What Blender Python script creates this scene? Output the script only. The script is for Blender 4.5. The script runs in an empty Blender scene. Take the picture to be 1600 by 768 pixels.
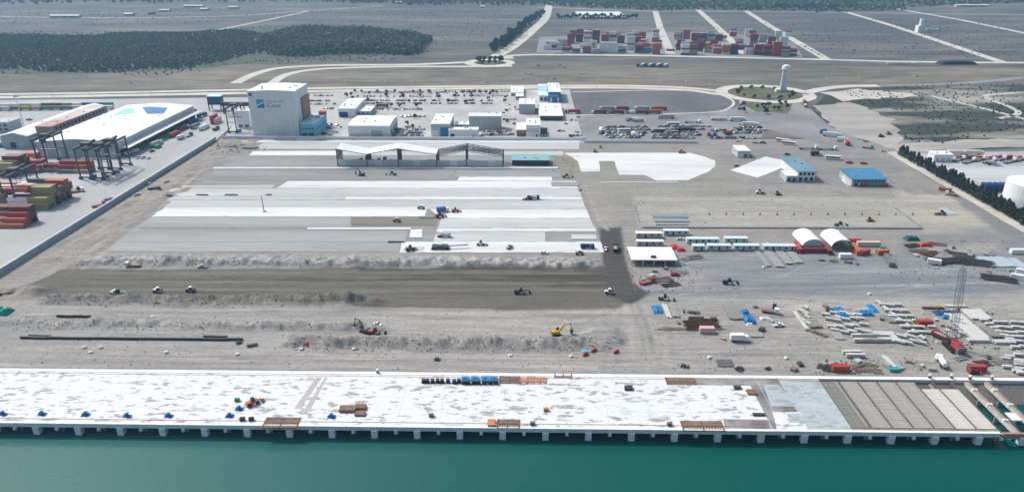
import bpy, math, random
import numpy as np
from mathutils import Vector, Matrix, noise as mnoise

R = math.radians
rnd = random.Random(7)
sc = bpy.context.scene
col = sc.collection

# ------------------------------------------------------------------ camera
CAM_H, FPX, PITCH, YAW = 150.0, 1089.0, math.atan((384 + 82) / 1089.0), R(0.97)
cd = bpy.data.cameras.new('camera')
cam = bpy.data.objects.new('camera', cd)
col.objects.link(cam)
cam.location = (0, 0, CAM_H)
cam.rotation_euler = (math.pi / 2 - PITCH, 0, YAW)
cd.sensor_fit = 'HORIZONTAL'
cd.sensor_width = 36.0
cd.lens = 36.0 * FPX / 1600.0
cd.clip_start, cd.clip_end = 1.0, 30000.0
sc.camera = cam

# ------------------------------------------------------------------ sky, sun, exposure
SUN_EL, SUN_AZ = R(49), R(-56)          # azimuth clockwise from +Y
w = bpy.data.worlds.new('World')
sc.world = w
w.use_nodes = True
nt = w.node_tree
bg = nt.nodes['Background']
sky = nt.nodes.new('ShaderNodeTexSky')
sky.sky_type = 'NISHITA'
sky.sun_disc = False
sky.sun_elevation = SUN_EL
sky.sun_rotation = SUN_AZ
sky.air_density = 1.0
sky.dust_density = 5.0
sky.ozone_density = 1.0
nt.links.new(sky.outputs[0], bg.inputs[0])
bg.inputs[1].default_value = 0.15
sd = bpy.data.lights.new('sun', 'SUN')
sd.energy = 3.1
sd.angle = R(1.0)
sd.color = (1.0, 0.965, 0.915)
sun = bpy.data.objects.new('sun', sd)
col.objects.link(sun)
sun.rotation_euler = (math.pi / 2 - SUN_EL, 0, math.pi - SUN_AZ)
sun.location = (-300, 400, 500)
sc.view_settings.view_transform = 'Standard'
sc.view_settings.look = 'None'
sc.view_settings.gamma = 1.0
sc.view_settings.exposure = -0.02
sc.render.engine = 'CYCLES'
sc.cycles.use_denoising = True
sc.cycles.max_bounces = 6
sc.cycles.diffuse_bounces = 3
sc.cycles.glossy_bounces = 2
sc.cycles.transmission_bounces = 2
sc.cycles.volume_bounces = 0
sc.cycles.caustics_reflective = False
sc.cycles.caustics_refractive = False

# ------------------------------------------------------------------ helpers
_f = Vector((-math.sin(YAW) * math.cos(PITCH), math.cos(YAW) * math.cos(PITCH), -math.sin(PITCH)))
_r = Vector((math.cos(YAW), math.sin(YAW), 0))
_u = _r.cross(_f)


def G(px, py, z=0.0):
    """ground position (metres) of a point surveyed in the 1600 x 768 photograph"""
    d = _f + _r * ((px - 800) / FPX) - _u * ((py - 384) / FPX)
    t = (z - CAM_H) / d.z
    return Vector((d.x * t, d.y * t, z))


MATS = {}
KIDS = {}


def mat(name, c, rough=0.8, var=0.12, scale=0.4, metal=0.0, stretch=(1, 1, 1), c2=None, big=None, bump=0.0,
        lo=0.38, hi=0.62, spec=0.3, detail=5):
    """procedural paint / concrete / soil: base colour c, fine noise of amplitude var, optional second colour c2
    in patches of size 1/big"""
    if name in MATS:
        return MATS[name]
    m = bpy.data.materials.new(name)
    m.use_nodes = True
    t = m.node_tree
    b = t.nodes['Principled BSDF']
    b.inputs['Roughness'].default_value = rough
    b.inputs['Metallic'].default_value = metal
    b.inputs['Specular IOR Level'].default_value = spec
    tc = t.nodes.new('ShaderNodeTexCoord')
    mp = t.nodes.new('ShaderNodeMapping')
    mp.inputs['Scale'].default_value = stretch
    t.links.new(tc.outputs['Object'], mp.inputs[0])
    n = t.nodes.new('ShaderNodeTexNoise')
    n.inputs['Scale'].default_value = scale
    n.inputs['Detail'].default_value = detail
    n.inputs['Roughness'].default_value = 0.62
    t.links.new(mp.outputs[0], n.inputs['Vector'])
    base = None
    if c2 is not None:
        n2 = t.nodes.new('ShaderNodeTexNoise')
        n2.inputs['Scale'].default_value = big or scale * 0.1
        n2.inputs['Detail'].default_value = 7
        n2.inputs['Roughness'].default_value = 0.6
        t.links.new(mp.outputs[0], n2.inputs['Vector'])
        rp = t.nodes.new('ShaderNodeValToRGB')
        rp.color_ramp.elements[0].position = lo
        rp.color_ramp.elements[1].position = hi
        rp.color_ramp.elements[0].color = (*c, 1)
        rp.color_ramp.elements[1].color = (*c2, 1)
        t.links.new(n2.outputs[0], rp.inputs[0])
        base = rp.outputs[0]
    mx = t.nodes.new('ShaderNodeMix')
    mx.data_type = 'RGBA'
    mx.blend_type = 'MULTIPLY'
    mx.inputs[0].default_value = 1.0
    mr = t.nodes.new('ShaderNodeMapRange')
    mr.inputs[1].default_value = 0.25
    mr.inputs[2].default_value = 0.75
    mr.inputs[3].default_value = 1 - var
    mr.inputs[4].default_value = 1 + var
    t.links.new(n.outputs[0], mr.inputs[0])
    if base is None:
        mx.inputs[6].default_value = (*c, 1)
    else:
        t.links.new(base, mx.inputs[6])
    t.links.new(mr.outputs[0], mx.inputs[7])
    t.links.new(mx.outputs[2], b.inputs['Base Color'])
    if bump:
        bn = t.nodes.new('ShaderNodeBump')
        bn.inputs['Strength'].default_value = 1.0
        bn.inputs['Distance'].default_value = bump
        t.links.new(n.outputs[0], bn.inputs['Height'])
        t.links.new(bn.outputs[0], b.inputs['Normal'])
    MATS[name] = m
    return m


class MB:
    """collects boxes, prisms and tubes; build() links them as one mesh object"""

    def __init__(self):
        self.v, self.f, self.m = [], [], []
        self.X = None

    def add(self, vs, fs, mi=0):
        o = len(self.v)
        if self.X is not None:
            vs = [self.X @ Vector(p) for p in vs]
        self.v.extend([tuple(p) for p in vs])
        self.f.extend([tuple(i + o for i in q) for q in fs])
        self.m.extend([mi] * len(fs))
        return self

    def box(self, x0, x1, y0, y1, z0, z1, mi=0, tx=0.0, ty=0.0, dx=0.0):
        """box with optional inset tx, ty and shift dx of its top"""
        vs = [(x0, y0, z0), (x1, y0, z0), (x1, y1, z0), (x0, y1, z0),
              (x0 + tx + dx, y0 + ty, z1), (x1 - tx + dx, y0 + ty, z1), (x1 - tx + dx, y1 - ty, z1), (x0 + tx + dx, y1 - ty, z1)]
        return self.add(vs, [(3, 2, 1, 0), (4, 5, 6, 7), (0, 1, 5, 4), (1, 2, 6, 5), (2, 3, 7, 6), (3, 0, 4, 7)], mi)

    def prism(self, poly, z0, z1, mi=0):
        n = len(poly)
        a = sum(poly[i][0] * poly[(i + 1) % n][1] - poly[(i + 1) % n][0] * poly[i][1] for i in range(n))
        if a < 0:
            poly = poly[::-1]
        vs = [(p[0], p[1], z0) for p in poly] + [(p[0], p[1], z1) for p in poly]
        fs = [tuple(range(n, 2 * n)), tuple(reversed(range(n)))] + [(i, (i + 1) % n, n + (i + 1) % n, n + i) for i in range(n)]
        return self.add(vs, fs, mi)

    def extr(self, prof, y0, y1, mi=0):
        """profile in x-z extruded along y"""
        n = len(prof)
        a = sum(prof[i][0] * prof[(i + 1) % n][1] - prof[(i + 1) % n][0] * prof[i][1] for i in range(n))
        if a < 0:
            prof = prof[::-1]
        vs = [(p[0], y0, p[1]) for p in prof] + [(p[0], y1, p[1]) for p in prof]
        fs = [tuple(range(n)), tuple(reversed(range(n, 2 * n)))] + [(i, n + i, n + (i + 1) % n, (i + 1) % n) for i in range(n)]
        return self.add(vs, fs, mi)

    def tube(self, p0, p1, r0, r1=None, n=8, mi=0, cap=True):
        r1 = r0 if r1 is None else r1
        p0, p1 = Vector(p0), Vector(p1)
        d = (p1 - p0).normalized()
        a = d.cross(Vector((0, 0, 1)) if abs(d.z) < 0.9 else Vector((1, 0, 0))).normalized()
        b = d.cross(a)
        vs = []
        for p, r in ((p0, r0), (p1, r1)):
            for i in range(n):
                t = 2 * math.pi * (i + .5) / n
                vs.append(p + a * (math.cos(t) * r) + b * (math.sin(t) * r))
        fs = [(i, (i + 1) % n, n + (i + 1) % n, n + i) for i in range(n)]
        if cap:
            fs += [tuple(reversed(range(n))), tuple(range(n, 2 * n))]
        return self.add(vs, fs, mi)

    def bar(self, p0, p1, w, h=None, mi=0):
        """square bar between two points"""
        return self.tube(p0, p1, w * .7071, w * .7071, 4, mi)

    def mesh(self, name, mats):
        me = bpy.data.meshes.new(name)
        me.from_pydata(self.v, [], self.f)
        for m in (mats if isinstance(mats, (list, tuple)) else [mats]):
            me.materials.append(m)
        if any(self.m):
            me.polygons.foreach_set('material_index', self.m)
        return me

    def build(self, name, mats, parent=None, loc=(0, 0, 0), rz=0.0):
        o = bpy.data.objects.new(name, self.mesh(name, mats))
        col.objects.link(o)
        o.location = loc
        o.rotation_euler = (0, 0, rz)
        if parent is not None:
            o.parent = parent
            KIDS.setdefault(parent.name, []).append(o)
        return o


def tag(o, label=None, cat=None, group=None, kind=None):
    if label:
        o['label'] = label
    if cat:
        o['category'] = cat
    if group:
        o['group'] = group
    if kind:
        o['kind'] = kind
    return o


def thing(name, label, cat, loc=(0, 0, 0), rz=0.0, group=None):
    o = bpy.data.objects.new(name, None)
    col.objects.link(o)
    o.empty_display_size = 1
    o.location = loc
    o.rotation_euler = (0, 0, rz)
    return tag(o, label, cat, group)


def link_child(name, me, parent):
    o = bpy.data.objects.new(name, me)
    col.objects.link(o)
    o.parent = parent
    KIDS.setdefault(parent.name, []).append(o)
    return o




def copy_tree(o, parent=None):
    c = o.copy()
    col.objects.link(c)
    c.parent = parent
    for ch in KIDS.get(o.name) or []:
        copy_tree(ch, c)
    return c


PROTO = {}


def spawn(builder, key, loc, rz, label, cat, group=None, sc_=None):
    """first call builds the thing at its spot, later calls copy it with its parts"""
    k = (builder.__name__, key)
    if k not in PROTO:
        root = builder(*(key if isinstance(key, tuple) else (key,)))
        PROTO[k] = root

    else:
        root = copy_tree(PROTO[k])
        for p in ('label', 'group', 'category'):
            if p in root:
                del root[p]
    root.location = loc
    root.rotation_euler = (0, 0, rz)
    if sc_:
        root.scale = sc_ if isinstance(sc_, tuple) else (sc_, sc_, sc_)
    return tag(root, label, cat, group)


def sheet(name, poly, z, m, jag=0.0, px=True, step=12.0):
    """flat sheet on the ground; outline given as survey points; jag roughens the edge (metres)"""
    pts = [G(*p) if px else Vector((p[0], p[1], 0)) for p in poly]
    if jag:
        out = []
        for i, a in enumerate(pts):
            b = pts[(i + 1) % len(pts)]
            k = max(1, int((b - a).length / step))
            for j in range(k):
                q = a.lerp(b, j / k)
                v = Vector((q.x * .11, q.y * .11, 3.1 * z))
                q = q + Vector((mnoise.noise(v), mnoise.noise(v + Vector((31, 7, 0))), 0)) * jag
                out.append(q)
        pts = out
    bm_ = MB()
    n = len(pts)
    a = sum(pts[i].x * pts[(i + 1) % n].y - pts[(i + 1) % n].x * pts[i].y for i in range(n))
    if a < 0:
        pts.reverse()
    bm_.add([(p.x, p.y, z) for p in pts], [tuple(range(n))])
    o = bm_.build(name, m)
    return tag(o, kind='structure')


def slab(name, poly, z, m, z0=-0.2, px=True):
    pts = [G(*p) if px else Vector((p[0], p[1], 0)) for p in poly]
    out = []
    g_ = random.Random(int(abs(pts[0].x * 13 + pts[0].y)))
    for i, a in enumerate(pts):          # pour edges wander a little
        b = pts[(i + 1) % len(pts)]
        k = max(1, int((b - a).length / 4.0))
        nn = Vector((-(b - a).y, (b - a).x, 0)).normalized()
        amp = .32 if 'slab' in name or 'pad' in name else .06
        out.append(a)
        for j in range(1, k):
            out.append(a.lerp(b, j / k) + nn * g_.uniform(-amp, amp) * (1.6 if g_.random() < .12 else .7))
    pts = out
    o = MB().prism([(p.x, p.y) for p in pts], z0, z).build(name, m)
    return tag(o, kind='structure')


def strip_pts(pts, width):
    L, Rr = [], []
    for i, p in enumerate(pts):
        a = pts[max(0, i - 1)]
        b = pts[min(len(pts) - 1, i + 1)]
        d = (b - a)
        d.z = 0
        d.normalize()
        nn = Vector((-d.y, d.x, 0))
        L.append(p + nn * width / 2)
        Rr.append(p - nn * width / 2)
    return L, Rr


def smooth_line(pts, k=6):
    """Catmull-Rom through the points"""
    out = []
    n = len(pts)
    for i in range(n - 1):
        p0, p1, p2, p3 = pts[max(0, i - 1)], pts[i], pts[i + 1], pts[min(n - 1, i + 2)]
        for j in range(k):
            t = j / k
            out.append(0.5 * ((2 * p1) + (p2 - p0) * t + (2 * p0 - 5 * p1 + 4 * p2 - p3) * t * t + (3 * p1 - p0 - 3 * p2 + p3) * t ** 3))
    out.append(pts[-1])
    return out


def road(name, line, width, z, m, smooth=True, kerb=None):
    pts = [G(*p) for p in line]
    if smooth and len(pts) > 2:
        pts = smooth_line(pts)
    L, Q = strip_pts(pts, width)
    b = MB()
    n = len(pts)
    b.add([(p.x, p.y, z) for p in L] + [(p.x, p.y, z) for p in Q],
          [(i + 1, i, n + i, n + i + 1) for i in range(n - 1)])
    o = tag(b.build(name, m), kind='structure')
    if kerb:
        for s in (-1, 1):
            A, B = strip_pts(pts, width + s * .0 + 0.4), None
            A = strip_pts(pts, width)[0 if s > 0 else 1]
            A2 = strip_pts(pts, width + 0.5)[0 if s > 0 else 1]
            k = MB()
            vs = []
            for p, q in zip(A, A2):
                vs += [(p.x, p.y, 0), (p.x, p.y, z + .13), (q.x, q.y, z + .13), (q.x, q.y, 0)]
            fs = []
            for i in range(n - 1):
                for j in range(3):
                    fs.append((4 * i + j, 4 * i + j + 1, 4 * i + 5 + j, 4 * i + 4 + j))
            k.add(vs, fs)
            k.build('kerb', kerb, o)
    return o


def fbm(x, y, z=0.0, o=4):
    return mnoise.fractal(Vector((x, y, z)), 1.0, 2.0, o)

# ------------------------------------------------------------------ ground materials
M_field = mat('dry_field', (.086, .088, .086), 0.95, .6, .03, c2=(.180, .165, .140), big=.006, stretch=(.35, 1.6, 1), lo=.42, hi=.68)
M_soil = mat('site_soil', (.300, .288, .268), 0.95, .14, .35, c2=(.395, .385, .365), big=.035, stretch=(.25, 1, 1), bump=.15)
M_soil_pale = mat('pale_sand', (.42, .41, .365), 0.95, .12, .3, c2=(.34, .33, .30), big=.05, stretch=(.4, 1, 1), bump=.1)
M_soil_lower = mat('lower_soil', (.34, .33, .31), 0.95, .11, .5, c2=(.27, .265, .25), big=.045, stretch=(.16, 1, 1), bump=.12)
M_darkfill = mat('dark_fill', (.150, .140, .118), 0.9, .14, .5, c2=(.195, .184, .158), big=.04, stretch=(.10, 1, 1), bump=.06)
M_wet = mat('wet_fill', (.088, .086, .080), 0.85, .16, .4, c2=(.13, .127, .118), big=.06, stretch=(.6, .6, 1), bump=.06)
M_yard = mat('gravel_yard', (.375, .372, .350), 0.95, .12, .35, c2=(.30, .298, .285), big=.03, stretch=(.35, 1, 1), bump=.08)
M_yardroad = mat('compacted_road', (.27, .285, .30), 0.9, .12, .3, c2=(.35, .355, .35), big=.03, stretch=(.18, 1, 1))
M_conc = mat('white_concrete', (.66, .685, .685), 0.8, .12, .5, c2=(.48, .505, .505), big=.05, lo=.45, hi=.75, stretch=(.10, 1, 1))
M_conc2 = mat('pale_concrete', (.50, .53, .53), 0.85, .14, .5, c2=(.40, .425, .425), big=.05, stretch=(.09, 1, 1))
M_conc3 = mat('grey_concrete', (.315, .335, .335), 0.85, .15, .5, c2=(.25, .265, .265), big=.05, stretch=(.08, 1, 1))
M_conc4 = mat('rough_concrete', (.215, .22, .22), 0.9, .2, .6, c2=(.28, .285, .285), big=.06, stretch=(.2, 1, 1))
M_yardconc = mat('terminal_paving', (.43, .44, .445), 0.85, .1, .3, c2=(.35, .36, .365), big=.03, stretch=(1, .4, 1))
M_road = mat('pale_road', (.60, .585, .52), 0.85, .1, .1, c2=(.50, .49, .44), big=.02)
M_asph = mat('asphalt', (.105, .11, .118), 0.9, .15, .15, c2=(.15, .15, .158), big=.02)
M_asph2 = mat('worn_asphalt', (.20, .203, .205), 0.9, .18, .2, c2=(.27, .272, .272), big=.02)
M_lot = mat('lot_asphalt', (.37, .37, .365), 0.9, .2, .25, c2=(.47, .47, .46), big=.03)
M_grass = mat('verge_grass', (.075, .095, .045), 0.95, .25, .12, c2=(.145, .14, .085), big=.03)
M_scrub = mat('scrub', (.042, .050, .040), 0.95, .35, .08, c2=(.34, .33, .29), big=.011, stretch=(.45, 1.7, 1), lo=.50, hi=.64)
M_sand = mat('pale_dune_sand', (.55, .545, .50), 0.95, .1, .1, c2=(.40, .39, .35), big=.02)
M_kerb = mat('kerb_concrete', (.55, .55, .52), 0.85, .05)

# ------------------------------------------------------------------ the ground, water
QY, QF = 225.2, 192.8           # landward and seaward edges of the wharf
b = MB()
b.add([(-6000, QY, 0), (6000, QY, 0), (6000, 9000, 0), (-6000, 9000, 0)], [(0, 1, 2, 3)])
tag(b.build('ground', M_field), kind='structure')

def water_material():
    m = bpy.data.materials.new('harbour_water')
    m.use_nodes = True
    t = m.node_tree
    p = t.nodes['Principled BSDF']
    p.inputs['Roughness'].default_value = 0.16
    p.inputs['IOR'].default_value = 1.33
    p.inputs['Specular IOR Level'].default_value = .3
    tc = t.nodes.new('ShaderNodeTexCoord')
    mp = t.nodes.new('ShaderNodeMapping')
    mp.inputs['Scale'].default_value = (.55, 1.0, 1)
    t.links.new(tc.outputs['Object'], mp.inputs[0])
    n = t.nodes.new('ShaderNodeTexNoise')
    n.inputs['Scale'].default_value = .0085
    n.inputs['Detail'].default_value = 4
    t.links.new(mp.outputs[0], n.inputs[0])
    # base colour runs from paler teal at the left to dark teal along the quay
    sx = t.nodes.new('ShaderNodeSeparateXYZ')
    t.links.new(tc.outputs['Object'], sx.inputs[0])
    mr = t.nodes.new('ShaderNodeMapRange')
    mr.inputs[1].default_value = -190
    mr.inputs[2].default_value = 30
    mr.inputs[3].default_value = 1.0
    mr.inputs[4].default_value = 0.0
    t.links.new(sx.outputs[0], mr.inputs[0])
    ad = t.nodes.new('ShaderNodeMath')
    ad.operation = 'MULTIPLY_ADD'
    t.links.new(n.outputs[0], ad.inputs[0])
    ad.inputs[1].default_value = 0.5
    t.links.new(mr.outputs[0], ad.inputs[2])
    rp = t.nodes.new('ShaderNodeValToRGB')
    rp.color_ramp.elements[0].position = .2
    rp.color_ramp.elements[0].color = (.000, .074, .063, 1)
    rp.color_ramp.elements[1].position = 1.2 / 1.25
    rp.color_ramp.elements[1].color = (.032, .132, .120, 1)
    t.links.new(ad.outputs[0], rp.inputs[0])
    t.links.new(rp.outputs[0], p.inputs['Base Color'])
    w1 = t.nodes.new('ShaderNodeTexNoise')
    w1.inputs['Scale'].default_value = .9
    w1.inputs['Detail'].default_value = 5
    t.links.new(mp.outputs[0], w1.inputs[0])
    bu = t.nodes.new('ShaderNodeBump')
    bu.inputs['Distance'].default_value = .13
    bu.inputs['Strength'].default_value = .6
    t.links.new(w1.outputs[0], bu.inputs['Height'])
    t.links.new(bu.outputs[0], p.inputs['Normal'])
    return m

WZ = -4.3
b = MB()
b.add([(-6000, -3000, WZ), (6000, -3000, WZ), (6000, QY + 3, WZ), (-6000, QY + 3, WZ)], [(0, 1, 2, 3)])
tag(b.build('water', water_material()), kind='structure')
# rock revetment under the wharf, from the land edge down into the water
M_rock = mat('revetment_rock', (.16, .155, .145), .95, .3, 1.2, bump=.3)
b = MB()
b.add([(-6000, QY, -.02), (6000, QY, -.02), (6000, QY - 13, -6), (-6000, QY - 13, -6)], [(3, 2, 1, 0)])
tag(b.build('revetment', M_rock), kind='structure')

# ------------------------------------------------------------------ earth of the site
def vnoise(x, y, seed=0):
    xi, yi = np.floor(x).astype(np.int64), np.floor(y).astype(np.int64)
    fx, fy = x - xi, y - yi
    fx, fy = fx * fx * (3 - 2 * fx), fy * fy * (3 - 2 * fy)

    def h(i, j):
        k = (i * 374761393 + j * 668265263 + seed * 144269) & 0xffffffff
        k = ((k ^ (k >> 13)) * 1274126177) & 0xffffffff
        return ((k ^ (k >> 16)) & 0xffff) / 65535.0
    return (h(xi, yi) * (1 - fx) + h(xi + 1, yi) * fx) * (1 - fy) + (h(xi, yi + 1) * (1 - fx) + h(xi + 1, yi + 1) * fx) * fy - .5


def vfbm(x, y, seed=0, o=4):
    r, a, q = 0, 1.0, 1.0
    for i in range(o):
        r = r + a * vnoise(x * q, y * q, seed + i)
        a *= .5
        q *= 2.03
    return r


def sdist(X, Y, poly):
    """signed distance to a polygon (positive inside)"""
    d = np.full(X.shape, 1e9)
    ins = np.zeros(X.shape, bool)
    n = len(poly)
    for i in range(n):
        ax, ay = poly[i]
        bx, by = poly[(i + 1) % n]
        ex, ey = bx - ax, by - ay
        t = np.clip(((X - ax) * ex + (Y - ay) * ey) / (ex * ex + ey * ey + 1e-9), 0, 1)
        d = np.minimum(d, np.hypot(X - ax - t * ex, Y - ay - t * ey))
        c = ((ay > Y) != (by > Y)) & (X < (bx - ax) * (Y - ay) / (by - ay + 1e-12) + ax)
        ins ^= c
    return np.where(ins, d, -d)


def ldist(X, Y, line):
    d = np.full(X.shape, 1e9)
    for (ax, ay), (bx, by) in zip(line[:-1], line[1:]):
        ex, ey = bx - ax, by - ay
        t = np.clip(((X - ax) * ex + (Y - ay) * ey) / (ex * ex + ey * ey + 1e-9), 0, 1)
        d = np.minimum(d, np.hypot(X - ax - t * ex, Y - ay - t * ey))
    return d


def W(pts):
    return [(G(*p).x, G(*p).y) for p in pts]


def sstep(a, b_, v):
    t = np.clip((v - a) / (b_ - a), 0, 1)
    return t * t * (3 - 2 * t)


TER = {}


def ground_z(x, y):
    i = min(max(int(np.searchsorted(TER['x'], x)), 0), len(TER['x']) - 1)
    j = min(max(int(np.searchsorted(TER['y'], y)), 0), len(TER['y']) - 1)
    return float(TER['z'][j, i])


def site_terrain():
    xs = np.concatenate([np.arange(-258.6, 60, 1.15), np.arange(60, 345, 1.3)])
    ys = np.concatenate([np.arange(QY + .01, 345, .9), np.arange(345, 585, 1.7)])
    X, Y = np.meshgrid(xs, ys)
    wx = vfbm(X * .06, Y * .06, 5) * 6
    wy = vfbm(X * .06, Y * .06, 25) * 6
    C = np.zeros(X.shape + (3,))
    C[:] = (.315, .303, .285)

    def patch(pts, c, soft=2.5, warp=1.0, a=1.0):
        s = sdist(X + wx * warp, Y + wy * warp, W(pts))
        k = sstep(-soft, soft, s)[..., None] * a
        C[:] = C * (1 - k) + np.array(c) * k

    def stroke(pts, c, width, a=1.0, soft=.7, warp=.15):
        d = ldist(X + wx * warp, Y + wy * warp, W(pts))
        k = (1 - sstep(width / 2 - soft, width / 2 + soft, d))[..., None] * a
        k = k * (.55 + .9 * np.clip(vfbm(X * .15, Y * .3, 61)[..., None] + .5, 0, 1))
        k = np.clip(k, 0, 1)
        C[:] = C * (1 - k) + np.array(c) * k
    patch([(-120, 500), (20, 470), (560, 482), (960, 486), (990, 470), (1020, 585), (-150, 578)], (.345, .335, .318), 4)
    patch([(0, 490), (300, 486), (620, 490), (560, 515), (0, 520)], (.325, .33, .315), 4, 1.5, .8)
    patch([(120, 505), (600, 500), (640, 530), (300, 545), (60, 535)], (.37, .365, .345), 5, 2, .7)
    patch([(1005, 455), (1300, 448), (1760, 440), (1760, 592), (1022, 586), (985, 470)], (.355, .348, .325), 4)
    patch([(1020, 500), (1180, 505), (1290, 520), (1300, 580), (1040, 582)], (.325, .318, .305), 6, 2, .8)
    patch([(1180, 470), (1300, 462), (1480, 460), (1600, 478), (1400, 480), (1260, 505)], (.42, .405, .365), 6, 1.5, .8)
    patch([(1000, 462), (1060, 398), (1400, 395), (1690, 392), (1720, 440), (1500, 470), (1200, 464)], (.255, .275, .292), 5, 1.2)
    patch([(1400, 370), (1530, 362), (1690, 395), (1400, 405)], (.255, .262, .268), 4, 1.5)
    patch([(1140, 440), (1420, 432), (1700, 425), (1700, 452), (1380, 456), (1160, 455)], (.205, .228, .252), 5, 1.5, .8)
    patch([(1430, 385), (1560, 380), (1560, 392), (1430, 396)], (.40, .39, .36), 4, 1.5, .7)
    patch([(1010, 420), (1100, 415), (1120, 440), (1030, 455)], (.35, .335, .32), 4, 1.5, .7)
    patch([(985, 306), (1400, 308), (1445, 358), (1000, 356)], (.405, .395, .352), 2, .6)
    patch([(1100, 318), (1390, 318), (1405, 334), (1100, 334)], (.365, .36, .335), 2, .6, .8)
    patch([(1400, 300), (1480, 305), (1560, 352), (1450, 364), (1405, 330)], (.415, .40, .355), 4)
    patch([(1430, 265), (1475, 272), (1690, 400), (1560, 366)], (.24, .245, .25), 3)
    patch([(935, 284), (1180, 286), (1400, 296), (1390, 308), (990, 306), (968, 352), (940, 350)], (.32, .31, .285), 4, 1)
    patch([(1120, 240), (1330, 225), (1420, 262), (1400, 292), (1200, 290)], (.27, .27, .268), 5, 1.5, .9)
    patch([(90, 432), (160, 395), (290, 290), (345, 228), (325, 232), (255, 280), (50, 425)], (.335, .31, .28), 3)
    patch([(860, 245), (905, 250), (900, 285), (868, 262)], (.30, .285, .235), 3)
    patch([(20, 452), (110, 421), (560, 418), (944, 418), (962, 420), (985, 470), (960, 482), (800, 484), (560, 478), (300, 468), (45, 464)], (.158, .149, .128), 1.2, .3)  # band of darker brown fill, darkest towards the haul road
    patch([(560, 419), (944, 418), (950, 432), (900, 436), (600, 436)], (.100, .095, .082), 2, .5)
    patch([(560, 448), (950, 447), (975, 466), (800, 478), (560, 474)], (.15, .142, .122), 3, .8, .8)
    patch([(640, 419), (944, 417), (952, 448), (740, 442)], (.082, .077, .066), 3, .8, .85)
    patch([(936, 355), (970, 354), (976, 400), (988, 440), (1014, 458), (985, 476), (946, 458), (942, 420)], (.088, .086, .082), 1.2, .25)
    patch([(903, 286), (938, 284), (968, 354), (940, 357)], (.34, .325, .29), 2, .6)
    patch([(955, 488), (1000, 468), (1022, 556), (975, 562)], (.37, .36, .34), 2, .7)
    patch([(600, 490), (960, 488), (930, 512), (600, 512)], (.40, .40, .38), 3, .6, .8)
    patch([(890, 505), (965, 500), (975, 540), (900, 545)], (.30, .305, .29), 2, .5)
    patch([(-80, 430), (60, 450), (40, 480), (-80, 500)], (.33, .315, .29), 4, 1)
    # graded lanes, windrows and wheel tracks
    tq = random.Random(8)
    for i in range(46):
        yy = tq.uniform(420, 466)
        xa_ = tq.uniform(60, 700) if yy > 425 else tq.uniform(150, 700)
        kk = tq.choice([.72, .82, 1.18, 1.3])
        stroke([(xa_, yy), (xa_ + tq.uniform(120, 420), yy + tq.uniform(-.6, .6))], tuple(q * kk for q in (.15, .142, .122)), tq.uniform(.7, 1.5), .7, .4, .04)
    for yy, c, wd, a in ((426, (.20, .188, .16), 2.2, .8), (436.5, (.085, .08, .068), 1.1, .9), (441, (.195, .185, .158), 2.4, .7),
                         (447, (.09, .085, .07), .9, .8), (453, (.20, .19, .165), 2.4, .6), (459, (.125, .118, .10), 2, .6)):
        stroke([(140 if yy < 445 else 100, yy), (500, yy), (946, yy + .5)], c, wd, a, .5, .04)
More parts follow.
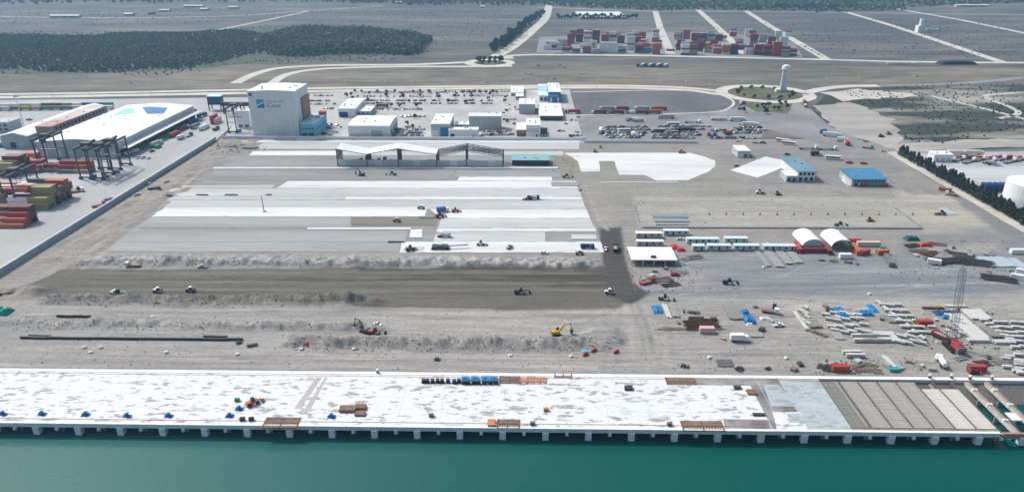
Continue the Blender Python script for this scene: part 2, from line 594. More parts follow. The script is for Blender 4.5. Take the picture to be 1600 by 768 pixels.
    for pts, c, wd, a in (([(560, 487), (760, 489), (955, 487)], (.45, .43, .38), 1.6, .8), ([(100, 489), (400, 484), (600, 486)], (.42, .405, .37), 1.5, .5),
                          ([(300, 493), (600, 497), (930, 495)], (.25, .25, .24), 1.5, .5), ([(640, 549), (760, 552), (900, 549)], (.20, .20, .195), 1.3, .7),
                          ([(660, 556), (800, 557), (960, 553)], (.42, .41, .40), 1.8, .5), ([(0, 556), (300, 560), (700, 561), (1000, 563)], (.26, .255, .245), 1.2, .5),
                          ([(0, 569), (400, 572), (900, 574), (1020, 575)], (.41, .40, .385), 2.4, .6), ([(30, 545), (200, 552), (420, 549)], (.41, .405, .385), 2.0, .5),
                          ([(975, 478), (985, 520), (990, 560)], (.42, .41, .39), 1.6, .8), ([(985, 475), (1000, 520), (1008, 556)], (.25, .245, .235), 1.2, .7),
                          ([(995, 472), (1012, 515), (1020, 552)], (.23, .235, .22), 2.2, .7), ([(890, 500), (925, 486), (945, 480)], (.28, .28, .265), 1, .7),
                          ([(905, 508), (945, 490), (962, 482)], (.27, .27, .25), 1, .7), ([(1060, 520), (1040, 530), (1055, 550), (1050, 562)], (.29, .285, .275), 1.1, .7),
                          ([(1055, 515), (1035, 527), (1042, 545), (1038, 560)], (.42, .41, .395), 1.1, .6), ([(1230, 470), (1240, 500), (1225, 530)], (.42, .40, .37), 3, .6),
                          ([(1070, 575), (1300, 566), (1450, 560), (1600, 566)], (.40, .39, .36), 3, .5), ([(1300, 545), (1400, 550), (1450, 540), (1455, 520)], (.29, .28, .25), 1.2, .6),
                          ([(1020, 470), (1100, 452), (1400, 446), (1600, 440)], (.38, .38, .37), 2.6, .6), ([(1050, 430), (1300, 424), (1500, 420), (1600, 428)], (.36, .365, .365), 3, .5),
                          ([(130, 420), (230, 345), (320, 262)], (.43, .41, .38), 2, .7), ([(108, 426), (200, 360), (300, 272)], (.26, .25, .235), 1.6, .6),
                          ([(150, 418), (250, 340), (335, 250)], (.27, .26, .245), 1.4, .6), ([(20, 458), (60, 440), (110, 418)], (.10, .10, .095), 1.2, .8),
                          ([(915, 290), (935, 340), (950, 360)], (.43, .41, .37), 1.4, .7), ([(1000, 300), (1200, 299), (1390, 303)], (.23, .225, .21), 1.3, .6),
                          ([(1000, 316), (1100, 315), (1395, 317)], (.22, .21, .19), 1.2, .5), ([(1060, 345), (1250, 344), (1430, 347)], (.36, .355, .33), 2, .6),
                          ([(340, 262), (600, 260), (870, 260)], (.42, .42, .41), 2, .5), ([(320, 285), (420, 284)], (.40, .40, .40), 2, .5)):
        stroke(pts, c, wd, a)
    tr = random.Random(12)
    for i in range(90):
        x0_, y0_ = tr.uniform(0, 980), tr.choice([tr.uniform(484, 498), tr.uniform(515, 530), tr.uniform(550, 578), tr.uniform(552, 576)])
        l_ = tr.uniform(60, 320)
        kk = tr.choice([.78, .86, 1.14, 1.22])
        stroke([(x0_, y0_), (x0_ + l_ / 2, y0_ + tr.uniform(-2, 2)), (x0_ + l_, y0_ + tr.uniform(-3, 3))], tuple(q * kk for q in (.345, .335, .318)), tr.uniform(.9, 2.0), .55, .5, .1)
    for i in range(110):
        x0_, y0_ = tr.uniform(1010, 1560), tr.uniform(392, 580)
        l_ = tr.uniform(50, 260)
        dy_ = tr.uniform(-22, 22)
        kk = tr.choice([.76, .85, 1.14, 1.22])
        stroke([(x0_, y0_), (x0_ + l_ / 2, y0_ + dy_ * .2), (x0_ + l_, y0_ + dy_)], tuple(q * kk for q in ((.345, .335, .31) if y0_ > 460 else (.29, .30, .305))), tr.uniform(1.0, 2.2), .55, .5, .15)
    C *= np.array([.82, .825, .82]) * (1 + .16 * vfbm(X * .03, Y * .22, 3)[..., None]) * (1 + .12 * vfbm(X * .35, Y * .5, 9)[..., None])
    # relief
    Z = .03 + .05 * vfbm(X * .2, Y * .35, 40)
    rough = np.clip(vfbm(X * .02, Y * .05, 47) * 2.2, 0, 1) * (Y < 318) * (X < 62)
    Z += rough * .35 * np.abs(vfbm(X * .45, Y * .5, 48))

    def ridge(x0, x1, py0, py1, h, lump, lx, seed, front=.5, tone=None):
        pc = (x0 + x1) / 2
        ya, yb = G(pc, py1).y, G(pc, py0).y
        xa = G(x0, py1).x
        xb = G(x1, py1).x
        ww = vfbm(X * .05, Y * 0, seed + 90) * 2.2 + vfbm(X * .4, Y * 0, seed + 91) * .7
        t = (Y + ww - ya) / (yb - ya)
        prof = np.where(t < front, sstep(0, front, t), 1 - sstep(front, 1, t))
        end = sstep(xa - 2, xa + 8, X) * (1 - sstep(xb - 8, xb + 2, X))
        l = 1 + lump * vfbm(X / lx, Y / (lx * 1.3), seed, 3) + lump * .5 * vfbm(X / lx * 3.1, Y / lx * 2, seed + 7, 2)
        rill = 1 + .30 * vfbm(X * .75 + Y * .12, Y * .06, seed + 55, 3)
        hh = h * prof * end * np.clip(l, .1, 2.2) * np.clip(rill, .6, 1.4)
        if tone is not None:
            k = (np.clip(prof * end, 0, 1) * .85)[..., None]
            C[:] = C * (1 - k) + np.array(tone) * np.clip(1 + .55 * vfbm(X * .9 + Y * .15, Y * .08, seed + 56, 3), .55, 1.5)[..., None] * (1 + .25 * vfbm(X / lx * 2, Y / lx * 2, seed + 3)[..., None]) * k
        return hh
    Z += ridge(104, 944, 394, 418.5, 2.1, 1.0, 3.0, 11, .22, (.33, .335, .33))
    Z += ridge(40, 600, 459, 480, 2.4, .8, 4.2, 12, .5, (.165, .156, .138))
    Z += ridge(-60, 610, 496, 517, 1.7, 1.1, 4.2, 13, .4, (.265, .265, .25))
    Z += ridge(430, 930, 523, 549, 2.6, .9, 4.2, 14, .45, (.225, .222, .208))
    Z += ridge(-100, 60, 440, 470, 1.6, 1.2, 5, 15, .5, None)
    cx, cy = G(940, 525).x, G(940, 525).y
    d = np.hypot((X - cx) * 1.0, (Y - cy) * .8) + vfbm(X * .25, Y * .25, 71) * 3
    Z += 3.4 * np.clip(1 - d / 9.5, 0, 1) - 1.2 * np.clip(1 - d / 4, 0, 1)
    cx, cy = G(540, 472).x, G(540, 472).y
    d = np.hypot(X - cx, Y - cy) + vfbm(X * .3, Y * .3, 72) * 3
    Z += 2.2 * np.clip(1 - d / 9, 0, 1)
    # spoil beside the terminal wall
    k = sstep(-258, -252, X) * (1 - sstep(-232, -222, X)) * sstep(300, 330, Y)
    Z += k * np.clip(.55 + 1.5 * vfbm(X / 6, Y / 9, 17), 0, 2)
    # gravel heaps in the east
    for px_, py_, r_, h_ in ((1530, 305, 7, 1.2), (1412, 300, 8, 1.5), (1445, 300, 6, 1.0), (1305, 301, 7, .9), (880, 252, 10, 1.3), (1170, 298, 5, .8),
                             (560, 412, 7, 2.2), (575, 414, 4, 1.6), (1080, 420, 5, 1.0), (1060, 412, 4, .9), (1470, 400, 9, 1.2), (1500, 432, 9, 1.0)):
        cx, cy = G(px_, py_).x, G(px_, py_).y
        d = np.hypot(X - cx, (Y - cy) * .8) + vfbm(X * .3, Y * .3, int(px_)) * 3
        Z += h_ * np.clip(1 - d / r_, 0, 1)
    Z = np.where(Y < QY + 3, np.minimum(Z, .04), Z)
    TER['x'], TER['y'], TER['z'] = xs, ys, Z
    ny, nx = X.shape
    V = np.stack([X.ravel(), Y.ravel(), Z.ravel()], 1)
    i = np.arange((ny - 1) * (nx - 1))
    r_, c_ = i // (nx - 1), i % (nx - 1)
    q = r_ * nx + c_
    F = np.stack([q, q + 1, q + nx + 1, q + nx], 1)
    me = bpy.data.meshes.new('site_soil')
    me.vertices.add(len(V))
    me.vertices.foreach_set('co', V.astype(np.float32).ravel())
    me.loops.add(F.size)
    me.loops.foreach_set('vertex_index', F.astype(np.int32).ravel())
    me.polygons.add(len(F))
    me.polygons.foreach_set('loop_start', np.arange(0, F.size, 4, dtype=np.int32))
    me.polygons.foreach_set('loop_total', np.full(len(F), 4, np.int32))
    me.update(calc_edges=True)
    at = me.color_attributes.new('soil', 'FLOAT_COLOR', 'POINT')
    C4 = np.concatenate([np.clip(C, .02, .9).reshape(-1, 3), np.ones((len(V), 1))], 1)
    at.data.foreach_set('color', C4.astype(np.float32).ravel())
    m_ = bpy.data.materials.new('worked_soil')
    m_.use_nodes = True
    t = m_.node_tree
    p = t.nodes['Principled BSDF']
    p.inputs['Roughness'].default_value = .95
    p.inputs['Specular IOR Level'].default_value = .15
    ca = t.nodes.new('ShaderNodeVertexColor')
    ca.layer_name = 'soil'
    tc = t.nodes.new('ShaderNodeTexCoord')
    mp = t.nodes.new('ShaderNodeMapping')
    mp.inputs['Scale'].default_value = (.35, 1, 1)
    t.links.new(tc.outputs['Object'], mp.inputs[0])
    n1 = t.nodes.new('ShaderNodeTexNoise')
    n1.inputs['Scale'].default_value = 1.3
    n1.inputs['Detail'].default_value = 6
    n1.inputs['Roughness'].default_value = .7
    t.links.new(mp.outputs[0], n1.inputs[0])
    mr = t.nodes.new('ShaderNodeMapRange')
    mr.inputs[1].default_value, mr.inputs[2].default_value = .3, .7
    mr.inputs[3].default_value, mr.inputs[4].default_value = .80, 1.20
    t.links.new(n1.outputs[0], mr.inputs[0])
    mx = t.nodes.new('ShaderNodeMix')
    mx.data_type = 'RGBA'
    mx.blend_type = 'MULTIPLY'
    mx.inputs[0].default_value = 1
    last = ca.outputs[0]
    for sx_, sy_, rot_, lo_, hi_, am_ in ((.018, .75, .0, .42, .58, .12), (.05, 2.2, .02, .4, .6, .08), (1.4, 1.8, 0, .58, .68, .12)):
        m2 = t.nodes.new('ShaderNodeMapping')
        m2.inputs['Scale'].default_value = (sx_, sy_, 1)
        m2.inputs['Rotation'].default_value = (0, 0, rot_)
        t.links.new(tc.outputs['Object'], m2.inputs[0])
        nn = t.nodes.new('ShaderNodeTexNoise')
        nn.inputs['Scale'].default_value = 1.0
        nn.inputs['Detail'].default_value = 4
        nn.inputs['Roughness'].default_value = .65
        t.links.new(m2.outputs[0], nn.inputs[0])
        r2 = t.nodes.new('ShaderNodeMapRange')
        r2.inputs[1].default_value, r2.inputs[2].default_value = lo_, hi_
        r2.inputs[3].default_value, r2.inputs[4].default_value = 1 + am_ * .6, 1 - am_
        t.links.new(nn.outputs[0], r2.inputs[0])
        mq = t.nodes.new('ShaderNodeMix')
        mq.data_type = 'RGBA'
        mq.blend_type = 'MULTIPLY'
        mq.inputs[0].default_value = 1
        t.links.new(last, mq.inputs[6])
        t.links.new(r2.outputs[0], mq.inputs[7])
        last = mq.outputs[2]
    t.links.new(last, mx.inputs[6])
    t.links.new(mr.outputs[0], mx.inputs[7])
    t.links.new(mx.outputs[2], p.inputs['Base Color'])
    bn = t.nodes.new('ShaderNodeBump')
    bn.inputs['Distance'].default_value = .25
    t.links.new(n1.outputs[0], bn.inputs['Height'])
    t.links.new(bn.outputs[0], p.inputs['Normal'])
    me.materials.append(m_)
    o_ = bpy.data.objects.new('site_soil', me)
    col.objects.link(o_)
    tag(o_, kind='structure')


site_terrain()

# concrete strips of the new yard, back to front
slab('concrete_slab', [(400, 219.6), (908, 219.6), (906, 222.4), (398, 222.4)], .13, M_conc)
slab('concrete_slab', [(412, 223), (905, 222), (905, 233), (395, 233)], .14, M_conc2)
slab('concrete_slab', [(396, 236), (528, 236), (528, 243), (388, 243)], .16, M_conc)
slab('concrete_slab', [(528, 236.5), (880, 236.5), (880, 243), (528, 243)], .15, M_conc2)
slab('concrete_slab', [(332, 244.5), (900, 244.5), (884, 261), (322, 261)], .10, M_conc4)
slab('kerb_beam', [(318, 262), (872, 261.5), (872, 263.8), (315, 264.2)], .45, M_conc)
slab('concrete_slab', [(312, 265.5), (712, 265.5), (700, 280), (290, 282)], .11, M_conc4)
slab('concrete_slab', [(714, 265.5), (874, 265.5), (876, 276), (712, 276)], .12, M_conc3)
slab('concrete_slab', [(718, 276.5), (862, 276.5), (863, 282.5), (714, 282.5)], .2, M_conc)
slab('concrete_slab', [(450, 283), (900, 283), (903, 294), (432, 294)], .18, M_conc)
slab('concrete_slab', [(278, 290), (430, 289), (424, 294), (270, 294)], .16, M_conc2)
slab('concrete_slab', [(268, 294.4), (903.5, 294.4), (908, 306.8), (255, 306.8)], .15, M_conc2)
slab('concrete_slab', [(540, 307.2), (908.5, 307.2), (910, 312), (540, 312)], .19, M_conc)
slab('concrete_slab', [(254, 307.2), (539.5, 307.2), (539.5, 312), (248, 312)], .17, M_conc2)
slab('concrete_slab', [(247, 312.4), (910.5, 312.4), (916, 327), (231, 327)], .16, M_conc2)
slab('concrete_slab', [(230, 325), (668, 324), (664, 338.5), (216, 338.5)], .22, M_conc)
slab('concrete_slab', [(672, 327.4), (916.5, 327.4), (922, 341), (690, 341)], .21, M_conc)
slab('concrete_slab', [(205, 339), (548, 339), (548, 355.5), (186, 355.5)], .13, M_conc3)
slab('dark_lane', [(549, 339), (688, 339), (680, 353), (549, 353)], .08, M_darkfill)
slab('concrete_slab', [(690, 341.4), (922, 341.4), (930, 356), (684, 356)], .17, M_conc2)
slab('kerb_beam', [(480, 356), (642, 356), (642, 359), (480, 359)], .4, M_conc)
slab('concrete_slab', [(684, 356.5), (930.5, 356.5), (932, 361.5), (682, 361.5)], .19, M_conc)
slab('concrete_slab', [(682, 362), (851, 362), (852, 377.5), (676, 377.5)], .16, M_conc2)
slab('concrete_slab', [(852, 362), (932.5, 362), (938, 377.5), (853, 377.5)], .09, M_conc4)
slab('concrete_slab', [(182, 359.5), (636, 359.5), (634, 377.5), (150, 377.5)], .12, M_conc3)
slab('concrete_slab', [(642, 359), (660, 358), (660, 371), (640, 371)], .2, M_conc)
slab('concrete_slab', [(662, 359), (682, 358), (676, 377), (660, 377)], .1, M_conc4)
slab('concrete_slab', [(628, 378), (938.5, 378), (944, 394.5), (624, 394.5)], .24, M_conc)
slab('concrete_slab', [(149, 378), (627, 378), (623, 393), (132, 393)], .13, M_conc3)
# pads east of the haul road
slab('concrete_pad', [(882, 239), (1078, 239), (1100, 245), (1117, 251), (1118, 260), (1108, 268), (1075, 282), (1025, 282), (1008, 274), (967, 273), (960, 252), (936, 252), (938, 268), (908, 269), (903, 252)], .2, M_conc)
slab('concrete_pad', [(1141, 266), (1196, 245), (1241, 254), (1184, 278)], .25, M_conc)
slab('kerb_beam', [(938, 284.5), (1060, 284), (1060, 285.6), (938, 286.2)], .3, M_conc2)
slab('kerb_beam', [(1005, 354), (1440, 356), (1441, 358), (1005, 356.5)], .8, M_conc4)
slab('kerb_beam', [(990, 309), (1000, 350), (1005, 356), (1001, 356), (986, 309)], .4, M_conc4)
slab('kerb_beam', [(1402, 326), (1440, 354), (1436, 354), (1398, 326)], .4, M_conc4)

# terminal paving west of the wall, and the rail apron
sheet('terminal_paving', [(-500, 770), (-120, 512), (0, 434), (336, 220), (395, 168), (395, 152), (-300, 160), (-600, 300)], .03, M_yardconc)
# apron north of the new yard: car parks and depot
sheet('depot_paving', [(345, 222), (395, 152), (560, 142), (890, 140), (912, 222)], .04, M_lot)
sheet('depot_paving', [(912, 222), (900, 178), (1135, 178), (1200, 195), (1190, 215), (1040, 222)], .045, M_asph2)
sheet('oval_lot', [(893, 145), (1040, 142), (1105, 146), (1140, 156), (1138, 167), (1100, 175), (900, 179)], .06, M_asph, 0)
road('lot_verge', [(893, 144), (1040, 141), (1108, 145), (1143, 156), (1140, 168), (1100, 176), (900, 180)], 3, .075, M_kerb)
sheet('approach_road', [(1100, 179), (1150, 168), (1158, 160), (1250, 160), (1268, 172), (1300, 200), (1385, 237), (1330, 240), (1250, 215), (1190, 200)], .05, M_asph2, 0)
sheet('verge', [(1152, 158), (1240, 158), (1232, 178), (1180, 174)], .065, M_grass, 1)

# ------------------------------------------------------------------ roads and far ground
sheet('scrub_land', [(1265, 172), (1290, 142), (1400, 136), (1760, 128), (1800, 225), (1420, 238), (1400, 240), (1300, 200)], .02, M_scrub, 8, step=40)
sheet('sand_flat', [(1280, 145), (1340, 139), (1400, 144), (1440, 150), (1375, 154), (1320, 158)], .05, M_sand, 9)
sheet('sand_flat', [(1270, 165), (1330, 160), (1390, 185), (1410, 215), (1400, 236), (1310, 205)], .045, M_soil, 8)
sheet('sand_flat', [(1400, 225), (1520, 218), (1700, 216), (1700, 226), (1420, 236)], .05, M_soil, 5)
road('track', [(1455, 150), (1510, 163), (1570, 178), (1640, 196)], 6, .07, M_sand)
road('track', [(1640, 143), (1560, 147), (1540, 152), (1580, 168), (1590, 178), (1560, 185)], 6, .07, M_sand)
sheet('compound_paving', [(1402, 240), (1800, 232), (1900, 480), (1620, 362)], .05, M_yardconc)
sheet('compound_sand', [(1470, 262), (1700, 258), (1750, 290), (1540, 290)], .06, M_conc2, 3)
sheet('sandy_verge', [(1384, 238), (1399, 237), (1660, 382), (1660, 399)], .25, M_sand, 1)
sheet('median_scrub', [(-400, 112), (700, 104), (790, 103), (1300, 103), (1800, 108), (1800, 128), (1270, 137), (600, 137), (-500, 144)], .015, mat('median_soil', (.115, .110, .090), .95, .5, .06, c2=(.20, .185, .15), big=.01, stretch=(.4, 1.5, 1)))

road('boulevard', [(-300, 151), (100, 146), (400, 140), (600, 136.5), (900, 134), (1050, 136), (1130, 143)], 11, .08, M_road)
road('boulevard', [(-300, 157), (100, 150.5), (400, 145), (560, 141)], 13, .085, M_road)
road('boulevard', [(560, 140.5), (900, 137), (1060, 140), (1120, 147), (1170, 151)], 11, .085, M_road)
road('boulevard', [(1255, 146), (1290, 138), (1330, 134.5), (1372, 134)], 14, .08, M_road)
road('boulevard', [(1372, 134), (1500, 130), (1600, 121), (1700, 108)], 12, .075, M_asph2)
road('access_road', [(368, 130), (400, 115), (440, 106), (520, 102), (640, 101), (735, 97)], 14, .08, M_road)
road('access_road', [(425, 130), (450, 116), (500, 108), (600, 104.5), (735, 104), (800, 103)], 13, .09, M_road)
road('access_road', [(775, 88), (805, 70), (835, 45), (852, 28), (858, 8)], 20, .08, M_road)
road('access_road', [(795, 92), (815, 86), (1000, 87), (1280, 93), (1450, 97), (1800, 99)], 14, .09, M_road)
road('field_track', [(1024, 18), (1032, 45), (1048, 84)], 14, .06, M_road, False)
road('field_track', [(1090, 15), (1120, 42), (1165, 85)], 14, .06, M_road, False)
road('field_track', [(1165, 17), (1205, 42), (1290, 92)], 14, .06, M_road, False)
road('field_track', [(1322, 19), (1400, 42), (1565, 97)], 15, .06, M_road, False)
road('field_track', [(1400, 14), (1500, 31), (1660, 64)], 14, .06, M_road, False)
road('field_track', [(295, 56), (345, 46), (400, 35), (480, 18)], 9, .06, M_road, False)
road('field_track', [(-50, 25), (60, 27), (200, 28), (360, 25), (480, 17), (600, 9)], 9, .06, M_road)
road('field_track', [(840, 11), (1000, 17), (1180, 18), (1420, 21), (1660, 24)], 9, .05, M_road)
road('field_track', [(1390, 12), (1460, 4), (1560, 0), (1700, -5)], 12, .05, M_road)
sheet('yard_paving', [(843, 58), (1040, 50), (1140, 52), (1240, 66), (1255, 90), (1050, 88), (838, 82)], .05, M_asph2)

def ring(name, cx, cy, r0, r1, z, m, a0=0, a1=360, n=48):
    c = G(cx, cy)
    b_ = MB()
    vs = []
    for i in range(n + 1):
        t = R(a0 + (a1 - a0) * i / n)
        vs += [(c.x + math.cos(t) * r0, c.y + math.sin(t) * r0, z), (c.x + math.cos(t) * r1, c.y + math.sin(t) * r1, z)]
    b_.add(vs, [(2 * i, 2 * i + 1, 2 * i + 3, 2 * i + 2) for i in range(n)])
    return tag(b_.build(name, m), kind='structure')

ring('roundabout', 765, 98, 22, 36, .11, M_road)
ring('roundabout_island', 765, 98, .1, 21.8, .10, M_grass)
ring('roundabout', 1195, 146, 40, 54, .11, M_road)
ring('roundabout_island', 1195, 146, .1, 39.8, .10, M_grass)

# ------------------------------------------------------------------ air
hz = MB()
hz.box(-6100, 6100, -3100, 9100, -7.5, 158)
m = bpy.data.materials.new('haze_air')
m.use_nodes = True
t = m.node_tree
for n_ in list(t.nodes):
    if n_.type != 'OUTPUT_MATERIAL':
        t.nodes.remove(n_)
pv = t.nodes.new('ShaderNodeVolumePrincipled')
pv.inputs['Color'].default_value = (.32, .63, .92, 1)
pv.inputs['Density'].default_value = .00017
pv.inputs['Anisotropy'].default_value = .2
t.links.new(pv.outputs[0], [n_ for n_ in t.nodes if n_.type == 'OUTPUT_MATERIAL'][0].inputs['Volume'])
o = hz.build('haze', m)
tag(o, kind='stuff')

# ------------------------------------------------------------------ the wharf
def P(x, y, z=0.0):
    """survey coordinates of a world point (inverse of G)"""
    v = Vector((x, y, z - CAM_H))
    d = v.dot(_f)
    return 800 + FPX * v.dot(_r) / d, 384 - FPX * v.dot(_u) / d


def ZAT(px, pytop, Y):
    d = _f + _r * ((px - 800) / FPX) - _u * ((pytop - 384) / FPX)
    return CAM_H + d.z * Y / d.y


def blotch_mat(name, c, c2, scale, thr, c3=None):
    m_ = bpy.data.materials.new(name)
    m_.use_nodes = True
    t = m_.node_tree
    p = t.nodes['Principled BSDF']
    p.inputs['Roughness'].default_value = .8
    tc = t.nodes.new('ShaderNodeTexCoord')
    prev = None
    for k, (sx, sy, s, th, cc, wd) in enumerate(((.42, 1, scale, thr, c2, .045), (.3, 1, scale * .45, thr + .04, c2, .04), (.25, 1, scale * .16, .5, c3 or c, .25))):
        mp = t.nodes.new('ShaderNodeMapping')
        mp.inputs['Scale'].default_value = (sx, sy, 1)
        mp.inputs['Location'].default_value = (k * 37.3, k * 11.1, 0)
        t.links.new(tc.outputs['Object'], mp.inputs[0])
        n = t.nodes.new('ShaderNodeTexNoise')
        n.inputs['Scale'].default_value = s
        n.inputs['Detail'].default_value = 5
        n.inputs['Roughness'].default_value = .5
        t.links.new(mp.outputs[0], n.inputs[0])
        mr = t.nodes.new('ShaderNodeMapRange')
        mr.inputs[1].default_value, mr.inputs[2].default_value = th, th + wd
        mr.inputs[4].default_value = 1.0 if k < 2 else .8
        t.links.new(n.outputs[0], mr.inputs[0])
        mx = t.nodes.new('ShaderNodeMix')
        mx.data_type = 'RGBA'
        t.links.new(mr.outputs[0], mx.inputs[0])
        if prev is None:
            mx.inputs[6].default_value = (*c, 1)
        else:
            t.links.new(prev, mx.inputs[6])
        mx.inputs[7].default_value = (*cc, 1)
        prev = mx.outputs[2]
    n = t.nodes.new('ShaderNodeTexNoise')
    n.inputs['Scale'].default_value = .8
    n.inputs['Detail'].default_value = 5
    t.links.new(tc.outputs['Object'], n.inputs[0])
    mr = t.nodes.new('ShaderNodeMapRange')
    mr.inputs[1].default_value, mr.inputs[2].default_value = .3, .7
    mr.inputs[3].default_value, mr.inputs[4].default_value = .93, 1.05
    t.links.new(n.outputs[0], mr.inputs[0])
    mx = t.nodes.new('ShaderNodeMix')
    mx.data_type = 'RGBA'
    mx.blend_type = 'MULTIPLY'
    mx.inputs[0].default_value = 1
    t.links.new(prev, mx.inputs[6])
    t.links.new(mr.outputs[0], mx.inputs[7])
    t.links.new(mx.outputs[2], p.inputs['Base Color'])
    return m_


M_deck = blotch_mat('cured_deck_concrete', (.65, .68, .685), (.31, .315, .33), .62, .572, (.64, .70, .73))
M_deckblue = blotch_mat('wet_cured_concrete', (.38, .44, .47), (.29, .325, .345), .8, .56, (.50, .57, .60))
M_deckgrey = mat('raw_deck_concrete', (.15, .15, .148), .85, .2, .5, c2=(.32, .318, .31), big=.08)
M_plank = mat('precast_plank', (.36, .345, .315), .85, .12, .4, c2=(.28, .265, .245), big=.06)
M_plankw = mat('new_precast_plank', (.55, .545, .51), .85, .12, .4, c2=(.52, .51, .48), big=.06)
M_plankb = mat('stained_plank', (.19, .175, .155), .9, .15, .5, c2=(.26, .32, .295), big=.1)
M_joint = mat('open_joint', (.10, .095, .09), .95, .1)
M_fascia = mat('fascia_concrete', (.76, .78, .78), .8, .08, .5, c2=(.66, .69, .69), big=.2)
M_block = mat('pier_block_concrete', (.74, .78, .80), .8, .07, .6)
M_pile = mat('pile_concrete', (.30, .31, .30), .85, .1, .8)
M_rebar = mat('rusty_rebar', (.155, .085, .055), .9, .2, 1.0)
M_brown = mat('rusty_formwork', (.20, .15, .125), .9, .2, .6, c2=(.28, .24, .21), big=.2)
M_black = mat('black_rubber', (.018, .018, .02), .7, .1)
M_blue = mat('blue_paint', (.015, .14, .36), .5, .1, 1.0)
M_steel = mat('dark_steel', (.06, .058, .058), .6, .15, 1.0)
M_orange = mat('orange_primer', (.55, .22, .13), .7, .12, 1.0)

DZ = .55
wharf = thing('wharf', 'long white concrete wharf deck on piers along the green harbour water', 'wharf', (0, QF, 0))
x_end = G(1568, 681, DZ).x
x_conc = G(1187, 630, DZ).x            # end of the finished white deck
x_blue = G(1241, 635, DZ).x
LW = (G(1526, 635, DZ).x - G(1308, 635, DZ).x) / 7.0
x_lane = G(1308, 635, DZ).x
xL = -330.0


def wpart(name, mb, m, z=0):
    o_ = mb.build(name, m, wharf)
    return o_


# everything is laid in wharf coordinates: x along the quay, y from the seaward edge, z up
DEP = QY - QF
b = MB()
b.box(xL, x_conc, .9, DEP - 1.4, -.7, DZ)
wpart('deck', b, M_deck)
b = MB()
b.box(x_conc + .02, x_blue - .02, .9, DEP - 1.4, -.7, DZ - .03)
wpart('deck', b, M_deckgrey)
b = MB()
b.box(x_blue, x_lane - .02, .9, DEP - 1.4, -.7, DZ - .05)
wpart('deck', b, M_deckblue)
# wet pours and strips on the raw section
def dsheet(name, pts, m, dz, parent=wharf):
    q = [G(p[0], p[1], DZ) for p in pts]
    k = MB()
    k.prism([(p.x, p.y - QF) for p in q], DZ - .1, DZ + dz)
    return k.build(name, m, parent)
dsheet('wet_pour', [(1192, 600), (1216, 600), (1246, 634), (1205, 634)], M_deckblue, .004)
dsheet('wet_pour', [(1207, 643), (1250, 643), (1262, 670), (1214, 670)], M_deck, .006)
dsheet('wet_pour', [(1230, 645), (1250, 645), (1258, 660), (1233, 660)], M_deckblue, .010)
dsheet('raw_strip', [(1084, 590), (1180, 591), (1184, 602), (1088, 601)], M_deckgrey, .008)
dsheet('raw_strip', [(1130, 654), (1199, 655), (1207, 674), (1133, 673)], M_deckgrey, .008)
dsheet('stain_band', [(494, 589), (503, 589), (470, 638), (459, 638)], mat('tyre_stain', (.42, .40, .41), .85, .12, .5), .006)
dsheet('stain_band', [(508, 589), (512, 589), (483, 643), (473, 643)], MATS['tyre_stain'], .006)
# fascia beam, landward beam and rail
b = MB()
b.box(xL, x_end, -.25, .86, -1.0, DZ + .02)
wpart('fascia_beam', b, M_fascia)
b = MB()
b.box(xL, 330, DEP - 1.36, DEP + .5, -1.2, DZ + .12)
wpart('rear_beam', b, M_fascia)
b = MB()
b.box(xL, x_conc, 2.1, 2.32, DZ - .05, DZ + .10)
wpart('crane_rail', b, MATS.get('rail') or mat('rail', (.33, .25, .22), .7, .2))
b = MB()
b.box(xL, x_lane, DEP - 2.6, DEP - 2.42, DZ - .05, DZ + .08)
wpart('crane_rail', b, MATS['rail'])
# cross beams (capping beams) and piles, 14.3 m apart with a half bent between
BS = (G(1532, 684, -1).x - G(52, 670, -1).x) / 22.0
bx0 = G(52, 670, -1).x
mbk = MB().box(-1.05, 1.05, -.75, 1.0, -3.9, -.9, tx=0).mesh('pier_block', M_block)
mbf = MB().box(-.55, .55, -.8, .2, -2.0, -1.0, tx=.12).mesh('fender_bracket', M_fascia)
mpl = MB().tube((0, 0, -7), (0, 0, -1.0), .5, .5, 10).mesh('pile', M_pile)
mcb = MB().box(-.8, .8, .4, DEP - 1.0, -1.5, -.72).mesh('cross_beam', M_pile)
for k in range(-2, 24):
    x = bx0 + BS * k
    if x > x_end + 40:
        continue
    o = link_child('pier_block', mbk, wharf)
    o.location = (x, 0, 0)
    for h_ in (0, .5):
        xx = x + BS * h_
        if h_:
            o = link_child('fender_bracket', mbf, wharf)
            o.location = (xx, 0, 0)
        if xx < x_end - 2:
            o = link_child('cross_beam', mcb, wharf)
            o.location = (xx, 0, 0)
        for yy in (2.5, 12.0, 22.0):
            o = link_child('pile', mpl, wharf)
            o.location = (xx, yy, 0)
mj = MB().box(-.09, .09, 2.6, DEP - 2.8, DZ - .02, DZ + .004).mesh('pour_joint', mat('joint_stain', (.50, .52, .52), .85, .2))
for k in range(-2, 20):
    o = link_child('pour_joint', mj, wharf)
    o.location = (bx0 + BS * (k + .5), 0, 0)
for yy in (9.5, 17.0, 24.0):
    b = MB()
    b.box(xL, x_conc - 6, yy - .07, yy + .07, DZ - .02, DZ + .003)
    wpart('pour_joint', b, MATS['joint_stain'])
